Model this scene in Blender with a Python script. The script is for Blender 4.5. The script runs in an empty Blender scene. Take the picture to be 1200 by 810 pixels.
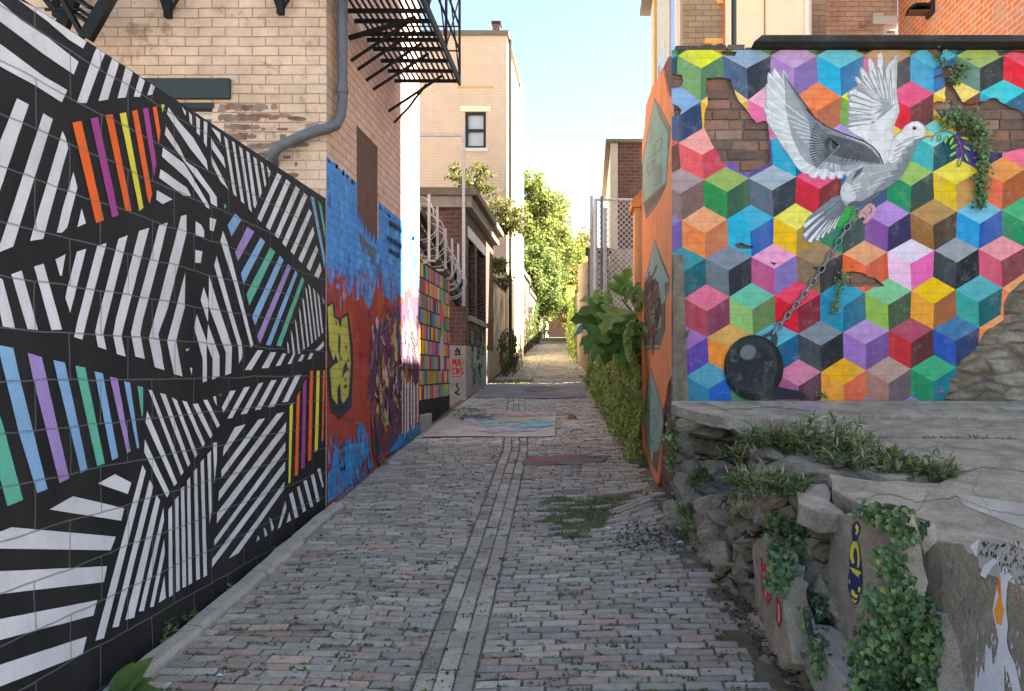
import bpy, bmesh, math, random
from mathutils import Vector, Matrix, noise
from mathutils.bvhtree import BVHTree
random.seed(7)
rnd = random.random
uni = random.uniform
C = bpy.context.scene.collection
SC = bpy.context.scene

# ------------------------------------------------------------------ camera, sky, sun, exposure
EYE = 1.77
F = 900.0
cam_d = bpy.data.cameras.new("camera")
cam_d.sensor_width = 36.0
cam_d.lens = 27.0
cam_d.shift_x = -0.075
cam_d.shift_y = 0.0258
cam_d.clip_start = 0.05
cam_d.clip_end = 3000
cam = bpy.data.objects.new("camera", cam_d)
C.objects.link(cam)
cam.location = (0, 0, EYE)
cam.rotation_euler = (math.radians(90), 0, 0)
SC.camera = cam

SUN_EL = math.radians(45)
SUN_AZ = math.radians(80)          # clockwise from +Y : to the right and a little ahead
sd = Vector((math.sin(SUN_AZ) * math.cos(SUN_EL), math.cos(SUN_AZ) * math.cos(SUN_EL), math.sin(SUN_EL)))
W = bpy.data.worlds.new("World")
SC.world = W
W.use_nodes = True
nt = W.node_tree
bg = nt.nodes["Background"]
sky = nt.nodes.new("ShaderNodeTexSky")
sky.sky_type = 'NISHITA'
sky.sun_disc = False
sky.sun_elevation = SUN_EL
sky.sun_rotation = SUN_AZ
sky.air_density = 1.0
sky.dust_density = 0.6
sky.ozone_density = 1.0
nt.links.new(sky.outputs[0], bg.inputs[0])
bg.inputs[1].default_value = 0.05
sun_d = bpy.data.lights.new("sun", 'SUN')
sun_d.energy = 5.0
sun_d.angle = math.radians(0.5)
sun_d.color = (1.0, 0.94, 0.84)
sun = bpy.data.objects.new("sun", sun_d)
C.objects.link(sun)
sun.location = (20, 10, 30)
sun.rotation_euler = sd.to_track_quat('Z', 'Y').to_euler()
SC.view_settings.view_transform = 'Standard'
SC.view_settings.look = 'None'
SC.view_settings.gamma = 1.0
SC.view_settings.use_curve_mapping = False
SC.view_settings.exposure = 3.18
SC.view_settings.use_white_balance = True
SC.view_settings.white_balance_temperature = 7200
SC.view_settings.white_balance_tint = 10
SC.cycles.diffuse_bounces = 8

# ------------------------------------------------------------------ helpers
def P(px, py, d):
    return Vector(((px - 690.0) * d / F, d, EYE + (436.0 - py) * d / F))
LX = -2.15
def L(px, py, off=0.0):
    d = LX * F / (px - 690.0)
    v = P(px, py, d)
    v.x += off
    return v
MD = 5.7
def R(px, py, off=0.0):
    v = P(px, py, MD)
    v.y -= off
    return v
def lin(c, k=1.0):
    out = []
    for v in c:
        v = v / 255.0
        v = v / 12.92 if v <= 0.04045 else ((v + 0.055) / 1.055) ** 2.4
        out.append(min(0.85, v * k))
    return tuple(out)
PK = 1.14
def sc(r, g, b):
    return lin((r, g, b), PK)

def wloc(o):
    v = Vector((0, 0, 0))
    while o is not None:
        v += o.location
        o = o.parent
    return v
def props(o, label=None, cat=None, group=None, kind=None):
    if label: o["label"] = label
    if cat: o["category"] = cat
    if group: o["group"] = group
    if kind: o["kind"] = kind
    return o
def thing(name, label, cat, loc=(0, 0, 0), group=None):
    o = bpy.data.objects.new(name, None)
    C.objects.link(o)
    o.location = loc
    o.empty_display_size = 0.1
    return props(o, label, cat, group)
def copy_thing(src, loc, label=None, rotz=0.0, scale=1.0):
    r = src.copy(); C.objects.link(r)
    r.location = loc
    r.rotation_euler = (0, 0, rotz)
    r.scale = (scale, scale, scale)
    if label: r["label"] = label
    for ch in src.children:
        c = ch.copy(); C.objects.link(c); c.parent = r
        for g in ch.children:
            k = g.copy(); C.objects.link(k); k.parent = c
    return r

class MB:
    def __init__(self):
        self.v = []; self.f = []; self.c = []; self.cur = (1, 1, 1); self.mi = []; self.m = 0
    def col(self, c):
        self.cur = c; return self
    def face(self, pts, c=None):
        n = len(self.v)
        self.v.extend([tuple(p) for p in pts])
        self.f.append(tuple(range(n, n + len(pts))))
        self.c.append(c or self.cur); self.mi.append(self.m)
    def raw(self, vs, fs, c=None):
        n = len(self.v)
        self.v.extend([tuple(p) for p in vs])
        for f in fs:
            self.f.append(tuple(i + n for i in f)); self.c.append(c or self.cur); self.mi.append(self.m)
    def hexa(self, b, t, c=None):            # b, t : 4 bottom and 4 top points (ccw seen from above)
        self.raw(list(b) + list(t), [(3, 2, 1, 0), (4, 5, 6, 7), (0, 1, 5, 4), (1, 2, 6, 5), (2, 3, 7, 6), (3, 0, 4, 7)], c)
    def box(self, x0, x1, y0, y1, z0, z1, c=None):
        self.hexa([(x0, y0, z0), (x1, y0, z0), (x1, y1, z0), (x0, y1, z0)],
                  [(x0, y0, z1), (x1, y0, z1), (x1, y1, z1), (x0, y1, z1)], c)
    def tube(self, pts, r, n=8, c=None, closed=False):
        pts = [Vector(p) for p in pts]
        m = len(pts)
        rs = r if isinstance(r, (list, tuple)) else [r] * m
        base = len(self.v)
        prev = None
        for i in range(m):
            if closed: t = pts[(i + 1) % m] - pts[i - 1]
            else: t = pts[min(i + 1, m - 1)] - pts[max(i - 1, 0)]
            if t.length < 1e-9: t = Vector((0, 0, 1))
            t.normalize()
            if prev is None:
                a = Vector((0, 0, 1)) if abs(t.z) < 0.9 else Vector((1, 0, 0))
            else: a = prev
            u = (a - t * a.dot(t))
            if u.length < 1e-6: u = t.orthogonal()
            u.normalize(); prev = u
            w = t.cross(u)
            for k in range(n):
                an = 2 * math.pi * k / n
                self.v.append(tuple(pts[i] + (u * math.cos(an) + w * math.sin(an)) * rs[i]))
        segs = m if closed else m - 1
        for i in range(segs):
            j = (i + 1) % m
            for k in range(n):
                k2 = (k + 1) % n
                self.f.append((base + i * n + k, base + i * n + k2, base + j * n + k2, base + j * n + k))
                self.c.append(c or self.cur); self.mi.append(self.m)
        if not closed:
            self.f.append(tuple(base + k for k in range(n))[::-1]); self.c.append(c or self.cur); self.mi.append(self.m)
            self.f.append(tuple(base + (m - 1) * n + k for k in range(n))); self.c.append(c or self.cur); self.mi.append(self.m)
    def bar(self, a, b, w, h, c=None):        # rectangular bar from a to b
        a = Vector(a); b = Vector(b)
        t = (b - a).normalized()
        up = Vector((0, 0, 1)) if abs(t.z) < 0.95 else Vector((0, 1, 0))
        s = t.cross(up).normalized(); u = s.cross(t).normalized()
        q = [(-1, -1), (1, -1), (1, 1), (-1, 1)]
        A = [a + s * (i * w / 2) + u * (j * h / 2) for i, j in q]
        B = [b + s * (i * w / 2) + u * (j * h / 2) for i, j in q]
        self.raw(A + B, [(0, 1, 2, 3), (7, 6, 5, 4), (0, 4, 5, 1), (1, 5, 6, 2), (2, 6, 7, 3), (3, 7, 4, 0)], c)
    def leaf(self, p, d, n, ln, wd, c=None, fold=0.25):
        d = d.normalized()
        s = d.cross(n)
        if s.length < 1e-6: s = d.orthogonal()
        s.normalize(); n = s.cross(d)
        a = p; b = p + d * (ln * .45) + s * (wd / 2) + n * (wd * fold); t = p + d * ln; e = p + d * (ln * .45) - s * (wd / 2) + n * (wd * fold)
        k = len(self.v)
        self.v.extend([tuple(a), tuple(b), tuple(t), tuple(e)])
        self.f.append((k, k + 1, k + 2)); self.f.append((k, k + 2, k + 3))
        self.c.append(c or self.cur); self.c.append(c or self.cur); self.mi.extend([self.m, self.m])
    def build(self, name, mats, parent=None, smooth=False, loc=None, bevel=0.0):
        if not isinstance(mats, (list, tuple)): mats = [mats]
        o0 = wloc(parent) if parent is not None else Vector(loc or (0, 0, 0))
        me = bpy.data.meshes.new(name)
        me.from_pydata([(x - o0.x, y - o0.y, z - o0.z) for x, y, z in self.v], [], self.f)
        ca = me.color_attributes.new("Col", 'FLOAT_COLOR', 'CORNER')
        buf = []
        for f, c in zip(self.f, self.c):
            buf.extend(((c[0], c[1], c[2], 1.0)) * len(f))
        ca.data.foreach_set("color", buf)
        for m in mats: me.materials.append(m)
        if len(mats) > 1: me.polygons.foreach_set("material_index", self.mi)
        if smooth: me.polygons.foreach_set("use_smooth", [True] * len(me.polygons))
        me.validate(); me.update()
        o = bpy.data.objects.new(name, me)
        C.objects.link(o)
        if parent is not None: o.parent = parent
        else: o.location = o0
        if bevel > 0:
            bv = o.modifiers.new("bevel", 'BEVEL'); bv.width = bevel; bv.segments = 2; bv.limit_method = 'ANGLE'
        return o

# ------------------------------------------------------------------ materials
def mk(name, col=(.5, .5, .5), rough=.85, attr=False, axes='yz', brick=None, mortar=(.3, .3, .3), col2=None, bstr=.5,
       var=.15, vscale=6.0, stain=None, stains=2.0, stainamt=.5, bump=.15, bscale=60.0, bdist=.02, metal=0.0, streak=False, fine=0.0,
       stain2=None, stain2s=8.0, stain2amt=.3, transl=0.0, spec=.3, mfade=1.0):
    m = bpy.data.materials.new(name); m.use_nodes = True
    t = m.node_tree; N = t.nodes; K = t.links
    bs = N["Principled BSDF"]
    bs.inputs["Roughness"].default_value = rough
    bs.inputs["Metallic"].default_value = metal
    bs.inputs["Specular IOR Level"].default_value = spec
    geo = N.new("ShaderNodeNewGeometry")
    sep = N.new("ShaderNodeSeparateXYZ"); K.new(geo.outputs["Position"], sep.inputs[0])
    cmb = N.new("ShaderNodeCombineXYZ")
    K.new(sep.outputs[axes[0].upper()], cmb.inputs[0]); K.new(sep.outputs[axes[1].upper()], cmb.inputs[1])
    def mix(a, b, f, mode='MIX'):
        x = N.new("ShaderNodeMix"); x.data_type = 'RGBA'; x.blend_type = mode
        for s, val in ((6, a), (7, b)):
            if isinstance(val, tuple): x.inputs[s].default_value = (*val[:3], 1)
            else: K.new(val, x.inputs[s])
        if isinstance(f, (int, float)): x.inputs[0].default_value = f
        else: K.new(f, x.inputs[0])
        return x.outputs[2]
    def noi(scale, detail=4, rough_=.6, stretch=None):
        n = N.new("ShaderNodeTexNoise"); n.inputs["Scale"].default_value = scale
        n.inputs["Detail"].default_value = detail; n.inputs["Roughness"].default_value = rough_
        if stretch:
            mp = N.new("ShaderNodeMapping"); mp.inputs["Scale"].default_value = stretch
            K.new(geo.outputs["Position"], mp.inputs[0]); K.new(mp.outputs[0], n.inputs["Vector"])
        else: K.new(geo.outputs["Position"], n.inputs["Vector"])
        return n.outputs["Fac"]
    def ramp(f, lo, hi, a=0.0, b=1.0):
        r = N.new("ShaderNodeMapRange"); r.inputs[1].default_value = lo; r.inputs[2].default_value = hi
        r.inputs[3].default_value = a; r.inputs[4].default_value = b
        K.new(f, r.inputs[0]); return r.outputs[0]
    if attr:
        at = N.new("ShaderNodeAttribute"); at.attribute_name = "Col"; base = at.outputs["Color"]
    else: base = tuple(col)
    hsock = None
    if brick:
        bw, bh, bm = brick
        bt = N.new("ShaderNodeTexBrick")
        bt.inputs["Scale"].default_value = 1.0
        bt.inputs["Brick Width"].default_value = bw; bt.inputs["Row Height"].default_value = bh
        bt.inputs["Mortar Size"].default_value = bm; bt.inputs["Mortar Smooth"].default_value = .3
        bt.inputs["Color1"].default_value = (*col, 1); bt.inputs["Color2"].default_value = (*(col2 or col), 1)
        bt.inputs["Mortar"].default_value = (*mortar, 1)
        # wobble the courses a little
        wn = N.new("ShaderNodeTexNoise"); wn.inputs["Scale"].default_value = 3.0; K.new(geo.outputs["Position"], wn.inputs["Vector"])
        va = N.new("ShaderNodeVectorMath"); va.operation = 'MULTIPLY_ADD'
        va.inputs[1].default_value = (bh * .18,) * 3; K.new(wn.outputs["Color"], va.inputs[0]); K.new(cmb.outputs[0], va.inputs[2])
        K.new(va.outputs[0], bt.inputs["Vector"])
        if attr:
            base = mix(base, mortar, ramp(bt.outputs["Fac"], 0, 1, 0, mfade))
        else: base = bt.outputs["Color"]
        inv = N.new("ShaderNodeMath"); inv.operation = 'SUBTRACT'; inv.inputs[0].default_value = 1.0
        K.new(bt.outputs["Fac"], inv.inputs[1]); hsock = inv.outputs[0]
    if var > 0:
        n1 = noi(vscale, 5, .65)
        g = ramp(n1, .25, .75, 1 - var * 1.4, 1 + var)
        cg = N.new("ShaderNodeCombineColor")
        for i in range(3): K.new(g, cg.inputs[i])
        base = mix(base, cg.outputs[0], 1.0, 'MULTIPLY')
    if fine > 0:
        n1 = noi(180, 2, .6)
        g = ramp(n1, .3, .7, 1 - fine, 1 + fine)
        cg = N.new("ShaderNodeCombineColor")
        for i in range(3): K.new(g, cg.inputs[i])
        base = mix(base, cg.outputs[0], 1.0, 'MULTIPLY')
    if stain:
        n2 = noi(stains, 6, .7, (1, 1, .22) if streak else None)
        base = mix(base, tuple(stain), ramp(n2, .48, .72, 0, stainamt))
    if stain2:
        n3 = noi(stain2s, 8, .75)
        base = mix(base, tuple(stain2), ramp(n3, .55, .66, 0, stain2amt))
    if isinstance(base, tuple): bs.inputs["Base Color"].default_value = (*base[:3], 1)
    else: K.new(base, bs.inputs["Base Color"])
    last = None
    if hsock is not None:
        b1 = N.new("ShaderNodeBump"); b1.inputs["Strength"].default_value = bstr; b1.inputs["Distance"].default_value = .012
        K.new(hsock, b1.inputs["Height"]); last = b1.outputs[0]
    if bump > 0:
        b2 = N.new("ShaderNodeBump"); b2.inputs["Strength"].default_value = bump; b2.inputs["Distance"].default_value = bdist
        K.new(noi(bscale, 6, .65), b2.inputs["Height"])
        if last is not None: K.new(last, b2.inputs["Normal"])
        last = b2.outputs[0]
    if last is not None: K.new(last, bs.inputs["Normal"])
    if transl > 0:
        tr = N.new("ShaderNodeBsdfTranslucent")
        if isinstance(base, tuple): tr.inputs[0].default_value = (*base[:3], 1)
        else: K.new(base, tr.inputs[0])
        ms = N.new("ShaderNodeMixShader"); ms.inputs[0].default_value = transl
        K.new(bs.outputs[0], ms.inputs[1]); K.new(tr.outputs[0], ms.inputs[2])
        K.new(ms.outputs[0], N["Material Output"].inputs[0])
    return m

MT = {}
MT['block'] = mk('painted_block', attr=True, axes='yz', brick=(.4, .195, .004), mortar=(.17, .18, .19), mfade=.6, bstr=.9, var=.14, vscale=3, fine=.08, bump=.28, bscale=110, rough=.7, stain=(.09, .085, .075), stains=1.6, stainamt=.22, streak=True)
MT['side_paint'] = mk('painted_side_brick', attr=True, axes='yz', brick=(.21, .075, .006), mortar=(.05, .05, .06), mfade=.25, bstr=.5, var=.2, vscale=7, fine=.12, bump=.25, bscale=70, stain=(.12, .12, .14), stains=3.5, stainamt=.25, streak=True)
MT['mural'] = mk('mural_paint', attr=True, axes='xz', brick=(.21, .076, .005), mortar=(.05, .05, .05), mfade=.14, bstr=.35, var=.17, vscale=14, fine=.10, bump=.3, bscale=45, rough=.8, stain=(.30, .285, .265), stains=2.6, stainamt=.34, streak=True, stain2=(.5, .49, .46), stain2s=11, stain2amt=.16)
MT['orange_plaster'] = mk('orange_plaster', attr=True, axes='yz', var=.12, vscale=6, fine=.12, bump=.4, bscale=40, stain=(.2, .12, .08), stains=3, stainamt=.3, streak=True)
MT['tan_brick'] = mk('tan_painted_brick', col=sc(198, 170, 148), col2=sc(187, 159, 139), axes='xz', brick=(.22, .078, .005), mortar=sc(150, 119, 100), bstr=.8, var=.2, vscale=5, fine=.12, bump=.2, bscale=50, stain=sc(206, 182, 164), stains=1.6, stainamt=.55, stain2=sc(126, 98, 80), stain2s=4.5, stain2amt=.75)
MT['pink_brick'] = mk('pinkish_painted_brick', col=sc(206, 180, 168), col2=sc(196, 168, 156), axes='yz', brick=(.22, .078, .006), mortar=sc(166, 132, 118), bstr=.7, var=.10, vscale=4, fine=.08, bump=.2, bscale=50, stain=sc(175, 128, 112), stains=1.6, stainamt=.5, stain2=sc(112, 84, 70), stain2s=4, stain2amt=.4)
MT['cream_brick'] = mk('cream_brick', col=sc(216, 188, 162), col2=sc(211, 182, 156), axes='xz', brick=(.22, .078, .006), mortar=sc(200, 171, 147), bstr=.2, var=.06, vscale=2, bump=.1, stain=sc(205, 170, 125), stains=1.0, stainamt=.3)
MT['cream_side'] = mk('cream_side', col=sc(235, 215, 180), axes='yz', brick=(.22, .078, .006), mortar=sc(205, 185, 150), bstr=.3, var=.06, vscale=2, bump=.1)
MT['old_brick'] = mk('old_exposed_brick', attr=True, axes='xz', var=.25, vscale=18, fine=.2, bump=.7, bscale=35, rough=.9, stain=(.10, .085, .08), stains=9, stainamt=.45)
MT['mortar'] = mk('old_mortar', col=(.16, .14, .125), var=.2, vscale=12, bump=.6, bscale=40)
MT['brick_side'] = mk('red_brick_side', col=(.19, .085, .06), col2=(.13, .06, .05), axes='yz', brick=(.21, .076, .010), mortar=(.16, .14, .125), bstr=.8, var=.25, vscale=9, bump=.3)
MT['brick_front'] = mk('red_brick_front', col=(.20, .085, .06), col2=(.13, .06, .05), axes='xz', brick=(.21, .076, .010), mortar=(.18, .155, .14), bstr=.8, var=.22, vscale=9, bump=.3)
MT['orange_brick'] = mk('orange_painted_brick', col=(.74, .23, .09), col2=(.64, .19, .075), axes='yz', brick=(.22, .080, .010), mortar=(.70, .52, .40), bstr=.6, var=.16, vscale=5, bump=.2, stain=(.5, .38, .28), stains=2.1, stainamt=.7)
MT['grey_brick'] = mk('grey_tan_brick', col=sc(150, 134, 112), col2=sc(138, 122, 102), axes='xz', brick=(.22, .080, .008), mortar=sc(120, 105, 88), bstr=.5, var=.08, vscale=4, bump=.1)
MT['clap'] = mk('weathered_siding', col=sc(200, 192, 178), axes='zy', brick=(.12, 40.0, .008), mortar=sc(140, 132, 120), bstr=.4, var=.08, vscale=3, bump=.1)
MT['stucco'] = mk('cream_stucco', col=sc(238, 220, 190), var=.05, vscale=3, bump=.15, stain=sc(215, 190, 150), stains=1.2, stainamt=.3, streak=True)
MT['conc'] = mk('weathered_concrete', col=(.47, .40, .32), var=.30, vscale=7, fine=.3, bump=1.0, bscale=38, bdist=.035, rough=.95, stain=(.22, .185, .145), stains=3.2, stainamt=.75, stain2=(.44, .41, .36), stain2s=9, stain2amt=.45)
MT['conc_l'] = mk('pale_concrete', col=(.42, .39, .345), var=.26, vscale=8, fine=.28, bump=.9, bscale=60, rough=.92, stain=(.2, .18, .15), stains=4, stainamt=.6)
MT['stone'] = mk('rubble_stone', attr=True, var=.34, vscale=9, fine=.3, bump=1.0, bscale=24, bdist=.03, rough=.95, stain=(.15, .12, .09), stains=6, stainamt=.55, stain2=(.33, .31, .27), stain2s=11, stain2amt=.4)
MT['earth'] = mk('dark_earth', col=(.13, .11, .085), var=.4, vscale=14, bump=1.0, bscale=40, rough=.97)
MT['soil'] = mk('joint_soil', col=(.17, .14, .10), var=.35, vscale=9, fine=.3, bump=.7, bscale=80, rough=.97, stain=(.085, .105, .035), stains=5, stainamt=.85)
MT['paver'] = mk('street_brick', attr=True, var=.16, vscale=24, fine=.18, bump=.5, bscale=55, rough=.78, stain=(.30, .27, .24), stains=1.4, stainamt=.25, stain2=(.09, .085, .08), stain2s=7, stain2amt=.35, spec=.35)
MT['slab'] = mk('street_slab', attr=True, var=.2, vscale=5, fine=.15, bump=.4, bscale=60, stain=(.2, .18, .15), stains=4, stainamt=.4)
MT['metal_black'] = mk('black_painted_steel', col=(.012, .012, .012), rough=.6, var=.3, vscale=20, bump=.1, spec=.2)
MT['pipe'] = mk('painted_downspout', col=sc(92, 96, 104), rough=.6, var=.18, vscale=12, bump=.12, stain=sc(70, 62, 58), stains=7, stainamt=.5)
MT['galv'] = mk('galvanized_steel', col=(.62, .61, .59), rough=.55, metal=.1, var=.2, vscale=20, bump=.05)
MT['white_metal'] = mk('white_painted_steel', col=(.62, .6, .56), rough=.6, var=.15, vscale=18, bump=.05, stain=(.3, .18, .1), stains=9, stainamt=.4)
MT['wood'] = mk('weathered_wood', col=(.20, .165, .13), axes='xz', var=.35, vscale=10, bump=.6, bscale=25, rough=.95, stain=(.07, .06, .055), stains=14, stainamt=.7, streak=True)
MT['board'] = mk('brown_board', col=sc(98, 74, 64), var=.12, vscale=6, bump=.2, stain=sc(78, 60, 55), stains=10, stainamt=.6, streak=True)
MT['cornice'] = mk('weathered_cornice', col=sc(120, 108, 96), var=.15, vscale=6, bump=.2)
MT['lintel_green'] = mk('slate_green_paint', col=sc(54, 62, 63), var=.12, vscale=8, bump=.15)
MT['white'] = mk('white_trim', col=(.72, .71, .68), var=.06, vscale=8, bump=.05, rough=.6)
MT['yellow_trim'] = mk('yellow_trim', col=(.72, .45, .14), var=.08, vscale=6, bump=.05)
MT['red_pipe'] = mk('red_downpipe', col=(.42, .10, .10), var=.1, vscale=6, bump=.05, rough=.6)
MT['dark_trim'] = mk('dark_trim', col=(.03, .03, .032), rough=.6, var=.1, bump=.05)
MT['glass'] = mk('window_glass', col=(.10, .12, .13), rough=.08, var=0, bump=0, spec=.8)
MT['blind'] = mk('window_blind', col=(.55, .56, .55), rough=.25, var=.06, vscale=3, bump=0, spec=.6)
MT['leaf'] = mk('leaves', attr=True, rough=.55, var=.18, vscale=12, bump=0, transl=.45, spec=.35)
MT['leaf_dark'] = mk('ivy_leaves', attr=True, rough=.5, var=.18, vscale=25, bump=0, transl=.15, spec=.4)
MT['bark'] = mk('bark', col=(.085, .07, .058), var=.3, vscale=14, bump=.8, bscale=30)
MT['paint'] = mk('flat_paint', attr=True, var=.08, vscale=12, fine=.08, bump=.25, bscale=70)
MT['coping'] = mk('dark_coping', col=(.035, .033, .032), var=.3, vscale=8, bump=.5, bscale=30, stain=(.11, .1, .09), stains=5, stainamt=.5)
MT['ground'] = mk('ground_dirt', col=(.27, .245, .205), var=.3, vscale=2, bump=.4, bscale=10)
MT['roof'] = mk('dark_roof', col=(.09, .085, .08), var=.2, vscale=4, bump=.2)

def pal(cs, j=.12):
    c = random.choice(cs)
    k = 1 + uni(-j, j)
    return tuple(max(0, v * k) for v in c)
# ------------------------------------------------------------------ ground
PROF = [(-60, -3.0), (-20, -1.6), (0, 0), (9.7, 1.02), (13.3, 1.29), (17.3, 1.62), (21.5, 2.03), (29.8, 2.80), (40, 3.55), (55, 4.27), (75, 4.8), (120, 5.4), (2000, 8)]
def prof(d):
    for (a, za), (b, zb) in zip(PROF, PROF[1:]):
        if d <= b: return za + (zb - za) * (d - a) / (b - a)
    return PROF[-1][1]
def prof_s(d):
    return (prof(d - 1.2) + 2 * prof(d) + prof(d + 1.2)) / 4 if d > 8 else prof(d)
def sst(a, b, x):
    t = max(0, min(1, (x - a) / (b - a))); return t * t * (3 - 2 * t)
def zg(x, d):
    z = prof_s(d)
    z += .10 * math.exp(-((d - 6.0) / .95) ** 2) * sst(.05, .62, x)
    z += .012 * noise.noise(Vector((x * .9, d * .9, 3.3))) + .006 * noise.noise(Vector((x * 2.5, d * 2.5, 9)))
    z -= .02 * math.exp(-((x + .75) / .5) ** 2)
    return z
RE = [(-6, 1.0), (1.5, 1.1), (2.6, 1.0), (3.4, .88), (4.45, .82), (5.2, .74), (5.7, .64), (6.6, .62), (8, .56), (9.7, .34), (12, .24), (15.4, .16), (19.5, .05), (22, -.32), (30, -.33), (45, -.9), (60, -1.0), (90, -1.0)]
def redge(d):
    for (a, xa), (b, xb) in zip(RE, RE[1:]):
        if d <= b: return xa + (xb - xa) * (d - a) / (b - a)
    return RE[-1][1]
LE = [(-6, -2.15), (30, -2.15), (45, -2.45), (90, -3.2)]
def ledge(d):
    for (a, xa), (b, xb) in zip(LE, LE[1:]):
        if d <= b: return xa + (xb - xa) * (d - a) / (b - a)
    return LE[-1][1]
def ground_hit(px, py):
    lo, hi = 1.0, 90.0
    d = lo
    while d < hi:
        x = (px - 690) * d / F; z = EYE + (436 - py) * d / F
        if z <= zg(x, d): break
        d += .03
    return d

g = MB()
ys = [-60, -30, -15, -8] + [i * 1.5 for i in range(-4, 60)] + [100, 130, 200, 400, 900, 1900]
xs = [-900, -300, -100, -40, -20, -10, -6, -4, -2.6, -1.6, -.6, .4, 1.4, 2.4, 4, 8, 16, 40, 100, 300, 900]
for i in range(len(ys)):
    for x in xs:
        g.v.append((x, ys[i], prof_s(ys[i]) - .09 + (0 if abs(x) < 4 else -.1)))
nx = len(xs)
for i in range(len(ys) - 1):
    for k in range(nx - 1):
        g.f.append((i * nx + k, i * nx + k + 1, (i + 1) * nx + k + 1, (i + 1) * nx + k)); g.c.append((1, 1, 1)); g.mi.append(0)
props(g.build("ground", MT['ground']), kind="structure")

# soil bed between the walls
g = MB()
yy = -4.0; rows = []
while yy < 92:
    x0 = ledge(yy) - .1; x1 = redge(yy) + .15
    rows.append([(x0 + (x1 - x0) * k / 14, yy) for k in range(15)])
    yy += .16 if yy < 14 else .6
for r in rows:
    for x, y in r: g.v.append((x, y, zg(x, y) - .014 + .006 * noise.noise(Vector((x * 9, y * 9, 0)))))
for i in range(len(rows) - 1):
    for k in range(14):
        g.f.append((i * 15 + k, i * 15 + k + 1, (i + 1) * 15 + k + 1, (i + 1) * 15 + k)); g.c.append((1, 1, 1)); g.mi.append(0)
props(g.build("road", MT['soil'], smooth=True), kind="structure")

# painted slabs and patches (image outline -> on the road)
def gq(pts): 
    out = []
    for px, py in pts:
        d = ground_hit(px, py); out.append(((px - 690) * d / F, d))
    return out
def inpoly(x, y, poly):
    c = False; n = len(poly)
    for i in range(n):
        x1, y1 = poly[i]; x2, y2 = poly[i - 1]
        if (y1 > y) != (y2 > y) and x < (x2 - x1) * (y - y1) / (y2 - y1) + x1: c = not c
    return c
SLAB1 = gq([(494, 513), (650, 512), (652, 484), (531, 483)])
SLAB2 = gq([(556, 467), (684, 466), (688, 452), (573, 451)])
PATCH = gq([(613, 545), (630, 546.5), (652, 544.5), (672, 546), (692, 543.5), (706, 541.5), (711, 538), (709, 534.5), (690, 535.5), (668, 533.5), (646, 535.5), (628, 536), (615, 539), (611, 542)])
GRASS = gq([(632, 583), (668, 581), (700, 584), (745, 575), (752, 580), (728, 600), (700, 622), (672, 632), (645, 622), (640, 600)])

# paving bricks, one mesh
pv = MB()
cols = [(.265, .26, .245), (.235, .23, .22), (.30, .293, .275), (.27, .256, .236), (.21, .207, .20), (.33, .318, .295), (.285, .277, .26)]
reds = [(.30, .235, .21), (.275, .22, .20), (.34, .275, .245)]
def brick(cx, cy, lx, ly, ang, h, tilt, c):
    c = (c[0] * 1.2, c[1] * 1.12, c[2] * 1.0)
    ca, sa = math.cos(ang), math.sin(ang)
    def w(u, v, dz):
        x = cx + u * ca - v * sa; y = cy + u * sa + v * ca
        return (x, y, zg(x, y) + h + dz + tilt[0] * u + tilt[1] * v)
    bx, by = lx / 2, ly / 2
    r = .006
    j = [(uni(-.003, .003), uni(-.003, .003)) for _ in range(4)]
    q = [(-1, -1), (1, -1), (1, 1), (-1, 1)]
    b = [w(sx * bx + j[i][0], sy * by + j[i][1], -.03) for i, (sx, sy) in enumerate(q)]
    m = [w(sx * bx + j[i][0], sy * by + j[i][1], -.007) for i, (sx, sy) in enumerate(q)]
    t = [w(sx * (bx - r) + j[i][0], sy * (by - r) + j[i][1], 0) for i, (sx, sy) in enumerate(q)]
    pv.raw(b + m + t, [(0, 1, 5, 4), (1, 2, 6, 5), (2, 3, 7, 6), (3, 0, 4, 7), (4, 5, 9, 8), (5, 6, 10, 9), (6, 7, 11, 10), (7, 4, 8, 11), (8, 9, 10, 11)], c)
STR = [(-6, -.30), (2.6, -.57), (3.4, -.66), (6.2, -.745), (8.7, -.83), (14, -1.32), (22, -1.55), (40, -1.7), (90, -2.0)]
def strip(d):
    for (a, xa), (b, xb) in zip(STR, STR[1:]):
        if d <= b: return xa + (xb - xa) * (d - a) / (b - a)
    return -1.5
SW = .145
y = 1.6; row = 0
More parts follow.
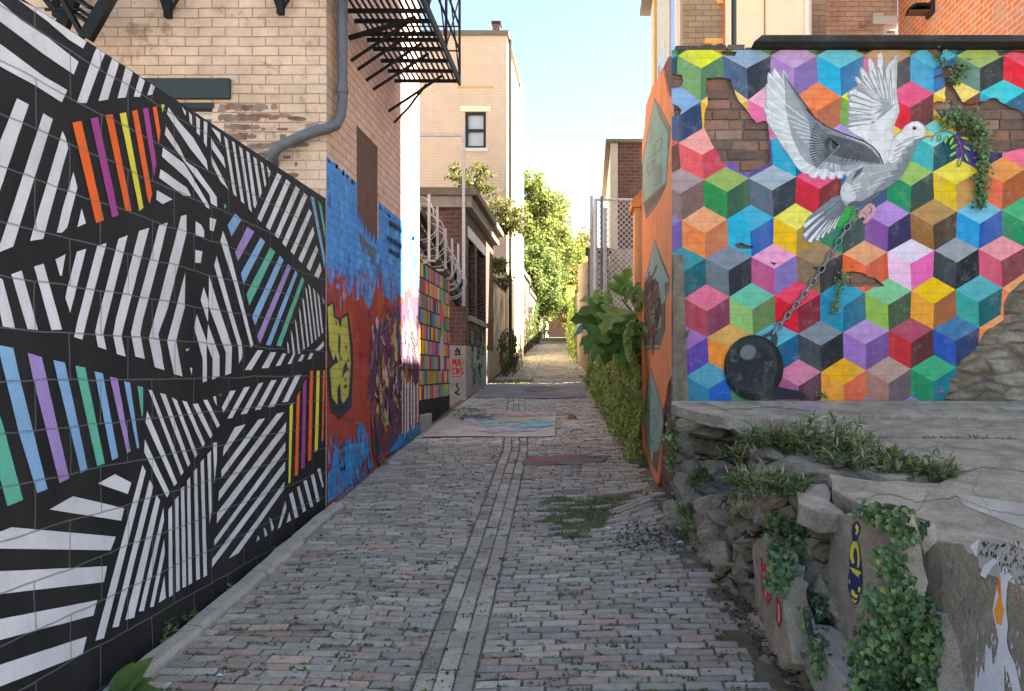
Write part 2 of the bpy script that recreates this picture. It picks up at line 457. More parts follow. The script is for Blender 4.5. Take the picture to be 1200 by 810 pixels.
while y < 34:
    rh = .066 + uni(-.003, .003)
    if y > 16: rh *= 1.6
    bl = .185 if y <= 16 else .26
    for side in (0, 1):
        if side == 0: xa, xb = ledge(y) + (.15 if y < 6.3 else .04), strip(y) - SW
        else: xa, xb = strip(y) + SW, redge(y) - (.04 if y < 5 else .03) + uni(-.12, .05)
        x = xa + (-.09 if row % 2 else 0) + uni(-.02, .02)
        while x < xb - .03:
            l = bl + uni(-.02, .02)
            a0, a1 = max(x, xa), min(x + l, xb)
            x += l + .010
            if a1 - a0 < .05: continue
            cx = (a0 + a1) / 2
            skew = .0
            if side == 1 and 5.2 < y < 7.6: skew = .06 * sst(.1, .6, cx)
            cy = y + .01 * noise.noise(Vector((cx * 1.3, y, 1))) + .02 * math.sin(cx * 1.7)
            if inpoly(cx, cy, SLAB1) or inpoly(cx, cy, SLAB2) or inpoly(cx, cy, PATCH): continue
            ing = inpoly(cx, cy, GRASS)
            if ing and rnd() < .8: continue
            rr = .10 + (.30 if y < 4.2 else 0) * (noise.noise(Vector((cx * .8, y * 2.0, 5))) > -.05) + .08 * noise.noise(Vector((cx, y * .6, 2)))
            c = pal(reds if rnd() < rr else cols, .16)
            if y > 9: c = tuple(v * 1.25 + .02 for v in c)  # bricks up the alley lightened in colour to imitate the stronger daylight there
            if rnd() < .006: continue
            brick(cx, cy, a1 - a0, rh - .012, skew + uni(-.025, .025), uni(-.004, .004), (uni(-.02, .02), uni(-.06, .06)), c)
    y += rh + .002; row += 1
for k in (-1, 0, 1):
    y = 1.6 + .07 * k
    while y < 34:
        l = uni(.18, .25)
        cx = strip(y + l / 2) + k * .092
        dx = (strip(y + l) - strip(y)) / l
        if not (inpoly(cx, y + l / 2, SLAB1) or inpoly(cx, y + l / 2, SLAB2)):
            c = pal(cols, .12)
            if y > 9: c = tuple(v * 1.25 + .02 for v in c)  # centre strip gets the same painted brightening as the far bricks
            brick(cx, y + l / 2, .084, l - .012, -math.atan(dx), uni(-.003, .004), (uni(-.03, .03), uni(-.015, .015)), c)
        y += l
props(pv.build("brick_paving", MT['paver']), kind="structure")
# tilted heap of loose bricks in front of the orange wall foot
pv = MB()
for i in range(9):
    t = .3 + .7 * i / 8
    px = 708 + 62 * t + uni(-3, 3); py = 600 - 14 * t + uni(-7, 7)
    d = ground_hit(px, py)
    x = (px - 690) * d / F
    brick(x, d, .2, .058, .45 + uni(-.15, .15), .008 + uni(0, .012), (uni(-.02, .12), uni(-.2, .2)), pal(cols, .2))
props(pv.build("heaved_paving", MT["paver"]), kind="structure")

def sheet(poly, name, h, c, nsub=1):
    m = MB(); m.col(c)
    cx = sum(p[0] for p in poly) / len(poly); cy = sum(p[1] for p in poly) / len(poly)
    top = [Vector((x, y, zg(x, y) + h)) for x, y in poly]; bot = [Vector((x, y, zg(x, y) - .1)) for x, y in poly]
    n = len(poly)
    m.raw(top + bot, [tuple(range(n))[::1]] + [(i, i + n, (i + 1) % n + n, (i + 1) % n) for i in range(n)])
    return m
def slab_grid(poly, h, c):
    m = MB(); m.col(c); A, B, C_, D_ = poly
    nu, nv = 22, 12
    for i in range(nu + 1):
        for k in range(nv + 1):
            u, v = i / nu, k / nv
            x = (A[0] * (1 - u) + B[0] * u) * (1 - v) + (D_[0] * (1 - u) + C_[0] * u) * v
            y = (A[1] * (1 - u) + B[1] * u) * (1 - v) + (D_[1] * (1 - u) + C_[1] * u) * v
            if i in (0, nu): x += .012 * noise.noise(Vector((y * 6, x, 1)))
            if k in (0, nv): y += .014 * noise.noise(Vector((x * 6, y, 2)))
            m.v.append((x, y, zg(x, y) + h))
    for i in range(nu):
        for k in range(nv):
            a = i * (nv + 1) + k; m.f.append((a, a + nv + 1, a + nv + 2, a + 1)); m.c.append(c); m.mi.append(0)
    return m
m = slab_grid(SLAB1, .010, (.46, .42, .36))
o = props(m.build("concrete_slab", MT['slab']), kind="structure")
def splat(poly_img, h, c, mb):
    pts = []
    for px, py in poly_img:
        d = ground_hit(px, py); x = (px - 690) * d / F; pts.append((x, d, zg(x, d) + h))
    mb.face(pts, c)
def blob(cx, cy, rx, ry, n=14, j=.25):
    return [(cx + rx * math.cos(2 * math.pi * i / n) * (1 + uni(-j, j)), cy + ry * math.sin(2 * math.pi * i / n) * (1 + uni(-j, j))) for i in range(n)]
pm = MB()
hh = .0150
random.seed(77)
fam = [(556, 490, 22, 3.2, [(.10, .11, .15), (.14, .14, .19), (.2, .2, .24)], 26), (565, 497, 24, 2.6, [(.18, .45, .47), (.14, .36, .42), (.3, .5, .5)], 16), (620, 499, 24, 3.2, [(.10, .38, .48), (.16, .46, .53), (.24, .5, .56)], 30),
       (590, 506, 34, 3.2, [(.34, .35, .44), (.40, .40, .50), (.36, .36, .42)], 24), (606, 488, 38, 1.8, [(.52, .26, .24), (.55, .33, .30), (.5, .40, .36)], 22), (600, 494, 24, 2.6, [(.45, .46, .25), (.42, .45, .3), (.48, .44, .34)], 20)]
for (cx, cy, sx_, sy_, cs_, n_) in fam:
    for _ in range(int(n_ * 2.6)):
        x, y = random.gauss(cx, sx_ * .45), random.gauss(cy, sy_ * .5)
        if not (484.8 < y < 511 and 500 + (512 - y) * 1.1 < x < 649): continue
        l_ = uni(4, 14); dy_ = uni(-.8, .8); w_ = uni(.35, 1.1)
        x1_ = min(x + l_, 649)
        splat([(x, y), ((x + x1_) / 2, y - w_ + dy_ * .5), (x1_, y + dy_), ((x + x1_) / 2, y + w_ + dy_ * .5)], hh, pal(cs_, .12), pm); hh += .00001
props(pm.build("slab_paint", MT['slab']), kind="structure")
m = slab_grid(SLAB2, .010, (.27, .258, .258))
props(m.build("concrete_slab", MT['slab']), kind="structure")
pm = MB(); hh = .0175
for (cx, cy, rx, ry, c) in [(610, 463, 28, 1.2, (.24, .20, .30)), (640, 463, 24, 1.5, (.22, .19, .28)), (632, 457, 22, 3, (.17, .165, .17)), (666, 463, 14, 1, (.27, .22, .32)), (642, 452.6, 3, .5, (.7, .7, .68))]:
    splat(blob(cx, cy, rx, ry, 14, .3), hh, c, pm); hh += .0006
props(pm.build("slab_paint", MT['slab']), kind="structure")
m = sheet(PATCH, "s", .006, (.15, .135, .13))
props(m.build("asphalt_patch", MT['slab']), kind="structure")
pm = MB(); hh = .011
for (cx, cy, rx, ry, c) in [(632, 540, 12, 2.0, (.33, .09, .085)), (664, 537, 14, 1.8, (.32, .09, .09)), (645, 542, 8, 1.2, (.28, .10, .09)), (696, 537, 8, 1.5, (.11, .10, .10))]:
    splat(blob(cx, cy, rx, ry, 12, .4), hh, c, pm); hh += .0006
props(pm.build("patch_paint", MT['slab']), kind="structure")

# pale concrete curb strip along the striped wall
cb = MB()
y = 1.0
while y < 6.25:
    l = min(uni(.5, .9), 6.3 - y)
    w = .135 + uni(-.025, .02)
    n = 8
    ring0 = None
    for k in range(n + 1):
        yk = y + (l - .012) * k / n
        e = LX + .02 + w + .022 * noise.noise(Vector((yk * 7, 1, 1)))
        z = zg(LX + .1, yk)
        ring = [(LX + .055, yk, z - .1), (LX + .06 + .02 * noise.noise(Vector((yk * 4, 2, 7))), yk, z + .045), (e - .025, yk, z + .04 + .012 * noise.noise(Vector((yk * 5, 4, 1)))), (e, yk, z + .018), (e, yk, z - .1)]
        n0 = len(cb.v); cb.v.extend(ring)
        if k:
            for q in range(4):
                cb.f.append((n0 - 5 + q, n0 + q, n0 + q + 1, n0 - 4 + q)); cb.c.append((1, 1, 1)); cb.mi.append(0)
        if k in (0, n):
            cb.f.append(tuple(range(n0, n0 + 5))); cb.c.append((1, 1, 1)); cb.mi.append(0)
    y += l
props(cb.build("curb", MT['conc_l']), kind="structure")
# ------------------------------------------------------------------ striped block wall
ZT = EYE + 1.417
WH = lin((196, 196, 204), 1.22); OR = lin((232, 98, 40), 1.1); MG = lin((158, 62, 136), 1.15); YE = lin((216, 208, 72), 1.1)
BL = lin((122, 166, 208), 1.15); VI = lin((152, 130, 190), 1.15); TE = lin((86, 172, 152), 1.15)
BLACK = (.0125, .0125, .0145)
ow = thing("striped_wall", "low block wall painted black with white and coloured slanting stripes", "wall", (LX, 3, 0))
m = MB(); m.col(BLACK)
m.box(LX - .2, LX, .2, 6.275, -.3, ZT)
m.build("block_wall", MT['block'], ow)
sp = MB()
def tA(p): return (p[0] / 6, p[1] / 6)
def tB(p): return (180 + p[0] / 6, 110 + p[1] / 6)
def tC(p): return (p[0] / 6, 110 + p[1] / 6)
def tD(p): return (p[0] / 6, 240 + p[1] / 6)
def tE(p): return (185 + p[0] / 6, 230 + p[1] / 6)
def tF(p): return (185 + p[0] / 6, 350 + p[1] / 6)
def tG(p): return (p[0] / 6, 375 + p[1] / 6)
def tH(p): return (185 + p[0] / 6, 470 + p[1] / 6)
def tI(p): return (p[0] / 6, 500 + p[1] / 6)
def tJ(p): return (100 + p[0] / 6, 560 + p[1] / 6)
def tK(p): return (p[0] / 4.5, 630 + p[1] / 4.5)
def tN(p): return p
def ss(t, c, *polys):
    for q in polys:
        pts = []
        q2_ = []
        for i_ in range(len(q)):
            a_, b_ = q[i_ - 1], q[i_]
            n_ = max(1, int(math.hypot(b_[0] - a_[0], b_[1] - a_[1]) / 55))
            for k_ in range(n_):
                f_ = (k_ + 1) / n_; jj = .9 if k_ < n_ - 1 else .4
                q2_.append((a_[0] + (b_[0] - a_[0]) * f_ + uni(-jj, jj), a_[1] + (b_[1] - a_[1]) * f_ + uni(-jj, jj)))
        for p in (q2_ if t is not tN else q):
            x, y = t(p)
            v = L(x, y, .0025)
            v.z = min(v.z, ZT - .004); v.y = max(.25, min(6.268, v.y))
            pts.append(v)
        sp.face(pts, c)
ss(tA, WH, [(130, 0), (235, 0), (420, 130), (605, 275), (580, 342), (480, 280), (330, 150), (-200, -240), (-120, -230)],
   [(0, 15), (140, 140), (340, 270), (548, 435), (515, 525), (300, 380), (0, 155), (-500, -190), (-560, -420)],
   [(0, 312), (300, 535), (470, 635), (430, 720), (240, 600), (0, 470), (-500, 140), (-500, -60)],
   [(675, 325), (735, 370), (605, 725), (535, 725)], [(785, 400), (833, 445), (755, 700), (688, 712)], [(880, 470), (930, 510), (880, 685), (822, 693)],
   [(978, 535), (1015, 570), (980, 683), (937, 680)], [(1058, 588), (1085, 610), (1070, 665), (1032, 672)])
ss(tB, WH, [(195, 88), (225, 125), (222, 155), (210, 135)], [(245, 125), (265, 150), (268, 220), (250, 195)], [(295, 155), (322, 180), (322, 295), (300, 275)],
   [(350, 190), (375, 205), (370, 378), (350, 340)], [(400, 232), (465, 275), (472, 345)], [(400, 312), (490, 450), (503, 525), (402, 380)],
   [(402, 435), (460, 545), (525, 675), (470, 620), (405, 490)], [(100, 95), (165, 185), (275, 310), (370, 470), (380, 540), (250, 380), (90, 140)],
   [(85, 228), (180, 380), (225, 475), (300, 530), (440, 725), (445, 797), (400, 770), (390, 710), (215, 480), (75, 285)],
   [(62, 378), (210, 490), (255, 560), (385, 780), (390, 810), (370, 800), (235, 600), (55, 440)], [(45, 530), (230, 660), (260, 718), (210, 718), (35, 590)],
   [(20, 678), (130, 742), (60, 775), (15, 745)], [(492, 295), (515, 320), (582, 725), (558, 705)], [(547, 330), (568, 345), (635, 775), (612, 755)],
   [(597, 368), (620, 385), (690, 835), (668, 812)], [(648, 400), (670, 415), (722, 770), (712, 808), (700, 790)], [(698, 440), (720, 458), (758, 695), (742, 735)],
   [(748, 475), (768, 492), (790, 640), (778, 655)], [(793, 505), (820, 550), (808, 590)], [(868, 555), (897, 578), (752, 902), (727, 875)],
   [(930, 600), (960, 625), (815, 960), (787, 935)], [(997, 648), (1025, 672), (875, 1018), (848, 995)], [(1055, 695), (1080, 720), (927, 1078), (902, 1050)])
ss(tE, WH, [(1063, 88), (1080, 120), (955, 412), (930, 390)], [(1088, 215), (1098, 265), (1010, 470), (985, 445)], [(1112, 345), (1125, 380), (1068, 525), (1042, 500)],
   [(1138, 468), (1150, 520), (1125, 580), (1097, 560)], [(262, 178), (300, 200), (322, 240), (322, 290), (262, 278)], [(362, 150), (408, 165), (388, 248), (362, 238)],
   [(260, 378), (310, 388), (298, 470), (260, 468)], [(455, 245), (487, 330), (605, 790), (668, 1045), (652, 1068), (540, 640), (437, 315)],
   [(410, 420), (437, 515), (515, 800), (585, 1030), (592, 1100), (587, 1140), (568, 1178), (563, 1060), (393, 490)],
   [(357, 560), (432, 800), (518, 1060), (512, 1245), (470, 1260), (475, 1100), (353, 770)], [(318, 640), (350, 730), (350, 880), (345, 875), (298, 730)],
   [(190, 535), (185, 780), (125, 1015), (170, 1268), (110, 1250), (62, 1020), (118, 810)], [(160, 140), (198, 130), (198, 260), (65, 790), (0, 970), (43, 1223), (-25, 1203), (-67, 1000), (10, 720)],
   [(5, 205), (65, 185), (0, 460), (-110, 870), (-128, 970), (-95, 1145), (-162, 1128), (-193, 960), (-165, 840)])
ss(tE, BL, [(1072, 0), (1095, 10), (1172, 420), (1172, 520)], [(540, 122), (585, 165), (515, 283), (487, 205)], [(720, 290), (752, 320), (600, 618), (580, 545)],
   [(855, 418), (882, 450), (680, 910), (660, 845)], [(965, 522), (980, 545), (790, 1050), (757, 1045)])
ss(tE, TE, [(1125, 30), (1145, 60), (1175, 230), (1172, 300)], [(460, 50), (482, 70), (465, 92)], [(788, 360), (822, 392), (640, 770), (620, 690)], [(1010, 568), (1028, 588), (862, 1058), (830, 1050)])
ss(tE, VI, [(625, 215), (675, 250), (560, 458), (540, 395)], [(912, 475), (935, 500), (715, 1038), (695, 985)])
ss(tC, YE, [(1130, 75), (1155, 78), (1140, 130)], [(838, 140), (882, 130), (1005, 800), (978, 825)])
ss(tC, OR, [(505, 203), (568, 190), (727, 890), (672, 910)], [(738, 148), (788, 145), (922, 825), (880, 822)], [(925, 122), (962, 112), (1067, 705), (1048, 778), (1035, 740)], [(1070, 95), (1097, 88), (1125, 265), (1112, 355)])
ss(tC, MG, [(632, 175), (685, 165), (830, 855), (785, 870)], [(1000, 105), (1037, 97), (1097, 490), (1082, 580), (1068, 520)])
ss(tC, WH, [(115, 32), (198, 75), (0, 665), (-60, 840), (-160, 760), (0, 325)], [(300, 138), (367, 178), (88, 1075), (0, 1110), (-70, 1140), (0, 1045), (80, 810)],
   [(435, 262), (458, 310), (475, 380), (355, 810), (300, 1020), (207, 1035), (270, 810)], [(512, 550), (540, 660), (468, 940), (430, 978), (395, 975), (435, 810)], [(570, 805), (600, 910), (540, 938)])
ss(tD, WH, [(0, 515), (15, 530), (85, 800), (102, 875), (15, 855), (0, 780), (-60, 560)], [(75, 490), (148, 462), (262, 880), (190, 875)], [(235, 435), (302, 415), (432, 878), (358, 882)],
   [(385, 385), (457, 348), (430, 500), (418, 500)], [(537, 330), (602, 310), (490, 760), (455, 655), (470, 580)], [(680, 290), (745, 270), (607, 810), (575, 950), (517, 930), (545, 800)],
   [(830, 240), (895, 215), (745, 810), (722, 905), (745, 1020), (685, 1000), (665, 895), (685, 800)], [(975, 185), (1045, 163), (878, 810), (850, 925), (880, 1068), (818, 1050), (790, 915), (812, 800)])
ss(tF, WH, [(350, 180), (430, 400), (430, 545), (378, 572), (382, 425), (342, 320)], [(270, 110), (340, 300), (342, 580), (312, 590), (312, 420), (252, 205)], [(193, 355), (222, 352), (200, 372)], [(222, 488), (238, 485), (235, 538)],
   [(988, 60), (1000, 90), (1032, 350), (1020, 360)], [(960, 140), (972, 170), (998, 385), (985, 390)], [(932, 220), (944, 255), (962, 392), (935, 458), (910, 462), (947, 390)], [(905, 300), (915, 320), (922, 380), (912, 386)],
   [(1012, -5), (1025, 15), (1062, 330), (1050, 345)], [(1034, -85), (1044, -60), (1089, 306), (1077, 320)], [(1055, -105), (1068, -80), (1115, 284), (1104, 294)], [(1088, -75), (1102, -55), (1138, 262), (1127, 272)],
   [(1118, -45), (1132, -18), (1160, 238), (1150, 248)], [(1150, -20), (1168, 20), (1168, 45)], [(1165, 300), (1165, 335), (1130, 368), (1103, 362)], [(1008, 395), (1030, 395), (1010, 440), (983, 442)], [(1070, 383), (1092, 385), (1075, 425), (1050, 428)],
   [(700, 362), (738, 365), (655, 502), (608, 502)], [(790, 378), (830, 378), (775, 488), (725, 490)], [(875, 385), (900, 388), (860, 470), (825, 475)],
   [(505, 650), (545, 645), (458, 805), (447, 765)], [(605, 625), (645, 618), (520, 840), (485, 845)], [(705, 597), (740, 590), (622, 810), (580, 815)], [(795, 575), (833, 572), (720, 780), (678, 785)],
   [(880, 560), (920, 555), (815, 760), (772, 765)], [(965, 540), (1005, 535), (912, 725), (873, 730)], [(385, 690), (405, 685), (413, 755), (400, 735)], [(430, 680), (445, 668), (435, 685)])
ss(tF, YE, [(925, 760), (948, 730), (930, 1290), (915, 1302)], [(1115, 508), (1137, 508), (1122, 1065), (1100, 1080)])
ss(tF, OR, [(975, 690), (996, 650), (983, 1240), (960, 1250)], [(1068, 508), (1090, 508), (1075, 1135), (1053, 1145)], [(1160, 505), (1172, 505), (1162, 1000), (1148, 1005)])
ss(tF, MG, [(1020, 600), (1042, 562), (1030, 1190), (1005, 1200)])
ss(tH, WH, [(315, -8), (345, -8), (433, 170), (415, 192)], [(240, 22), (278, 18), (382, 240), (365, 262)], [(168, -2), (200, 5), (328, 300), (312, 325)], [(95, -25), (130, -5), (275, 375), (258, 400)],
   [(12, -55), (50, -48), (225, 440), (208, 465)], [(-70, -80), (-42, -72), (178, 500), (160, 525)], [(-80, 70), (-70, 88), (132, 575), (112, 600), (-90, 150)], [(-95, 270), (-50, 370), (80, 645), (60, 680), (-100, 360)],
   [(385, 295), (412, 290), (412, 420), (395, 585)], [(540, 185), (615, 163), (535, 275), (455, 388), (460, 330)], [(705, 130), (752, 122), (640, 280), (445, 540), (443, 490)], [(835, 90), (888, 78), (422, 705), (428, 635)],
   [(900, 148), (895, 218), (410, 862), (415, 785)], [(895, 288), (893, 350), (395, 1018), (393, 978)], [(893, 425), (890, 485), (375, 1175), (378, 1115)], [(888, 568), (885, 620), (565, 1070), (495, 1108)],
   [(920, 655), (945, 640), (985, 815), (962, 825)], [(975, 608), (993, 598), (1040, 770), (1018, 785)], [(1020, 565), (1043, 555), (1090, 740), (1070, 750)], [(1072, 520), (1095, 513), (1135, 700), (1115, 717)],
   [(1118, 480), (1140, 472), (1163, 600), (1155, 610)], [(894, 700), (902, 750), (860, 884), (840, 900)], [(780, 820), (794, 830), (814, 890), (800, 920)], [(740, 890), (754, 900), (770, 944), (750, 956)], [(700, 944), (714, 970), (690, 990)],
   [(922, 780), (934, 840), (902, 856)])
ss(tJ, WH, [(580, 225), (605, 195), (612, 825), (585, 840)], [(627, 155), (650, 128), (662, 790), (636, 805)], [(668, 75), (692, 60), (706, 765), (680, 775)], [(712, 20), (733, -5), (748, 740), (722, 755)],
   [(760, -45), (782, -70), (803, 710), (777, 722)], [(807, -110), (830, -135), (853, 685), (828, 700)], [(855, -165), (880, -190), (885, 240), (870, 325)],
   [(398, -90), (422, -45), (127, 1127), (67, 1146)], [(448, 15), (475, 60), (230, 1047), (187, 1053)], [(497, 120), (522, 160), (340, 983), (277, 1000)], [(545, 210), (550, 300), (407, 937), (373, 940)],
   [(550, 430), (556, 530), (477, 906), (450, 911)], [(553, 687), (563, 847), (513, 880)])
ss(tG, BL, [(0, 180), (88, 198), (133, 400), (330, 1190), (258, 1218), (130, 800), (35, 410), (0, 270), (-14, 180)], [(370, 282), (452, 300), (612, 1050), (565, 1078), (400, 410)], [(660, 362), (718, 375), (828, 965), (785, 988)], [(868, 432), (910, 440), (975, 898), (960, 905)])
ss(tG, VI, [(190, 232), (290, 262), (483, 1115), (415, 1148), (225, 400)], [(768, 400), (822, 410), (915, 922), (890, 938)])
ss(tG, TE, [(527, 322), (595, 335), (733, 1010), (680, 1028), (540, 400)], [(962, 465), (1002, 472), (1002, 660), (995, 690)])
ss(tI, TE, [(0, -60), (20, 0), (158, 515), (48, 560), (10, 420), (-40, 220), (-140, -160), (-60, -200)])
ss(tI, WH, [(685, 400), (805, 335), (920, 395), (895, 475)], [(343, 583), (510, 490), (870, 575), (848, 662)])
ss(tN, WH, [(0, 623), (13, 618), (135, 629), (129, 645), (0, 643), (-90, 642), (-90, 640)])
ss(tK, WH, [(0, 178), (562, 152), (545, 235), (0, 298), (-400, 360), (-400, 200)], [(0, 430), (510, 330), (490, 412), (0, 540), (-400, 640), (-400, 500)], [(0, 670), (455, 522), (432, 617), (0, 785), (-300, 900), (-300, 780)])
sp.build("painted_stripes", MT['block'], ow)

# ------------------------------------------------------------------ tan painted brick building at the left
BD = 6.29
HT = 9.5
def Fb(px, py, off=0.0):
    v = P(px, py, BD); v.y -= off; return v
tb = thing("brick_building", "pale tan painted brick building rising behind the striped wall, graffiti along its alley side", "building", (-4, 8, 0))
m = MB()
wx0, wx1 = Fb(205, 0).x, Fb(249, 0).x
wz0, wz1 = EYE + (436 - 190) * BD / F, EYE + (436 - 121) * BD / F
# front wall with a window opening, side wall with boarded opening
m.box(-8, wx0, BD, BD + .3, -.5, HT); m.box(wx1, LX, BD, BD + .3, -.5, HT)
m.box(wx0 + .0005, wx1 - .0005, BD + .001, BD + .3, -.5, wz0); m.box(wx0 + .0005, wx1 - .0005, BD + .001, BD + .3, wz1, HT)
m.build("front_wall", MT['tan_brick'], tb)
m = MB()
by0, by1 = 7.11, 7.83
bz0, bz1 = 2.55, 4.06
m.box(LX - .3, LX, BD + .301, by0, -.5, HT); m.box(LX - .3, LX, by1, 9.74, -.5, HT)
m.box(LX - .3, LX - .001, by0 + .0005, by1 - .0005, bz1, HT); m.box(LX - .3, LX - .001, by0 + .0005, by1 - .0005, -.5, bz0)
m.box(-8, LX - .301, 9.44, 9.738, -.5, HT)
m.build("side_wall", MT['pink_brick'], tb)
m = MB(); m.box(-8.1, LX + .05, BD - .05, 9.79, HT + .001, HT + .2)
m.build("roof", MT['roof'], tb)
wf = MB()
fx = .045
wf.box(wx0, wx1, BD + .08, BD + .14, wz1 - .06, wz1); wf.box(wx0, wx0 + fx, BD + .08, BD + .14, wz0, wz1 - .0605); wf.box(wx1 - fx, wx1, BD + .08, BD + .14, wz0, wz1 - .0605)
wf.box(wx0 + fx + .001, wx1 - fx - .001, BD + .09, BD + .13, wz1 - .10, wz1 - .062)
wo = wf.build("window", MT['white'], tb)
m = MB(); m.box(wx0 + fx, wx1 - fx, BD + .105, BD + .115, wz0, wz1 - .07); m.build("pane", MT['glass'], wo)
m = MB(); m.box(wx0 - .02, wx1 + .012, BD - .012, BD + .078, wz1 - .045, wz1 + .0); m.build("frame", MT['dark_trim'], wo)
a = Fb(168, 117); b = Fb(271, 93)
m = MB(); m.box(a.x, b.x, BD - .035, BD + .05, a.z, b.z); m.build("lintel", MT['lintel_green'], tb, bevel=.008)
# bare brick where the paint has come off, right of the window
m = MB()
ebm = MB()
random.seed(91)
for _ in range(120):
    u = rnd() ** 1.6
    r = int(u * 9) + random.choice([0, 0, 1]); z = wz1 + .0 - r * .078
    x = wx1 + .012 + abs(random.gauss(0, .22)) + .25 * u
    if z < EYE + .9: continue
    w, h = uni(.03, .16), uni(.03, .07)
    z -= uni(0, .078 - h)
    n = 12; q = []
    for k in range(n):
        a = 2 * math.pi * k / n; cx_, sz_ = math.cos(a), math.sin(a)
        e = 1 / max(abs(cx_), abs(sz_)) * .82
        q.append((x + w / 2 * (1 + cx_ * e * uni(.75, 1.1)), BD - .0012 - .00002 * _, z - h / 2 * (1 - sz_ * e * uni(.75, 1.1))))
    ebm.face(q, pal([(.25, .125, .095), (.30, .17, .13), (.20, .11, .09), (.26, .2, .17)], .2))
ebm.build("bare_brick", MT['old_brick'], tb)
# boarded opening
m = MB(); m.box(LX - .10, LX - .006, by0 + .002, by1 - .002, bz0 + .002, bz1 - .002); bo = m.build("boarded_window", MT['board'], tb)

def strokes(mb, to3, pts, w, c):
    """flat painted stroke through image points"""
    n = len(pts)
    for i in range(n - 1):
        (x0, y0), (x1, y1) = pts[i], pts[i + 1]
        dx, dy = x1 - x0, y1 - y0
        l = math.hypot(dx, dy) or 1
        ux, uy = -dy / l * w / 2, dx / l * w / 2
        ex, ey = dx / l * w * .3, dy / l * w * .3
        mb.face([to3(x0 + ux - ex, y0 + uy - ey), to3(x1 + ux + ex, y1 + uy + ey), to3(x1 - ux + ex, y1 - uy + ey), to3(x0 - ux - ex, y0 - uy - ey)], c)
# painted side : blue field, red flames, lettering
gp = MB()
lay = [0]
def gs(c, *polys, t=None, o=0, lift=None):
    if lift is None: lay[0] += 1
    off = .0012 + lay[0] * .00010 if lift is None else lift
    for q in polys:
        pts = []
        for p in q:
            x, y = p
            v = L(x, y, off); v.y = max(BD + .004, min(9.735, v.y)); pts.append(v)
        gp.face(pts, c)
def q1(p): return (375 + p[0] / 5.06, 180 + p[1] / 5.06)
def q2(p): return (375 + p[0] / 5.06, 330 + p[1] / 5.06)
def q3(p): return (375 + p[0] / 5.06, 450 + p[1] / 5.06)
blue = sc(66, 138, 210); red = sc(160, 62, 48); blue2 = sc(78, 160, 205)
gs(blue, [(380, 181), (417.5, 216), (417.5, 640), (380, 640)], [(443.6, 236), (491, 277), (491, 560), (443.6, 600)])
# lower infill under the boarding
gs(blue, [(417.5, 232), (418.6, 246), (420, 262), (421.5, 248), (423, 266), (425, 258), (427, 274), (429, 264), (431, 280), (433, 270), (436, 284), (438, 272), (440, 288), (442, 276), (443.6, 282), (443.6, 600), (417.5, 640)])
gs(sc(92, 98, 120), [(419, 270), (424, 276), (430, 284), (440, 292), (440, 312), (432, 300), (424, 296)])
random.seed(101)
for _ in range(190):
    x = uni(380, 488); lo = 183 + (x - 381) * .93
    if 417 < x < 444: lo = 285
    y = uni(lo + 2, 345); w = uni(.8, 4); h_ = uni(4, 22)
    y1_ = min(y + h_, 350)
    gs(pal([sc(58, 128, 200), sc(80, 152, 220), sc(70, 146, 205), sc(52, 112, 180), sc(96, 160, 214)], .10), [(x, y), (x + w, y + h_ * .2), (x + w * .8, y1_), (x - w * .2, y + h_ * .7)], lift=.00145 + .0000015 * _)
for _ in range(50):
    x = uni(381, 489)
    if 416 < x < 444: continue
    y = 182 + (x - 381) * .93 + uni(-1.5, 1.5)
    gs(pal([blue], .08), [(x, y - uni(.5, 2.5)), (x + uni(1, 3), y + 1), (x + 1, y + 5), (x - 1, y + 3)], lift=.00148)
gs(red, [(380, 338), (385, 332), (388, 337), (392, 324), (396, 328), (400, 320), (404, 332), (407, 344), (410, 347), (412, 334), (414, 332), (417, 338), (420, 342), (427, 350), (432, 364), (436, 352), (440, 334), (443, 312), (446, 318), (449, 330), (452, 347), (456, 352), (459, 358), (462, 345), (464, 337), (468, 346), (471, 350), (475, 338), (478, 334), (482, 345), (486, 336), (491, 338), (491, 505), (478, 514), (440, 552), (412, 568), (380, 600)])
random.seed(83)
for _ in range(70):
    x = uni(381, 490); x = x if not 433 < x < 444 or rnd() < .3 else x - 12
    y = uni(316, 350); w = uni(.5, 1.6); h_ = uni(6, 26)
    c = pal([red, blue, sc(120, 70, 90), sc(180, 92, 60), sc(90, 90, 140)], .15)
    gs(c, [(x, y - h_ * .4), (x + w, y), (x + w * .5, y + h_), (x - w * .4, y + h_ * .3)], lift=.0018 + .00001 * _)
for _ in range(90):
    x = uni(381, 470); y = uni(345, 520)
    w = uni(1, 4); h_ = uni(6, 24)
    gs(pal([sc(140, 48, 40), sc(176, 74, 52), sc(120, 44, 40), sc(168, 60, 44)], .12), [(x, y), (x + w, y + h_ * .2), (x + w * 1.1, y + h_ * .8), (x + w * .3, y + h_), (x - w * .3, y + h_ * .5)], lift=.0026 + .00001 * _)
gs(sc(150, 52, 42), [(382, 345), (392, 338), (398, 352), (392, 366), (384, 362)], [(418, 352), (436, 372), (440, 392), (432, 420), (420, 420)])
gs(sc(170, 80, 45), [(444, 322), (449, 345), (452, 380), (446, 395), (442, 360)], [(402, 360), (412, 366), (414, 420), (408, 430)])
purp = [sc(88, 58, 98), sc(120, 62, 92), sc(60, 52, 88), sc(150, 80, 70), sc(168, 140, 70), sc(52, 48, 60), sc(110, 90, 120), sc(140, 60, 60), sc(176, 160, 120), sc(96, 70, 60)]
gs(sc(92, 62, 84), [(433, 420), (436, 388), (442, 372), (448, 384), (454, 358), (460, 366), (466, 350), (474, 358), (482, 346), (491, 350), (491, 488), (476, 510), (452, 530), (440, 535), (434, 500)])
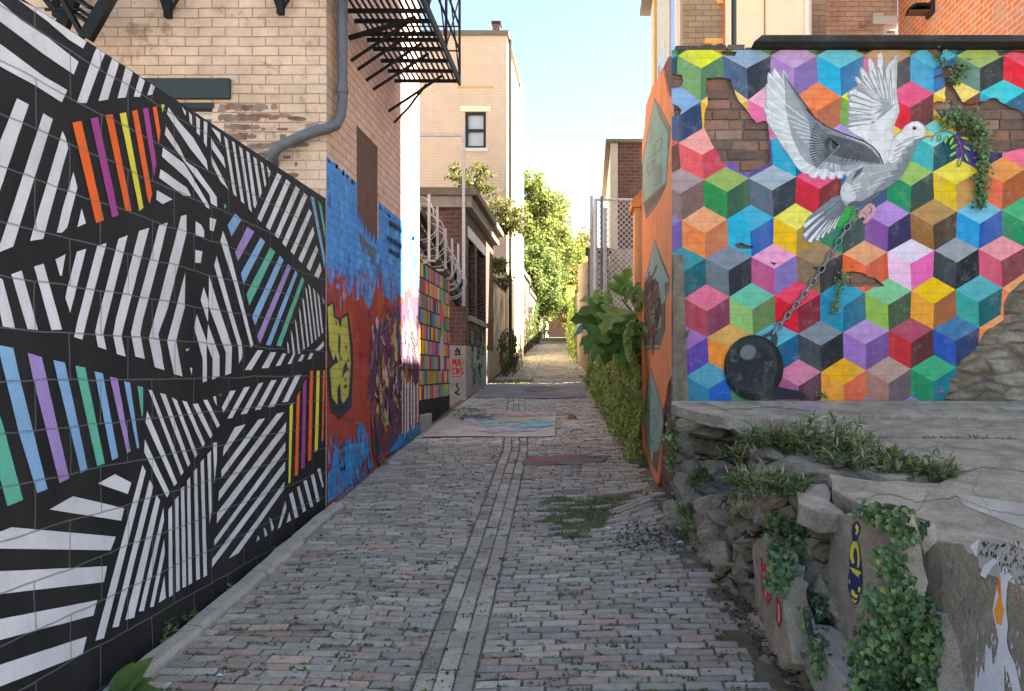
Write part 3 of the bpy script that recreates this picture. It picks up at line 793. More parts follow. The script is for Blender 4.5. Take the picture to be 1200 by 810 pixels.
for i in range(120):
    x = uni(434, 489); y0 = uni(365, 480)
    hgt = uni(8, 42); w = uni(.6, 2.6)
    if y0 + hgt > 520 - (x - 434) * .6: continue
    dx = uni(-7, 7)
    gs(pal(purp, .25), [(x, y0), (x + w, y0 + hgt * .3), (x + dx + w * .8, y0 + hgt), (x + dx - w * .3, y0 + hgt * .9), (x - w * .6, y0 + hgt * .45)], lift=.0052 + .00002 * i)
lay[0] = 80
for i in range(22):
    x = uni(436, 488); y0 = uni(352, 470)
    gs(pal([sc(178, 165, 110), sc(190, 150, 160), sc(210, 190, 120), sc(60, 80, 130)], .2), [(x, y0), (x + 2, y0 + 8), (x + 1.2, y0 + 17), (x - 1.4, y0 + 13), (x - 1.8, y0 + 5)], lift=.0078 + .00003 * i)
for i in range(70):
    x = uni(434, 488); y0 = uni(350, 490)
    if y0 > 505 - (x - 434) * .7: continue
    k = uni(-1, 1)
    strokes(gp, lambda a, b: L(a, b, .0094 + .00001 * i), [(x, y0), (x + 2 * k, y0 + uni(3, 9)), (x + uni(-4, 4), y0 + uni(9, 22))], uni(.35, .9), pal([sc(30, 28, 40), sc(36, 32, 52), sc(210, 200, 190), sc(190, 120, 70), sc(90, 110, 170)], .2))
yel = sc(176, 172, 78); dk = sc(44, 46, 58)
ydk = [(30, 135), (75, 112), (85, 205), (112, 215), (120, 240), (125, 205), (162, 180), (190, 380), (192, 480), (184, 690), (182, 745), (112, 815), (58, 765), (52, 700), (38, 520), (50, 480), (34, 380)]
gs(dk, [q2(p) for p in ydk])
yl = [(38, 152), (68, 132), (75, 212), (100, 228), (115, 280), (125, 222), (153, 202), (170, 380), (176, 480), (162, 680), (132, 725), (120, 700), (112, 600), (95, 640), (98, 735), (66, 690), (52, 520), (80, 490), (48, 380)]
gs(yel, [q2(p) for p in yl])
gs(dk, [q2(p) for p in [(85, 430), (104, 480), (62, 502)]], [q2(p) for p in [(148, 470), (160, 520), (125, 565), (132, 510)]], [q2(p) for p in [(104, 300), (116, 330), (112, 470), (100, 400)]])
gs(sc(150, 80, 70), *[[q2(p) for p in blob(uni(60, 165), uni(240, 640), 7, 16, 8, .3)] for _ in range(9)])
blo = sc(40, 130, 190)
gs(blo, [q3(p) for p in [(12, 720), (14, 600), (30, 540), (62, 500), (80, 350), (110, 390), (130, 390), (160, 330), (170, 370), (190, 352), (205, 345), (225, 222), (250, 245), (270, 282), (292, 335), (284, 400), (262, 450), (240, 480), (200, 560), (130, 640)]],
   [q3(p) for p in [(330, 460), (380, 440), (440, 350), (470, 290), (500, 280), (560, 250), (600, 230), (600, 300), (480, 370), (400, 420)]])
for _ in range(80):
    x = uni(20, 300); y = uni(330, 640) - max(0, x - 200) * .4
    w = uni(4, 14); h_ = uni(20, 90)
    gs(pal([blo, sc(56, 150, 205), sc(36, 100, 150), sc(100, 90, 130), sc(120, 60, 70)], .12), [q3(p) for p in [(x, y - h_), (x + w * .6, y - h_ * .3), (x + w, y + h_ * .3), (x + w * .2, y + h_ * .5), (x - w * .5, y)]], lift=.0100 + .00001 * _)
gs(sc(30, 70, 100), *[[q3(p) for p in blob(uni(100, 150), uni(390, 560), 8, 20, 8, .4)] for _ in range(8)])
gs(sc(190, 90, 100), [q3(p) for p in [(255, 270), (265, 275), (268, 360), (258, 400), (250, 330)]])
gs(sc(120, 40, 38), [q3(p) for p in [(300, 180), (318, 260), (330, 400), (322, 470), (306, 380)]], [q3(p) for p in [(20, 470), (45, 500), (30, 560), (20, 560)]])
gs(dk, [q3(p) for p in [(318, 180), (336, 300), (352, 400), (330, 470), (314, 330)]])
# drips of brown over blue under the boarding, pale stripes at the far corner
for i in range(14):
    x = 419 + i * 1.75
    e = 258 + 26 * math.exp(-((x - 438) / 9) ** 2) + uni(-6, 6)
    c = sc(96, 84, 88)
    v0 = L(x, 244, 0); 
mono = [sc(225, 222, 225), sc(40, 38, 48), sc(214, 120, 150), sc(232, 226, 228), sc(60, 50, 70), sc(220, 214, 214)]
for i in range(17):
    x = 470 + i * 1.2
    gs(mono[i % 6], [(x, uni(446, 456)), (x + 1.0, uni(444, 452)), (x + 1.1, uni(505, 516) - i * .8), (x + .1, uni(500, 516) - i * .8)], lift=.0110 + .00003 * i)
gp.build("wall_painting", MT['side_paint'], tb)

GLY = {'A': [[(0, 1), (.5, 0), (1, 1)], [(.2, .6), (.8, .6)]], 'B': [[(0, 0), (0, 1), (.9, .85), (.9, .6), (0, .5), (.8, .4), (.8, .1), (0, 0)]], 'C': [[(1, .1), (.3, 0), (0, .5), (.3, 1), (1, .9)]], 'D': [[(0, 0), (0, 1), (.8, .8), (.9, .3), (0, 0)]],
       'E': [[(1, 0), (0, 0), (0, 1), (1, 1)], [(0, .5), (.8, .5)]], 'F': [[(1, 0), (0, 0), (0, 1)], [(0, .5), (.8, .5)]], 'G': [[(1, .1), (.3, 0), (0, .5), (.3, 1), (1, .9), (1, .5), (.6, .5)]], 'H': [[(0, 0), (0, 1)], [(1, 0), (1, 1)], [(0, .5), (1, .5)]],
       'I': [[(.5, 0), (.5, 1)]], 'K': [[(0, 0), (0, 1)], [(1, 0), (0, .5), (1, 1)]], 'L': [[(0, 0), (0, 1), (1, 1)]], 'M': [[(0, 1), (.1, 0), (.5, .6), (.9, 0), (1, 1)]], 'N': [[(0, 1), (0, 0), (1, 1), (1, 0)]],
       'O': [[(.5, 0), (0, .4), (.4, 1), (1, .6), (.5, 0)]], 'P': [[(0, 1), (0, 0), (.9, .15), (.8, .5), (0, .55)]], 'R': [[(0, 1), (0, 0), (.9, .15), (.8, .45), (0, .5), (1, 1)]], 'S': [[(1, .05), (.2, 0), (.1, .4), (.9, .6), (.8, 1), (0, .95)]],
       'T': [[(0, 0), (1, 0)], [(.5, 0), (.5, 1)]], 'U': [[(0, 0), (.1, .9), (.5, 1), (.9, .9), (1, 0)]], 'W': [[(0, 0), (.25, 1), (.5, .4), (.75, 1), (1, 0)]], 'Y': [[(0, 0), (.5, .5), (1, 0)], [(.5, .5), (.5, 1)]], '0': [[(.5, 0), (0, .5), (.5, 1), (1, .5), (.5, 0)]], '?': [[(0, .1), (.6, 0), (1, .3), (.5, .55), (.5, .75)], [(.5, .9), (.5, 1)]],
       '5': [[(1, 0), (.1, 0), (0, .45), (.8, .5), (.9, .85), (0, 1)]], '3': [[(0, 0), (.9, .1), (.3, .45), (1, .75), (0, 1)]], '-': [[(0, .5), (1, .5)]], '.': [[(.4, .95), (.6, 1)]]}
def write(mb, to3, txt, x, y, w, h, c, sw, sl=0.0, gap=.35):
    for ch in txt:
        for st_ in GLY.get(ch, []):
            strokes(mb, to3, [(x + gx * w, y + gy * h + sl * (gx * w)) for gx, gy in st_], sw, c)
        x += w * (1 + gap); y += sl * w * (1 + gap)
# three lines of unreadable dark scribble on the blue field
wm = MB()
L3 = lambda x, y: L(x, y, .0125)
random.seed(5)
for (x0, x1, y, sl, hh_) in [(454.5, 469, 257, .62, 8.5), (452, 469, 275, .62, 7.5), (455, 467, 290, .55, 8)]:
    x = x0
    while x < x1:
        w = uni(1.0, 1.6); yy_ = y + (x - x0) * sl
        for _ in range(3):
            a, b = uni(0, w), uni(0, w)
            strokes(wm, L3, [(x + a, yy_ + uni(0, 2.5)), (x + uni(0, w), yy_ + hh_ * .5), (x + b, yy_ + hh_ - uni(0, 2.5))], .55, sc(34, 44, 74))
        x += w * 1.35
wm.build("lettering", MT['side_paint'], tb)

# downspout at the corner
pm_ = MB()
pm_.tube([(-2.06, 6.42, 9.3), (-2.06, 6.42, 4.02), (-2.07, 6.40, 3.90), (-2.09, 6.33, 3.80), (-2.13, 6.235, 3.745), (-2.2, 6.19, 3.71), (-2.3, 6.19, 3.675), (-2.50, 6.19, 3.585), (-2.56, 6.22, 3.53), (-2.585, 6.28, 3.46)], .043, 14)
dp = pm_.build("downspout", MT['pipe'], tb, smooth=True)
for z in (4.1, 5.3):
    m = MB(); m.tube([(-2.06, 6.42, z), (-2.06, 6.42, z + .05)], .050, 14); m.build("pipe_joint", MT['pipe'], dp)
m = MB(); m.tube([(-2.115, 6.55, 9), (-2.115, 6.55, 4.2)], .012, 8); m.build("conduit", MT['pipe'], tb)

# ------------------------------------------------------------------ fire escapes
fe = thing("fire_escape", "black steel fire escape balcony with slatted floor, braced off the alley side wall", "fire escape", (-1.8, 7.6, 4.96))
X0, X1, D0, D1, ZF = -2.14, -1.43, 5.9, 8.5, 4.98
m = MB()
k = 0
for i in range(13):
    x = X0 + .05 + i * (X1 - X0 - .06) / 12
    m.box(x - .009, x + .009, D0, D1, ZF + .03, ZF + .045)
m.build("slats", MT['metal_black'], fe)
for y in (D0, 6.5, 6.85, 7.05, 7.32, 7.45, 7.66, 7.95, 8.22, D1):
    m = MB(); m.box(X0 - .1, X1 - .0125, y - .010, y + .010, ZF - .008, ZF + .029); m.build("joist", MT['metal_black'], fe)
m = MB()
m.box(X1 - .012, X1 + .012, D0, D1 + .012, ZF - .04, ZF + .046); m.build("edge_rail", MT['metal_black'], fe)
m = MB()
for y in (D0 + .02, 6.85, 7.7, D1): m.box(X1 - .012, X1 + .012, y - .012, y + .012, ZF + .047, ZF + .95)
for z in (.35, .62, .95): m.box(X1 - .010, X1 + .010, D0, D1, ZF + z - .012, ZF + z)
m.tube([(X1, 6.85, ZF + .05), (X1, 7.7, ZF + .95)], .008, 6); m.tube([(X1, 7.7, ZF + .05), (X1, 8.5, ZF + .95)], .008, 6); m.tube([(X1, 6.85, ZF + .95), (X1, 7.7, ZF + .05)], .008, 6); m.tube([(X1, 7.7, ZF + .95), (X1, 8.5, ZF + .05)], .008, 6)
for z in (.35, .62, .95): m.box(X0, X1, D1 - .010, D1 + .010, ZF + z - .011, ZF + z - .001)
m.build("railing", MT['metal_black'], fe)
for (y, zd, xo, w) in [(6.88, .22, -1.55, .035), (6.94, .40, -1.62, .022), (7.14, .40, -1.62, .022), (7.41, .40, -1.62, .022), (7.65, .40, -1.60, .022), (8.23, .42, -1.58, .022)]:
    m = MB(); m.bar((LX, y, ZF - zd), (xo, y + .02, ZF - .03), w, w); m.build("brace", MT['metal_black'], fe)
m = MB(); m.tube([(LX, 8.48, EYE + 2.75), (-1.98, 8.48, EYE + 2.93), (-1.93, 8.48, EYE + 3.0), (-1.79, 8.48, ZF - .03)], .014, 8); m.build("brace", MT['metal_black'], fe)

st_ = thing("fire_stair", "black steel stair stringers with cross braces at the top left corner", "fire escape", P(80, 0, 6.0))
def S(px, py, d=6.0): return P(px, py, d)
m = MB(); m.bar(S(72, 34, 6.0), S(130, -110, 6.0), .055, .09); m.build("stringer", MT['metal_black'], st_)
m = MB(); m.bar(S(101, 45, 5.75), S(166, -70, 5.75), .055, .09); m.build("stringer", MT['metal_black'], st_)
m = MB(); m.bar(S(67, 0, 6.1), S(67, -120, 6.1), .04, .05); m.bar(S(66, 20, 6.1), S(66, -2, 6.1), .04, .05); m.build("hanger", MT['metal_black'], st_)
m = MB(); m.bar(S(48, -8, 6.05), S(73, 24, 6.05), .04, .04); m.bar(S(70, -6, 5.9), S(98, 44, 5.85), .035, .035); m.build("cross_brace", MT['metal_black'], st_)
m = MB(); m.tube([S(53, 11.5, 5.9), S(92, 11.5, 5.9)], .012, 8); m.build("tie_rod", MT['metal_black'], st_)
for k in range(5):
    t = k * .22
    a = S(88 + 20 * t, 15 - 70 * t, 6.0); b = S(107 + 20 * t, 27 - 70 * t, 5.75)
    m = MB(); m.bar(a, b, .10, .018); m.build("tread", MT['metal_black'], st_)
m = MB(); m.bar(S(92, 10, 6.0), S(110, 23, 5.75), .02, .02); m.build("tie_rod", MT['metal_black'], st_)
for (px, py, lab) in [(197, 21, "short black steel bracket hanging on tan brick above the slate green lintel"), (329, 17, "short black steel bracket on tan brick just left of the downspout")]:
    bt_ = thing("wall_bracket", lab, "bracket", S(px, py, 6.2), "steel brackets on the tan wall")
    m = MB(); m.bar(S(px, py, 6.2), S(px, -60, 6.2), .05, .05); m.build("post", MT['metal_black'], bt_)
    m = MB(); m.bar(S(px - 2, py - 6, 6.2), S(px - 16, -30, 6.2), .03, .03); m.bar(S(px + 3, py - 8, 6.2), S(px + 18, -14, 6.2), .02, .02); m.build("strut", MT['metal_black'], bt_)
c_ = MB(); c_.tube([P(105, 22, 6.25), P(105, -60, 6.25)], .018, 8)
c_.build("vent_pipe", MT['conc_l'], tb)

# ------------------------------------------------------------------ colour-bar panel, frames, razor wire
PX = LX
pf = thing("painted_panel", "fence panel painted with rows of small multicoloured bars", "fence", (PX, 10.8, 1))
m = MB(); m.col((.02, .02, .022)); m.box(PX - .10, PX - .02, 9.80, 11.98, .9, 3.22); m.build("panel", MT['paint'], pf)
cb_ = MB()
bar_c = [sc(226, 98, 40), sc(60, 160, 90), sc(224, 190, 50), sc(200, 60, 60), sc(60, 120, 190), sc(90, 170, 180), sc(210, 120, 150), sc(110, 90, 150), sc(120, 110, 90), sc(235, 140, 40), sc(80, 180, 70), sc(70, 70, 110), sc(150, 160, 170)]
for r in range(9):
    z0 = 1.40 + r * .2
    y = 9.81
    while y < 11.95:
        w = uni(.055, .13)
        e = min(y + w, 11.97)
        cb_.face([(PX - .0175, y, z0 + .006), (PX - .0175, e, z0 + .006), (PX - .0175, e, z0 + .186), (PX - .0175, y, z0 + .186)], pal(bar_c, .1))
        y += w
fig = MB()
for i, (cx, cz, rx, rz, c) in enumerate([(11.35, 2.62, .16, .22, sc(210, 90, 130)), (11.40, 2.3, .14, .2, sc(150, 160, 90)), (11.3, 2.05, .12, .3, sc(180, 180, 190)), (11.45, 2.75, .08, .1, sc(120, 180, 80))]):
    fig.face([(PX - .0165 + .0005 * i, cx + rx * math.cos(t * math.pi / 8), cz + rz * math.sin(t * math.pi / 8) * uni(.85, 1.1)) for t in range(16)], c)
cb_.build("colour_bars", MT['paint'], pf); fig.build("painted_figure", MT['paint'], pf)
m = MB(); m.box(PX - .3, PX + .05, 9.76, 10.3, .6, 1.22); o = m.build("concrete_step", MT['conc_l'], loc=(PX, 10, .9), bevel=.02)
props(o, "small concrete step block at the foot of the painted panel", "step")
for i, (px, y0, y1, d, lab) in enumerate([(497, 228, 306, 10.05, "first"), (509, 242, 304, 10.6, "second"), (522, 268, 315, 11.2, "third"), (533, 280, 325, 11.75, "fourth"), (541.5, 286, 332, 12.3, "fifth")]):
    x = LX + .06
    z1 = EYE + (436 - y0) * d / F; z0 = EYE + (436 - y1) * d / F
    m = MB(); m.bar((x, d, z0), (x, d, z1), .032, .032); m.bar((x - .02, d, z0 - .02), (x - .33, d + .02, z0 - .02), .03, .03)
    o = m.build("wire_bracket", MT['white_metal'], loc=(x, d, z0))
    props(o, "%s pale steel L bracket carrying razor wire, counting from the camera" % lab, "bracket", "razor wire brackets")
m = MB(); m.bar((LX - .0, 13.2, 2.9), (LX - .0, 13.2, 5.86), .05, .05); m.bar((LX - 1.0, 13.2, 5.84), (LX - .03, 13.2, 5.84), .045, .045)
o = m.build("pipe_frame", MT['galv'], loc=(LX, 13.2, 2.9)); props(o, "tall grey pipe frame with a horizontal arm against the cream wall", "pipe frame")
for (d0, d1, zc, rad, turns, lab) in [(10.0, 11.3, 3.82, .25, 6, "large loose coil of rusty razor wire above the colour bar panel"), (11.5, 12.7, 3.45, .24, 7, "tighter silver coil of razor wire beside the brown brick corner")]:
    m = MB(); pts = []
    n = turns * 20
    for i in range(n + 1):
        t = i / n; a = 2 * math.pi * turns * t
        rr = rad * (1 + .12 * math.sin(a * .37))
        pts.append((LX - .12 + rr * math.cos(a) * 1.0, d0 + (d1 - d0) * t, zc - .25 * t + rr * math.sin(a)))
    m.tube(pts, .0075, 5)
    for i in range(0, n, 3):
        p = Vector(pts[i]); v = Vector((uni(-1, 1), uni(-1, 1), uni(-1, 1))).normalized() * .022
        m.bar(p - v, p + v, .007, .004)
    o = m.build("razor_wire", MT['white_metal'] if d0 < 11 else MT['galv'], loc=(LX, d0, zc)); props(o, lab, "razor wire", "razor wire coils")
m = MB()
m.bar((LX - .05, 9.76, 3.9), (LX - .05, 13.3, 3.28), .08, .10); m.bar((LX - .12, 9.78, 3.72), (LX - .12, 13.3, 3.0), .06, .2)
o = m.build("sloping_beam", MT['dark_trim'], loc=(LX, 11.5, 3.5)); props(o, "dark sloping beam running behind the razor wire", "beam")

# ------------------------------------------------------------------ brown brick building with louvred windows
bb = thing("brick_building", "dark red brick building with louvred windows and grey concrete plinth", "building", (-4, 15, 1.4))
m = MB()
FD = 13.36; BE = 17.3
m.box(-7, LX, FD, FD + .3, 2.23, 4.62); m.build("front_wall", MT['brick_front'], bb)
wins = [(13.72, 14.52), (14.78, 15.92)]
ZW0, ZW1 = 2.78, 4.16
m = MB()
yprev = FD + .301
for a_, b_ in wins:
    m.box(LX - .3, LX - .001, yprev, a_, 2.23, 4.62)
    m.box(LX - .3, LX - .002, a_ + .0005, b_ - .0005, 2.23, ZW0); m.box(LX - .3, LX - .002, a_ + .0005, b_ - .0005, ZW1, 4.62)
    yprev = b_
m.box(LX - .3, LX - .001, yprev, BE, 2.23, 4.62)
m.build("side_wall", MT['brick_side'], bb)
m = MB(); m.box(-7, LX + .012, FD - .012, BE + .01, .4, 2.229); m.build("plinth", MT['conc_l'], bb)
m = MB(); m.box(-7.2, LX + .22, FD - .14, BE + .1, 4.82, 4.93); m.box(-7.2, LX + .18, FD - .10, BE + .06, 4.93 + .001, 4.96); cn = m.build("cornice", MT['cornice'], bb)
m = MB(); m.box(-7.1, LX + .12, FD - .08, BE + .05, 4.625, 4.815); m.build("frieze", MT['conc_l'], cn)
for a_, b_ in wins:
    m = MB()
    for k in range(22):
        z = ZW0 + .03 + k * (ZW1 - ZW0 - .06) / 22
        m.hexa([(LX - .16, a_ + .04, z + .03), (LX - .16, b_ - .04, z + .03), (LX - .05, b_ - .04, z), (LX - .05, a_ + .04, z)][::-1],
               [(LX - .16, a_ + .04, z + .045), (LX - .16, b_ - .04, z + .045), (LX - .05, b_ - .04, z + .015), (LX - .05, a_ + .04, z + .015)][::-1])
    m.box(LX - .2, LX - .17, a_, b_, ZW0, ZW1)
    wo = m.build("louvred_window", mk("louvre_paint", col=(.10, .065, .05), var=.2, bump=.1), bb)
    m = MB(); m.box(LX - .1, LX + .012, a_ - .1, b_ + .1, ZW1 + .002, ZW1 + .2); m.build("lintel", MT['white'], wo)
    m = MB(); m.box(LX - .1, LX + .05, a_ - .08, b_ + .08, ZW0 - .10, ZW0 - .002); m.build("sill", MT['conc_l'], wo)
# red letters and black doodles on the plinth front, blue-green lettering on its side
tm = MB()
T3 = lambda x, y: P(x, y, FD - .016)
rd = sc(205, 40, 50)
write(tm, T3, "MA", 530.5, 421, 4.0, 8.5, rd, 1.3); strokes(tm, T3, [(541.5, 425.5), (543, 425.5)], 1.4, rd)
write(tm, T3, "CBS", 530, 432, 3.4, 6, rd, 1.2)
strokes(tm, T3, [(530, 441), (534, 442), (541, 440.5)], 1.1, rd)
for pts in ([(534, 414), (536, 408), (538, 414)], [(533, 416), (540, 415)], [(536, 449), (535, 453), (538, 456), (534, 460), (538, 463), (533, 460)], [(533, 411), (535, 413)], [(539, 410), (538, 414)]):
    strokes(tm, T3, pts, 1.5, (.02, .02, .022))
tm.build("lettering", MT['paint'], bb)
gm = MB()
LB = lambda x, y, o=.014: L(x, y, o)
random.seed(21)
for i in range(26):
    x = uni(549, 567); y0 = uni(384, 432)
    c = pal([sc(70, 130, 170), sc(90, 150, 110), sc(40, 60, 90), sc(150, 170, 160), sc(60, 100, 90)], .2)
    w = uni(1, 3); hgt = uni(8, 22)
    gm.face([LB(x + a * w, y0 + b * hgt, .0135 + .0006 * i) for a, b in [(0, 0), (.8, .2), (.5, .5), (1, .9), (.2, 1), (-.3, .6), (.2, .4)]], c)
gm.build("wall_painting", MT['paint'], bb)

# low wall with faded mural between the brick building and the tall cream house
lw = thing("yard_wall", "low pale wall with faded blue and yellow mural past the louvred building", "wall", (LX, 18.7, 1.7))
m = MB(); m.col(sc(205, 190, 165)); m.box(LX - .25, LX - .03, BE + .11, 20.08, 1.2, 3.85); m.build("wall", MT['paint'], lw)
m = MB()
for i in range(30):
    y = uni(17.5, 19.9); z = uni(2.2, 3.5); r = uni(.08, .3)
    m.face([(LX - .0285 + .0003 * i, y + r * a, z + r * 1.3 * b) for a, b in [(0, 1), (.5, .6), (.4, -.2), (.1, -1), (-.3, -.5), (-.6, .3)]], pal([sc(150, 170, 190), sc(190, 180, 120), sc(110, 110, 130), sc(210, 200, 190), sc(170, 130, 110)], .15))
m.build("wall_painting", MT['paint'], lw)
m = MB(); m.box(LX - .3, LX + .02, BE + .11, 20.07, 3.851, 3.95); m.build("coping", MT['cornice'], lw)

# tall cream house
ch = thing("apartment_house", "tall cream painted brick house with one dark framed window facing the camera", "building", (-4, 22, 2))
CD, CE = 20.1, 23.9
CT = EYE + 394 * CD / F
cxw0, cxw1 = (545 - 690) * CD / F, (569.5 - 690) * CD / F
czw0, czw1 = EYE + (436 - 174) * CD / F, EYE + (436 - 131) * CD / F
m = MB()
m.box(-8, cxw0, CD, CD + .3, .5, CT); m.box(cxw1, LX, CD, CD + .3, .5, CT)
m.box(cxw0 + .0005, cxw1 - .0005, CD + .001, CD + .3, .5, czw0); m.box(cxw0 + .0005, cxw1 - .0005, CD + .001, CD + .3, czw1, CT)
m.build("front_wall", MT['cream_brick'], ch)
m = MB(); m.box(LX - .3, LX - .001, CD + .301, CE, .5, CT); m.box(-8, LX - .301, CE - .3, CE, .5, CT); m.build("side_wall", MT['cream_side'], ch)
m = MB(); m.box(-8.1, LX + .06, CD - .06, CE + .1, CT + .001, CT + .12); m.build("roof", MT['cornice'], ch)
m = MB(); fw = .07
m.box(cxw0, cxw1, CD + .03, CD + .09, czw1 - fw, czw1); m.box(cxw0, cxw1, CD + .03, CD + .09, czw0, czw0 + fw)
m.box(cxw0, cxw0 + fw, CD + .031, CD + .089, czw0 + fw, czw1 - fw); m.box(cxw1 - fw, cxw1, CD + .031, CD + .089, czw0 + fw, czw1 - fw)
zm = (czw0 + czw1) / 2
m.box(cxw0 + fw, cxw1 - fw, CD + .032, CD + .088, zm - .035, zm + .035)
wo = m.build("window", MT['dark_trim'], ch)
m = MB(); m.box(cxw0 + fw, cxw1 - fw, CD + .10, CD + .12, czw0, czw1); m.build("pane", MT['blind'], wo)
m = MB(); m.box(cxw0 - .12, cxw1 + .12, CD - .03, CD + .03, czw1 + .002, czw1 + .14); m.build("lintel", MT['stucco'], wo)
m = MB(); m.box(cxw0 - .06, cxw1 + .06, CD - .06, CD + .03, czw0 - .09, czw0 - .002); m.build("sill", MT['white'], wo)
m = MB(); m.box(cxw0 - .2, cxw1 + .2, CD - .015, CD + .02, czw1 + .62, czw1 + .66); m.build("ledge", MT['yellow_trim'], ch)
cx = (582 - 690) * 21.2 / F
m = MB(); m.box(cx - .1, cx + .1, 21.1, 21.35, CT + .121, EYE + (436 - 30) * 21.2 / F); cho = m.build("chimney", MT['brick_front'], ch)
m = MB(); m.box(cx - .13, cx + .13, 21.07, 21.38, EYE + 406 * 21.2 / F + .001, EYE + 409 * 21.2 / F); m.build("chimney_cap", MT['dark_trim'], cho)
m = MB(); m.tube([(LX + .07, CD + .25, 1.9), (LX + .07, CD + .25, CT)], .045, 8); m.build("downspout", MT['dark_trim'], ch)
m = MB(); m.tube([(LX + .09, CE - .3, 2.2), (LX + .09, CE - .3, CT)], .06, 8); m.build("downspout", MT['white'], ch)

# houses and yard walls further up the left side
def simple_house(name, label, x1, d0, d1, zt, mat, frontmat, dx=5, dims=None, roofmat=None):
    o = thing(name, label, "building" if "house" in name else "wall", (x1, (d0 + d1) / 2, prof(d0)))
    zb = prof(d0) - .6
    m = MB(); m.box(x1 - dx, x1, d0, d0 + .25, zb, zt); m.build("front_wall", frontmat, o)
    m = MB(); m.box(x1 - .25, x1 - .001, d0 + .251, d1, zb, zt); m.build("side_wall", mat, o)
    m = MB(); m.box(x1 - dx - .1, x1 + .06, d0 - .05, d1 + .05, zt + .001, zt + .14); m.build("roof", roofmat or MT['cornice'], o)
    return o
pink_plain = mk('faded_red_paint', col=(.42, .2, .17), axes='yz', brick=(.22, .078, .006), mortar=(.35, .22, .18), bstr=.4, var=.2, vscale=2, stain=(.6, .5, .45), stains=1.2, stainamt=.7, streak=True)
white_plain = mk('whitewashed_wall', col=(.62, .58, .52), var=.12, vscale=1.5, bump=.2, stain=(.5, .3, .32), stains=.9, stainamt=.6)
h1 = simple_house("row_house", "faded red brick row house just beyond the tall cream house", LX - .02, 24.05, 28.0, 5.0, MT['brick_side'], MT['brick_front'])
for y in (24.9, 26.4):
    m = MB(); m.box(LX - .1, LX + .02, y, y + .7, 3.6, 4.6); wo = m.build("window", MT['white'], h1)
    m = MB(); m.box(LX - .05, LX + .03, y + .08, y + .62, 3.66, 4.54); m.build("pane", MT['glass'], wo)
h2 = simple_house("yard_wall", "whitewashed yard wall with a pink and blue upper patch", LX - .05, 28.1, 31.5, 4.7, white_plain, white_plain, dx=.5)
m = MB(); m.box(LX - .1, LX - .04, 30.4, 31.4, 3.5, 4.6); m.build("blue_patch", mk('pale_blue_paint', col=(.35, .48, .58), bump=.1), h2)
m = MB(); m.box(LX - .1, LX - .042, 28.6, 30.3, 3.6, 4.6); m.build("pink_patch", mk('pink_paint', col=(.62, .36, .34), bump=.1), h2)
h3 = simple_house("row_house", "small shaded brick house under the trees, after the white yard wall", LX - .35, 33.5, 38, 5.2, MT['brick_side'], MT['brick_front'])
h4 = simple_house("garden_wall", "short grey garden wall beneath the far tree", LX - .5, 39, 47, 4.9, MT['conc_l'], MT['conc_l'], dx=.4)
# ------------------------------------------------------------------ mural wall and its orange alley end
RX = .614
def O(px, py, off=0.0):
    d = RX * F / (px - 690.0)
    v = P(px, py, d); v.x = RX - off
    return v
mw = thing("mural_wall", "tall brick wall with a mural of coloured cubes and a flying grey dove, orange plaster on its alley end", "wall", (2.5, 5.8, 1.6))
ZTOP = EYE + (436 - 59) * MD / F
m = MB()
m.box(RX + .30, 5.0, 5.735, 6.05, .3, ZTOP + .005)
m.build("wall_core", MT['mortar'], mw)
# side body, broken top
side = [(787, 640), (787, 66), (781, 66), (776, 76), (770, 92), (764, 100), (759, 113), (756, 122), (754, 150), (752, 168), (752, 600)]
def prism(mb, pts, vec, c=None):
    vec = Vector(vec); n = len(pts)
    q = [Vector(p) + vec for p in pts]
    mb.raw(list(pts) + q, [tuple(range(n)), tuple(range(2 * n - 1, n - 1, -1))] + [(i, (i + 1) % n, (i + 1) % n + n, i + n)[::-1] for i in range(n)], c)
pts = []
for px, py in side:
    v = O(px, py); v.x = RX + .02; v.y = max(5.736, v.y); pts.append(v)
m = MB(); prism(m, pts, (.279, 0, 0)); m.build("end_wall", MT['brick_side'], mw)
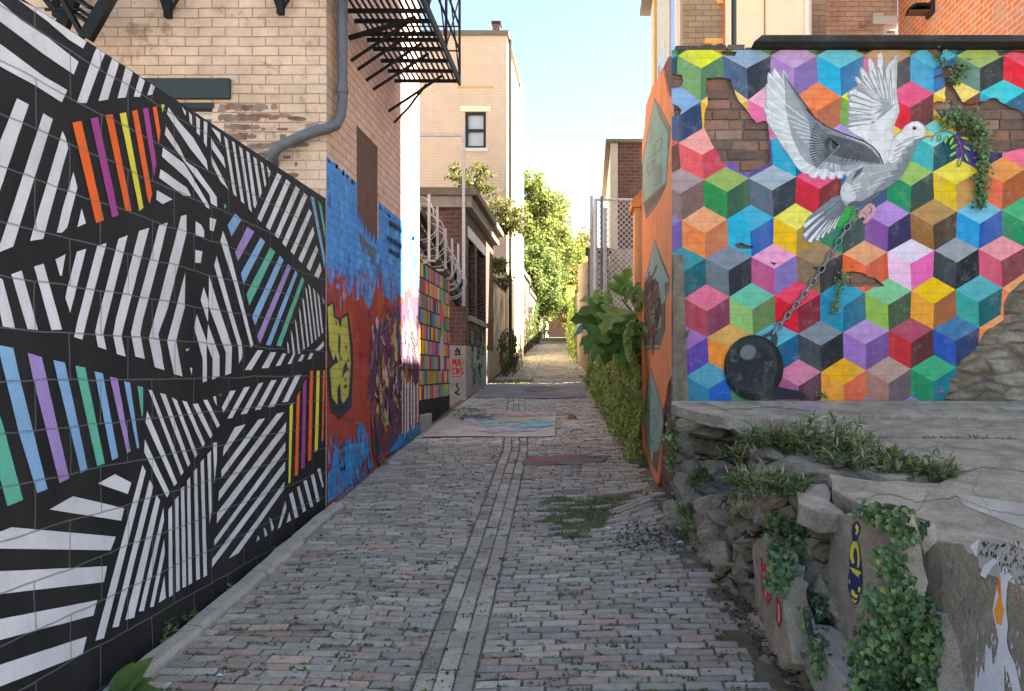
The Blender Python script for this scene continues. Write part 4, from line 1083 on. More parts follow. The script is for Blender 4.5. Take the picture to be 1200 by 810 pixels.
# brick courses standing in the flaked patches
def seg_in(x, z, polys): return any(inpoly(x, z, q) for q in polys)
def c2(p, ox=770, oy=40, k=3.682): return (ox + p[0] / k, oy + p[1] / k)
def tr(poly, ox, oy, k): return [(ox + x / k, oy + y / k) for x, y in poly]
HOLES = [
    tr([(215, 190), (255, 186), (320, 195), (330, 235), (352, 285), (385, 325), (408, 360), (430, 382), (465, 372), (480, 385), (485, 450), (487, 560), (460, 572), (430, 585), (380, 600), (355, 595), (340, 550), (310, 560), (275, 545), (262, 510), (235, 470), (215, 430), (203, 400), (205, 350), (218, 300), (212, 240)], 770, 40, 3.682),
    tr([(66, 172), (108, 176), (112, 205), (100, 230), (66, 236)], 770, 40, 3.682),
    tr([(66, 300), (92, 312), (106, 330), (98, 350), (66, 355)], 770, 40, 3.682),
    tr([(272, 74), (345, 76), (336, 96), (300, 94), (280, 86)], 770, 40, 3.682),
    tr([(470, 198), (492, 212), (510, 235), (528, 262), (545, 292), (575, 303), (600, 300), (622, 288), (645, 290), (668, 276), (694, 276), (712, 296), (735, 304), (762, 318), (790, 326), (815, 350), (840, 490), (770, 500), (715, 512), (640, 510), (560, 470), (520, 425), (480, 390), (440, 345), (410, 300), (440, 288), (470, 292)], 980, 40, 3.682),
    tr([(455, 138), (500, 134), (552, 130), (540, 165), (520, 195), (500, 214), (478, 205), (462, 188), (415, 192), (430, 178), (460, 172)], 980, 40, 3.682),
    tr([(388, 68), (462, 68), (456, 84), (436, 108), (420, 92)], 980, 40, 3.682),
    tr([(690, 72), (860, 70), (860, 84), (812, 86), (760, 78), (704, 96)], 980, 40, 3.682),
    tr([(30, 246), (60, 240), (112, 246), (135, 262), (160, 268), (200, 300), (168, 306), (120, 300), (60, 306), (28, 300)], 980, 250, 3.524),
    tr([(1100, 262), (775, 276), (748, 300), (735, 312), (712, 332), (695, 366), (693, 410), (690, 440), (650, 468), (610, 492), (585, 545), (560, 570), (530, 598), (505, 626), (500, 662), (484, 676), (470, 692), (462, 740), (440, 778), (440, 830), (1100, 830)], 980, 250, 3.524),
    tr([(318, 130), (345, 121), (372, 132), (402, 136), (392, 147), (335, 146)], 770, 250, 3.524),
    tr([(465, 200), (495, 206), (482, 216)], 770, 250, 3.524),
    tr([(640, 222), (690, 226), (688, 236), (650, 232)], 770, 250, 3.524),
    tr([(80, 72), (130, 66), (160, 74), (120, 84)], 980, 40, 3.682),
]
H3 = [[(R(x, y).x, R(x, y).z) for x, y in h] for h in HOLES]
bk = MB()
z = 1.45; r = 0
random.seed(3)
while z < ZTOP - .02:
    x = RX + .022 - (.11 if r % 2 else 0)
    while x < 4.98:
        l = random.choice([.21, .21, .20, .105]) * uni(.95, 1.05)
        a, b = max(x, RX + .022), min(x + l - .010, 4.98)
        x += l
        if b - a < .03: continue
        near = False
        for h in H3:
            if any(inpoly(xx, zz, h) for xx in (a, (a + b) / 2, b) for zz in (z, z + .066)): near = True
        if not near: continue
        stone = inpoly((a + b) / 2, z + .03, H3[9])
        c = pal([(.25, .135, .102), (.20, .12, .095), (.30, .155, .115), (.17, .11, .092), (.32, .19, .15)], .2)
        if stone: continue
        y0 = 5.724 + uni(-.004, .008)
        j = lambda: uni(-.004, .004)
        bk.hexa([(a + j(), y0 + j(), z + j()), (b + j(), y0 + j(), z + j()), (b, 5.75, z), (a, 5.75, z)], [(a + j(), y0 + j(), z + .066 + j()), (b + j(), y0 + j(), z + .066 + j()), (b, 5.75, z + .066), (a, 5.75, z + .066)], c)
    z += .076; r += 1
bk.build("exposed_bricks", MT['old_brick'], mw)
# rough bedded stone where the lower right plaster is gone
stn = MB()
NXs, NZs = 300, 170
sx0, sx1, sz0, sz1 = 1.9, 4.98, 1.35, 2.95
stc = {}
for i in range(NXs + 1):
    for k in range(NZs + 1):
        x = sx0 + (sx1 - sx0) * i / NXs; z = sz0 + (sz1 - sz0) * k / NZs
        w = noise.noise(Vector((x * 4, z * 4, 2)))
        ds, pt_ = noise.voronoi(Vector((x / .26 + .4 * w, z / .085 + .5 * w, 4.0)))
        e = min(1, (ds[1] - ds[0]) / .3); rr = random.Random(hash((round(pt_[0].x * 40), round(pt_[0].y * 40))))
        hgt = .022 * e + rr.uniform(-.012, .014) * e + .012 * noise.noise(Vector((x * 16, z * 30, 1)))
        stn.v.append((x, 5.735 - hgt, z))
        sm = max(0, noise.noise(Vector((x * 2.2, z * 2.2, 9))))
        c = [(.29, .25, .20), (.25, .215, .175), (.32, .285, .23), (.275, .225, .17), (.31, .295, .205)][rr.randrange(5)]
        q_ = min(1, .55 + e * .6); c = tuple(v * q_ for v in c)
        stc[(i, k)] = c
for i in range(NXs):
    for k in range(NZs):
        a = i * (NZs + 1) + k
        xm, zm_ = stn.v[a][0], stn.v[a][2]
        if not any(inpoly(xm + dx, zm_ + dz, H3[9]) for dx in (-.06, .06, 0) for dz in (-.05, .05)): continue
        stn.f.append((a, a + NZs + 1, a + NZs + 2, a + 1)); stn.c.append(stc[(i, k)]); stn.mi.append(0)
stn.build("exposed_stone", MT['stone'], mw, smooth=True)

# cube lattice
def lat(r, k):
    x = 1094 + (54.6 - .25 * r) * k
    y = 80 + 45.9 * r + (1094 - x) * (.034 if r > .5 else .034 * max(0, r) - .0)
    return (x, y)
CU = {
    0: {-5: ((200, 205, 50), (105, 150, 95), (75, 115, 85)), -4: ((130, 155, 180), (70, 90, 120), (40, 50, 65)), -3: ((185, 150, 205), (165, 120, 190), (120, 95, 160)), -2: ((90, 180, 205), (0, 160, 200), (40, 110, 160)),
        -1: ((190, 150, 110), (215, 95, 145), (60, 60, 65)), 0: ((75, 175, 210), (55, 150, 195), (50, 110, 165)), 1: ((150, 175, 95), (95, 130, 120), (45, 50, 55)), 2: ((220, 85, 110), (215, 35, 55), (110, 60, 75)), 3: ((60, 110, 160), (40, 80, 140), (30, 60, 100))},
    1: {-5.5: ((120, 160, 200), (60, 80, 120), (40, 60, 95)), -4.5: ((230, 190, 110), (235, 170, 50), (200, 150, 80)), -3.5: ((230, 160, 185), (215, 100, 150), (215, 100, 150)), -2.5: ((225, 120, 70), (235, 100, 60), (170, 95, 65)), -1.5: ((215, 215, 40), (110, 155, 70), (60, 100, 60)),
        -.5: ((215, 75, 120), (205, 25, 50), (110, 50, 55)), .5: ((235, 200, 110), (240, 165, 40), (110, 65, 55)), 1.5: ((35, 185, 200), (20, 150, 185), (40, 95, 130)), 2.5: ((225, 170, 140), (215, 150, 130), (150, 90, 80))},
    2: {-5: ((225, 150, 145), (215, 85, 90), (190, 65, 85)), -4: ((110, 80, 170), (110, 80, 170), (80, 60, 130)), -3: ((0, 165, 190), (0, 150, 185), (0, 90, 120)), -2: ((160, 140, 205), (120, 100, 170), (60, 60, 110)), -1: ((235, 190, 80), (230, 160, 60), (60, 70, 110)),
        0: ((110, 205, 205), (40, 160, 165), (5, 75, 85)), 1: ((85, 60, 155), (85, 60, 155), (40, 40, 85)), 2: ((225, 105, 140), (225, 105, 140), (170, 70, 100)), 3: ((90, 160, 90), (60, 120, 70), (40, 80, 50))},
    3: {-5.5: ((160, 140, 140), (130, 100, 100), (115, 90, 85)), -4.5: ((140, 165, 90), (30, 130, 70), (50, 85, 65)), -3.5: ((150, 165, 180), (75, 90, 110), (45, 55, 65)), -2.5: ((215, 80, 120), (190, 35, 55), (120, 40, 45)), -1.5: ((60, 130, 190), (40, 90, 150), (45, 65, 110)),
        -.5: ((135, 175, 90), (0, 130, 85), (50, 70, 65)), .5: ((220, 205, 70), (210, 175, 15), (185, 140, 80)), 1.5: ((215, 140, 70), (225, 95, 55), (155, 85, 50)), 2.5: ((120, 150, 200), (60, 90, 160), (40, 60, 110))},
    4: {-6: ((130, 100, 170), (110, 80, 160), (100, 70, 150)), -5: ((225, 155, 110), (235, 125, 65), (185, 110, 75)), -4: ((0, 165, 200), (0, 160, 195), (0, 85, 165)), -3: ((220, 210, 90), (225, 175, 20), (165, 130, 60)), -2: ((20, 160, 60), (0, 120, 85), (50, 70, 65)),
        -1: ((165, 125, 195), (120, 65, 145), (50, 45, 85)), 0: ((170, 130, 80), (140, 95, 45), (70, 55, 40)), 1: ((100, 180, 215), (0, 140, 195), (5, 75, 160)), 2: ((60, 165, 115), (0, 130, 85), (20, 100, 80)), 3: ((220, 200, 90), (200, 160, 40), (150, 110, 40))},
    5: {-5.5: ((40, 140, 150), (20, 100, 110), (20, 90, 100)), -4.5: ((120, 130, 145), (100, 110, 120), (40, 45, 55)), -3.5: ((225, 150, 190), (180, 70, 125), (120, 105, 165)), -2.5: ((150, 120, 90), (125, 100, 75), (55, 50, 50)), -1.5: ((235, 155, 110), (235, 95, 45), (200, 80, 45)),
        -.5: ((210, 195, 215), (230, 180, 210), (220, 95, 165)), .5: ((140, 145, 155), (50, 58, 65), (28, 32, 38)), 1.5: ((235, 140, 150), (205, 75, 105), (125, 55, 65)), 2.5: ((90, 180, 200), (40, 130, 160), (20, 90, 120))},
    6: {-5: ((215, 105, 135), (165, 55, 75), (125, 55, 80)), -4: ((90, 180, 155), (135, 180, 105), (90, 120, 70)), -3: ((225, 60, 90), (205, 20, 45), (125, 30, 50)), -2: ((20, 150, 180), (0, 130, 165), (0, 100, 130)), -1: ((115, 185, 140), (130, 175, 55), (60, 80, 55)),
        0: ((225, 180, 0), (230, 150, 45), (150, 90, 55)), 1: ((70, 160, 170), (40, 150, 140), (10, 90, 95)), 2: ((235, 150, 100), (220, 120, 80), (170, 100, 70))},
    7: {-5.5: ((150, 100, 170), (110, 80, 160), (85, 60, 150)), -4.5: ((205, 155, 85), (225, 130, 50), (200, 110, 50)), -3.5: ((80, 165, 190), (50, 130, 160), (0, 85, 125)), -2.5: ((120, 130, 140), (50, 58, 68), (30, 35, 45)), -1.5: ((175, 135, 195), (145, 100, 175), (105, 70, 140)),
        -.5: ((165, 70, 95), (185, 35, 45), (85, 40, 45)), .5: ((55, 110, 155), (25, 75, 160), (40, 55, 95)), 1.5: ((235, 150, 100), (235, 120, 60), (200, 100, 60))},
    8: {-6: ((90, 160, 190), (0, 130, 150), (0, 120, 150)), -5: ((70, 150, 175), (20, 120, 150), (20, 90, 175)), -4: ((120, 160, 120), (80, 130, 90), (60, 100, 70)), -3: ((205, 120, 150), (165, 80, 130), (95, 40, 60)), -2: ((225, 160, 20), (230, 150, 55), (215, 95, 60)), -1: ((175, 140, 130), (165, 110, 100), (100, 85, 90)), 0: ((45, 160, 115), (0, 130, 90), (0, 110, 130)), 1: ((120, 120, 120), (90, 90, 90), (60, 60, 60))},
}
rng = random.Random(11)
bmm = bmesh.new()
cl = bmm.loops.layers.float_color.new("Col")
vk = {}
def gv(r, k):
    key = (round(r * 6), round(k * 2))
    if key not in vk:
        x, y = lat(r, k)
        jx = .8 * math.sin(key[0] * 2.3 + key[1] * 1.7); jy = .8 * math.sin(key[0] * 1.1 + key[1] * 3.1)
        v = R(x + jx, y + jy)
        vk[key] = bmm.verts.new(v)
    return vk[key]
for r in range(-1, 11):
    for kk in range(-6, 9):
        k = kk if r % 2 == 0 else kk + .5
        cols3 = CU.get(r, {}).get(k)
        if cols3 is None:
            cc = rng.choice([(200, 90, 60), (60, 140, 170), (150, 120, 180), (90, 150, 90), (210, 170, 70)])
            cols3 = (cc, tuple(int(v * .8) for v in cc), tuple(int(v * .5) for v in cc))
        c0 = gv(r, k); up = gv(r - 2 / 3, k); dn = gv(r + 2 / 3, k)
        ul = gv(r - 1 / 3, k - .5); ur = gv(r - 1 / 3, k + .5); ll = gv(r + 1 / 3, k - .5); lr = gv(r + 1 / 3, k + .5)
        for vs, col in (((c0, ur, up, ul), cols3[0]), ((ll, dn, c0, ul), cols3[1]), ((dn, lr, ur, c0), cols3[2])):
            f = bmm.faces.new(vs)
            for lp in f.loops: lp[cl] = (*sc(*col), 1)
tl = R(787.3, 58.8); brr = R(1400, 474)
for co, no in (((tl.x, 0, 0), (-1, 0, 0)), ((4.96, 0, 0), (1, 0, 0)), ((0, 0, tl.z), (0, 0, 1)), ((0, 0, brr.z - .05), (0, 0, -1))):
    bmesh.ops.bisect_plane(bmm, geom=bmm.verts[:] + bmm.edges[:] + bmm.faces[:], plane_co=co, plane_no=no, clear_outer=True, dist=1e-5)
bmesh.ops.recalc_face_normals(bmm, faces=bmm.faces[:])
ret = bmesh.ops.extrude_face_region(bmm, geom=bmm.faces[:])
for v in [e for e in ret['geom'] if isinstance(e, bmesh.types.BMVert)]: v.co.y += .020
bmesh.ops.recalc_face_normals(bmm, faces=bmm.faces[:])
me = bpy.data.meshes.new("plaster"); bmm.to_mesh(me); bmm.free()
me.materials.append(MT['mural'])
po = bpy.data.objects.new("plaster", me); C.objects.link(po)
cut = MB(); cut.col((.22, .20, .18))
def ragged(h, amp=1.3):
    out = []
    for i in range(len(h)):
        (x0, y0), (x1, y1) = h[i - 1], h[i]
        n = max(1, int(math.hypot(x1 - x0, y1 - y0) / 5))
        for k in range(n):
            t = k / n
            q = (x0 + (x1 - x0) * t, y0 + (y1 - y0) * t)
            a = amp if k else amp * .4
            out.append((q[0] + uni(-a, a), q[1] + uni(-a, a)))
    return out
random.seed(31)
for h in HOLES:
    ps = [R(x, y, .05) for x, y in ragged(h, 1.0 if len(h) > 8 else .4)]
    n = len(ps)
    area = sum(ps[i - 1].x * ps[i].z - ps[i].x * ps[i - 1].z for i in range(n))
    if area < 0: ps = ps[::-1]
    prism(cut, ps, (0, .1, 0))
co_ = cut.build("cutter", MT['mural'])
bmc = bmesh.new(); bmc.from_mesh(co_.data); bmesh.ops.remove_doubles(bmc, verts=bmc.verts[:], dist=1e-6); bmesh.ops.recalc_face_normals(bmc, faces=bmc.faces[:]); bmc.to_mesh(co_.data); bmc.free()
bo_ = po.modifiers.new("b", 'BOOLEAN'); bo_.operation = 'DIFFERENCE'; bo_.object = co_; bo_.solver = 'EXACT'; bo_.use_self = True
dg = bpy.context.evaluated_depsgraph_get()
me2 = bpy.data.meshes.new_from_object(po.evaluated_get(dg))
po.modifiers.clear(); po.data = me2
bpy.data.objects.remove(co_)
po.name = "cube_mural"; po.parent = mw
po.data.transform(Matrix.Translation(-wloc(mw)))

# ------------------------------------------------------------------ painted dove, chain and ball
dv = MB()
LA = [0]
def paint(c, *polys, T=None, step=True):
    if step: LA[0] += 1
    for q in polys:
        dv.face([R(*(T(p) if T else p), off=.0006 + .00035 * LA[0]) for p in q], c)
def st3(pts, w, c, T=None):
    strokes(dv, lambda x, y: R(x, y, .0006 + .00035 * LA[0]), [T(p) if T else p for p in pts], w, c)
def taper(p0, p1, w0, w1, c, bend=0.0):
    (x0, y0), (x1, y1) = p0, p1
    dx, dy = x1 - x0, y1 - y0; l = math.hypot(dx, dy) or 1
    ux, uy = -dy / l, dx / l
    A = []; B = []
    for i in range(6):
        t = i / 5; w = w0 + (w1 - w0) * t; b = bend * math.sin(math.pi * t)
        x = x0 + dx * t + ux * b; y = y0 + dy * t + uy * b
        A.append((x + ux * w / 2, y + uy * w / 2)); B.append((x - ux * w / 2, y - uy * w / 2))
    dv.face([R(x, y, .0006 + .00035 * LA[0]) for x, y in A + B[::-1]], c)
def p1(p): return (885 + p[0] / 6.75, 60 + p[1] / 6.75)
def p2(p): return (985 + p[0] / 6.75, 60 + p[1] / 6.75)
def p3(p): return (930 + p[0] / 6.23, 160 + p[1] / 6.23)
white = sc(206, 206, 212); pale = sc(184, 190, 198); mid = sc(140, 148, 158); grey = sc(112, 120, 130); dark = sc(72, 77, 86); dk2 = sc(50, 54, 62)
# far wing : each feather outlined in blue grey, then white inside
far = [(45, 640), (40, 590), (62, 560), (48, 535), (72, 515), (58, 480), (70, 450), (58, 420), (68, 385), (48, 360), (62, 320), (85, 300), (110, 285), (140, 270), (112, 228), (110, 205), (130, 198), (152, 215), (165, 240), (148, 165), (152, 130), (172, 122), (200, 150), (222, 200), (208, 110), (214, 60), (236, 42), (262, 80), (285, 150), (282, 60), (296, 12), (320, 0), (342, 22), (346, 80), (345, 140), (362, 105), (400, 60), (446, 8), (450, 100), (442, 200), (440, 330), (452, 380), (467, 470), (448, 530), (422, 590), (416, 680), (442, 690), (430, 810), (330, 810), (250, 740), (100, 665)]
paint(mid, [p2(p) for p in far])
paint(white, *[[p2(p) for p in q] for q in [
    [(52, 610), (240, 570), (330, 520), (440, 420), (455, 470), (440, 520), (410, 590), (408, 690), (432, 700), (420, 800), (335, 800), (255, 730), (110, 655)],
    [(60, 588), (75, 570), (240, 545), (300, 520), (260, 570)], [(62, 535), (78, 522), (240, 508), (330, 480), (280, 530), (90, 545)], [(66, 480), (80, 460), (240, 475), (330, 440), (260, 500), (80, 492)],
    [(66, 420), (80, 402), (245, 450), (330, 430), (250, 470), (80, 440)], [(72, 380), (90, 352), (250, 412), (340, 420), (250, 440), (90, 392)], [(60, 345), (75, 322), (120, 300), (270, 390), (330, 420), (250, 402), (95, 340)],
    [(118, 215), (132, 205), (170, 250), (260, 340), (320, 410), (270, 380), (150, 265)], [(156, 150), (168, 132), (200, 170), (260, 290), (330, 410), (290, 370), (180, 230)], [(218, 70), (234, 52), (262, 100), (310, 300), (350, 410), (305, 340), (232, 200)],
    [(292, 30), (318, 10), (336, 40), (330, 130), (340, 280), (368, 410), (325, 330), (296, 160)], [(355, 150), (380, 100), (410, 70), (395, 160), (378, 280), (392, 420), (366, 370), (345, 230)],
    [(408, 80), (438, 30), (436, 120), (424, 240), (420, 340), (432, 420), (400, 430), (388, 300), (396, 170)]]])
paint(pale, [p2(p) for p in [(432, 60), (448, 12), (448, 110), (441, 330), (466, 470), (424, 590), (417, 676), (398, 650), (404, 570), (440, 480), (430, 380), (424, 250)]])
LA[0] += 1
for a, b in [((250, 380), (130, 310)), ((245, 407), (92, 350)), ((240, 450), (78, 400)), ((235, 500), (72, 470)), ((240, 537), (78, 532)), ((230, 580), (62, 600)), ((290, 395), (150, 255)), ((318, 410), (185, 200)), ((338, 405), (245, 150)), ((360, 400), (298, 130)), ((385, 420), (345, 150)), ((408, 430), (392, 150))]:
    taper(p2(a), p2(b), .5, 1.4, grey, .8)
LA[0] += 1
for a, b in [((270, 420), (120, 372)), ((300, 470), (110, 442)), ((300, 520), (120, 505)), ((350, 400), (270, 180)), ((370, 400), (318, 160))]:
    taper(p2(a), p2(b), .4, .8, pale, .5)
# near wing
nw = [(900.5, 84.5), (904, 90), (907.5, 99), (905, 86), (906.5, 79.5), (909, 81), (914, 94), (918.5, 104), (916.5, 92), (917.5, 82), (920, 84), (928, 104), (935, 117), (944, 128), (955, 139), (966.5, 147.5), (979, 153), (991.7, 158), (1003, 161), (1014, 166), (1023, 172), (1030, 180), (1036, 194), (1010, 195), (1001, 204), (996, 211), (989, 203), (986, 209), (982, 209.5), (979, 205), (976.5, 210), (972, 210), (969, 206), (966, 211), (962, 210), (959, 205), (955, 209), (950, 208), (947, 203), (943, 203.5), (939, 201), (935, 197), (931.6, 193), (927, 185), (920, 175.5), (915, 168), (912, 164), (909, 158), (906, 155), (903, 149), (900, 144.5), (898, 139), (899, 135.5), (896, 131), (894.6, 127.4), (896, 126), (900, 128), (897, 121), (898, 116), (899, 113), (897.5, 106), (898, 98.5), (900, 99), (899.5, 91)]
paint(white, [(1020, 150), (1046, 158), (1050, 178), (1044, 194), (1036, 194), (1028, 180), (1012, 166)])
paint(sc(150, 158, 168), [(x + (.9 if x > 950 else -.7), y + .5) for x, y in nw])
paint(pale, nw)
LA[0] += 1
ctr = (975, 168)
for a in [(900.5, 86), (906.5, 81), (898.5, 100), (898, 117), (895.5, 128), (899.5, 137), (901, 146), (907, 156), (913, 165), (921, 177), (929, 188), (938, 198), (945, 203), (953, 208), (964, 210), (974, 209.5), (984, 208.5)]:
    t = .30
    mid_ = (a[0] + (ctr[0] - a[0]) * .62, a[1] + (ctr[1] - a[1]) * .62)
    taper((a[0] + (ctr[0] - a[0]) * .015, a[1] + (ctr[1] - a[1]) * .015), mid_, 2.2, 5.2, white, 1.4)
paint(mid, [(918, 84), (928, 105), (944, 129), (966.5, 148.5), (991.7, 159), (1014, 167), (1031, 182), (1034, 194), (1010, 194), (992, 202), (984, 200), (976, 203), (968, 198), (960, 199), (951, 194), (944, 190), (938, 182), (931, 168), (927, 158), (924, 144), (921, 128), (919.5, 105)])
LA[0] += 1
for i in range(15):
    t = i / 14
    a = (920 + 66 * t ** 1.3, 122 + 84 * t ** .75)
    b = (960 + 16 * t, 150 + 34 * t)
    taper(a, b, 2.0, .6, pale, 1.0)
for i in range(12):
    t = i / 11
    taper((919 + 40 * t, 88 + 56 * t), (955 + 22 * t, 158 + 12 * t), 1.2, .5, grey, -1)
core = [(947, 130), (957, 141), (966.5, 149), (979, 155), (991, 160), (1003, 164), (1014, 169), (1024, 177), (1030, 184), (1033, 193), (1020, 193), (1010, 191), (998, 193), (988, 195), (978, 192), (966, 190), (957, 184), (951, 175), (950, 160), (948, 145)]
paint(grey, core)
paint(dark, [(960, 158), (975, 158), (991, 163), (1003, 167), (1014, 171), (1024, 179), (1030, 186), (1032, 192), (1020, 191), (1006, 188), (990, 186), (976, 182), (966, 172)])
LA[0] += 1
for i in range(17):
    t = .22 + .78 * i / 16
    an = math.radians(252 - 150 * t)
    r1 = 27 + 4 * math.sin(i * 2.1)
    e = (975 + r1 * math.cos(an) * 1.0, 168 - r1 * math.sin(an))
    e = (975 - 27 * math.sin(math.radians(20 + 115 * t)) , 168 - 34 * math.cos(math.radians(20 + 125 * t)))
    taper(e, (977 + 6 * t, 166 + 4 * t), 1.3, .4, dk2, .8)
    taper((e[0] + .8, e[1] + 1.6), (978 + 6 * t, 168 + 3 * t), .8, .3, mid, .8)
for i in range(7):
    t = i / 6
    taper((985 + 36 * t, 190 - 1 * t), (992 + 30 * t, 176 + 6 * t), 1.2, .4, dk2, 1.0)
LA[0] += 1
st3([(944, 128), (955, 139), (966.5, 147.5), (979, 153.5), (991.7, 158.5), (1014, 166.5), (1023, 173), (1030, 181), (1035, 193)], 1.6, dk2)
LA[0] += 1
st3([(992, 160.5), (1013, 168.5), (1022, 175), (1029, 184)], 1.1, pale)
# tail
tail = [(984.5, 229), (991.8, 242), (987, 253), (981, 262), (977, 268), (975.5, 273), (971, 271.5), (968, 276), (963, 280), (960.5, 278.5), (956, 283), (950, 285.3), (946.8, 285), (944, 282), (941, 281), (940.4, 278.5), (943, 271), (941, 266), (946, 256), (953, 250), (960.5, 243.5), (975, 232)]
paint(grey, tail)
LA[0] += 1
for (a, b) in [((984, 234), (942, 266)), ((985, 236), (942.5, 277)), ((986, 238), (948, 284)), ((987, 240), (956, 281)), ((988, 241), (962, 278)), ((989.5, 242), (969, 273)), ((990.5, 242), (976, 268))]:
    q = (a[0] + (b[0] - a[0]) * .45, a[1] + (b[1] - a[1]) * .45)
    taper(q, b, .6, 4.6, white, .6)
LA[0] += 1
for (a, b) in [((986, 235), (942, 271)), ((987, 237), (945, 282)), ((988, 239), (953, 283)), ((989, 240), (960, 279)), ((990, 241), (966, 276)), ((991, 242), (973, 271))]:
    taper(a, b, .8, .9, dark, .5)
# body and head
body = [(1047, 162), (1054.6, 155), (1060.5, 147.4), (1068, 143), (1075.4, 142.2), (1081.3, 146), (1085.7, 152), (1087, 156.3), (1084, 160.7), (1077, 165), (1072.4, 172.6), (1069.6, 181), (1063, 195), (1057, 206.5), (1050, 213), (1042, 219), (1032.7, 224), (1026, 230), (1020, 235.4), (1014, 239), (1007, 240), (1002, 242), (997.4, 243.5), (991, 241), (986, 235), (983.8, 227), (985.4, 219), (991, 210), (999, 200), (1010, 196), (1032.7, 194.5), (1040, 190), (1043, 178)]
paint(sc(150, 155, 164), body)
paint(white, [(1043, 176), (1047, 162.8), (1055, 155.6), (1061, 148.2), (1068, 144), (1075, 143.2), (1080.5, 147), (1084.8, 153), (1086, 156.3), (1083, 160), (1074, 164.5), (1066, 168), (1058, 176), (1052, 188), (1045, 192), (1040, 189)])
paint(grey, [(1085, 161), (1077, 165.6), (1072.4, 172.6), (1069.6, 181), (1063, 195), (1057, 206.5), (1050, 213), (1042, 219), (1033, 224), (1024, 231), (1022, 226), (1034, 214), (1040, 208), (1044, 208), (1043, 201), (1051, 199), (1050, 192), (1057, 190), (1056, 182), (1063, 180), (1062, 173), (1069, 171), (1070, 165), (1078, 162)])
paint(dark, [(1020, 235), (1014, 239), (1007, 240), (1002, 242), (996, 243), (992, 240), (1000, 236), (1010, 236), (1018, 231), (1030, 224), (1034, 222)], [(997, 213), (1003, 201), (1012, 196), (1008, 203)])
paint(pale, [(986, 233), (984.5, 226), (986, 219), (990, 214), (996, 217), (1000, 224), (1004, 230), (1000, 236), (992, 238)])
LA[0] += 1
for a, b in [((1008, 216), (992, 221)), ((1009, 219), (992, 225)), ((1007, 224), (993, 229)), ((1012, 203), (1000, 216))]: taper(a, b, 1.4, .5, white, .5)
for a, b in [((1078, 160), (1058, 166)), ((1072, 164), (1050, 172)), ((1066, 170), (1048, 178)), ((1062, 176), (1046, 184)), ((1056, 183), (1045, 189))]: taper(a, b, .5, 1.6, mid, 1.2)
for a, b in [((1040, 200), (1018, 206)), ((1046, 206), (1024, 214)), ((1038, 213), (1016, 222))]: taper(a, b, .5, 1.6, pale, 1)
def ell(cx, cy, rx, ry, n=20, a=0.0):
    out = []
    for i in range(n):
        t = 2 * math.pi * i / n; x, y = rx * math.cos(t), ry * math.sin(t)
        out.append((cx + x * math.cos(a) - y * math.sin(a), cy + x * math.sin(a) + y * math.cos(a)))
    return out
paint(sc(132, 60, 72), ell(1071, 150.7, 2.5, 2.2)); paint((.015, .012, .012), ell(1071.3, 150.6, 1.9, 1.7)); paint(white, ell(1071.9, 150, .5, .5, 8))
paint(sc(224, 166, 52), [(1083, 155.6), (1086, 154.6), (1090, 156.5), (1094, 159.6), (1090, 160.6), (1086, 161.4), (1084, 160)])
paint(sc(180, 100, 40), [(1085, 159.4), (1094, 159.7), (1088.5, 161.4), (1085.2, 161.2)])
# feet
paint(sc(196, 146, 156), [p3(p) for p in [(470, 600), (466, 575), (480, 545), (505, 528), (530, 500), (560, 488), (588, 506), (596, 540), (580, 580), (560, 605), (535, 632), (510, 640), (498, 628), (520, 605), (500, 588), (482, 600)]])
LA[0] += 1
st3([p3(p) for p in [(548, 512), (566, 530), (562, 556), (545, 572)]], 1.2, sc(120, 76, 86)); st3([p3(p) for p in [(505, 560), (528, 575), (528, 600)]], 1.0, sc(120, 76, 86))
# olive sprig
LA[0] += 1
st3([(1091, 167), (1093, 160), (1098, 156), (1104, 154.3), (1112, 155), (1118, 158.5), (1122, 164), (1125, 172), (1126.5, 181), (1125.5, 186)], 1.1, sc(150, 96, 60))
lv = [(1100, 162.5, 2, 4.6, .0), (1108, 164.5, 2.3, 5.2, .3), (1114.5, 166.5, 2.3, 5.4, .45), (1117, 172.5, 2.2, 5.6, 1.0), (1116, 181.5, 2.2, 5.6, 1.0), (1123.8, 190.5, 2.2, 6.2, .25), (1131.8, 186, 2.2, 6.0, -.45), (1132.5, 174.5, 2.2, 6.2, -1.0), (1130, 163, 2.2, 5.8, -1.35), (1102, 144, 1.8, 4.6, .1), (1114, 149, 1.8, 4.6, 1.1)]
paint(sc(66, 110, 66), *[ell(x, y, rx, ry, 14, a) for x, y, rx, ry, a in lv])
paint(sc(146, 180, 84), *[ell(x - .4, y - .3, rx * .55, ry * .8, 12, a) for x, y, rx, ry, a in lv])
# ball
paint(sc(36, 40, 44), [(905, 452), (920, 455), (935, 458), (946, 464), (948, 467.5), (903, 468), (898, 462)])
paint(sc(58, 62, 66), [(903, 387), (907, 386), (911, 396), (910, 405), (904, 402)], [(893, 393), (903, 389), (905, 392), (896, 397)])
paint(sc(24, 27, 30), ell(883, 431, 34.8, 38.2, 48))
paint(sc(42, 48, 53), ell(880.5, 428.5, 30, 33.5, 40)); paint(sc(33, 38, 43), ell(879.5, 433, 27.5, 29, 40)); paint(sc(44, 50, 56), ell(877, 440, 19, 18, 30)); paint(sc(36, 41, 46), ell(877.5, 437.5, 18.5, 17.5, 30))
paint(sc(66, 72, 77), ell(876.5, 413, 10.5, 9.5, 24, -.4)); paint(sc(100, 106, 110), ell(876, 413, 9, 8, 24, -.4))
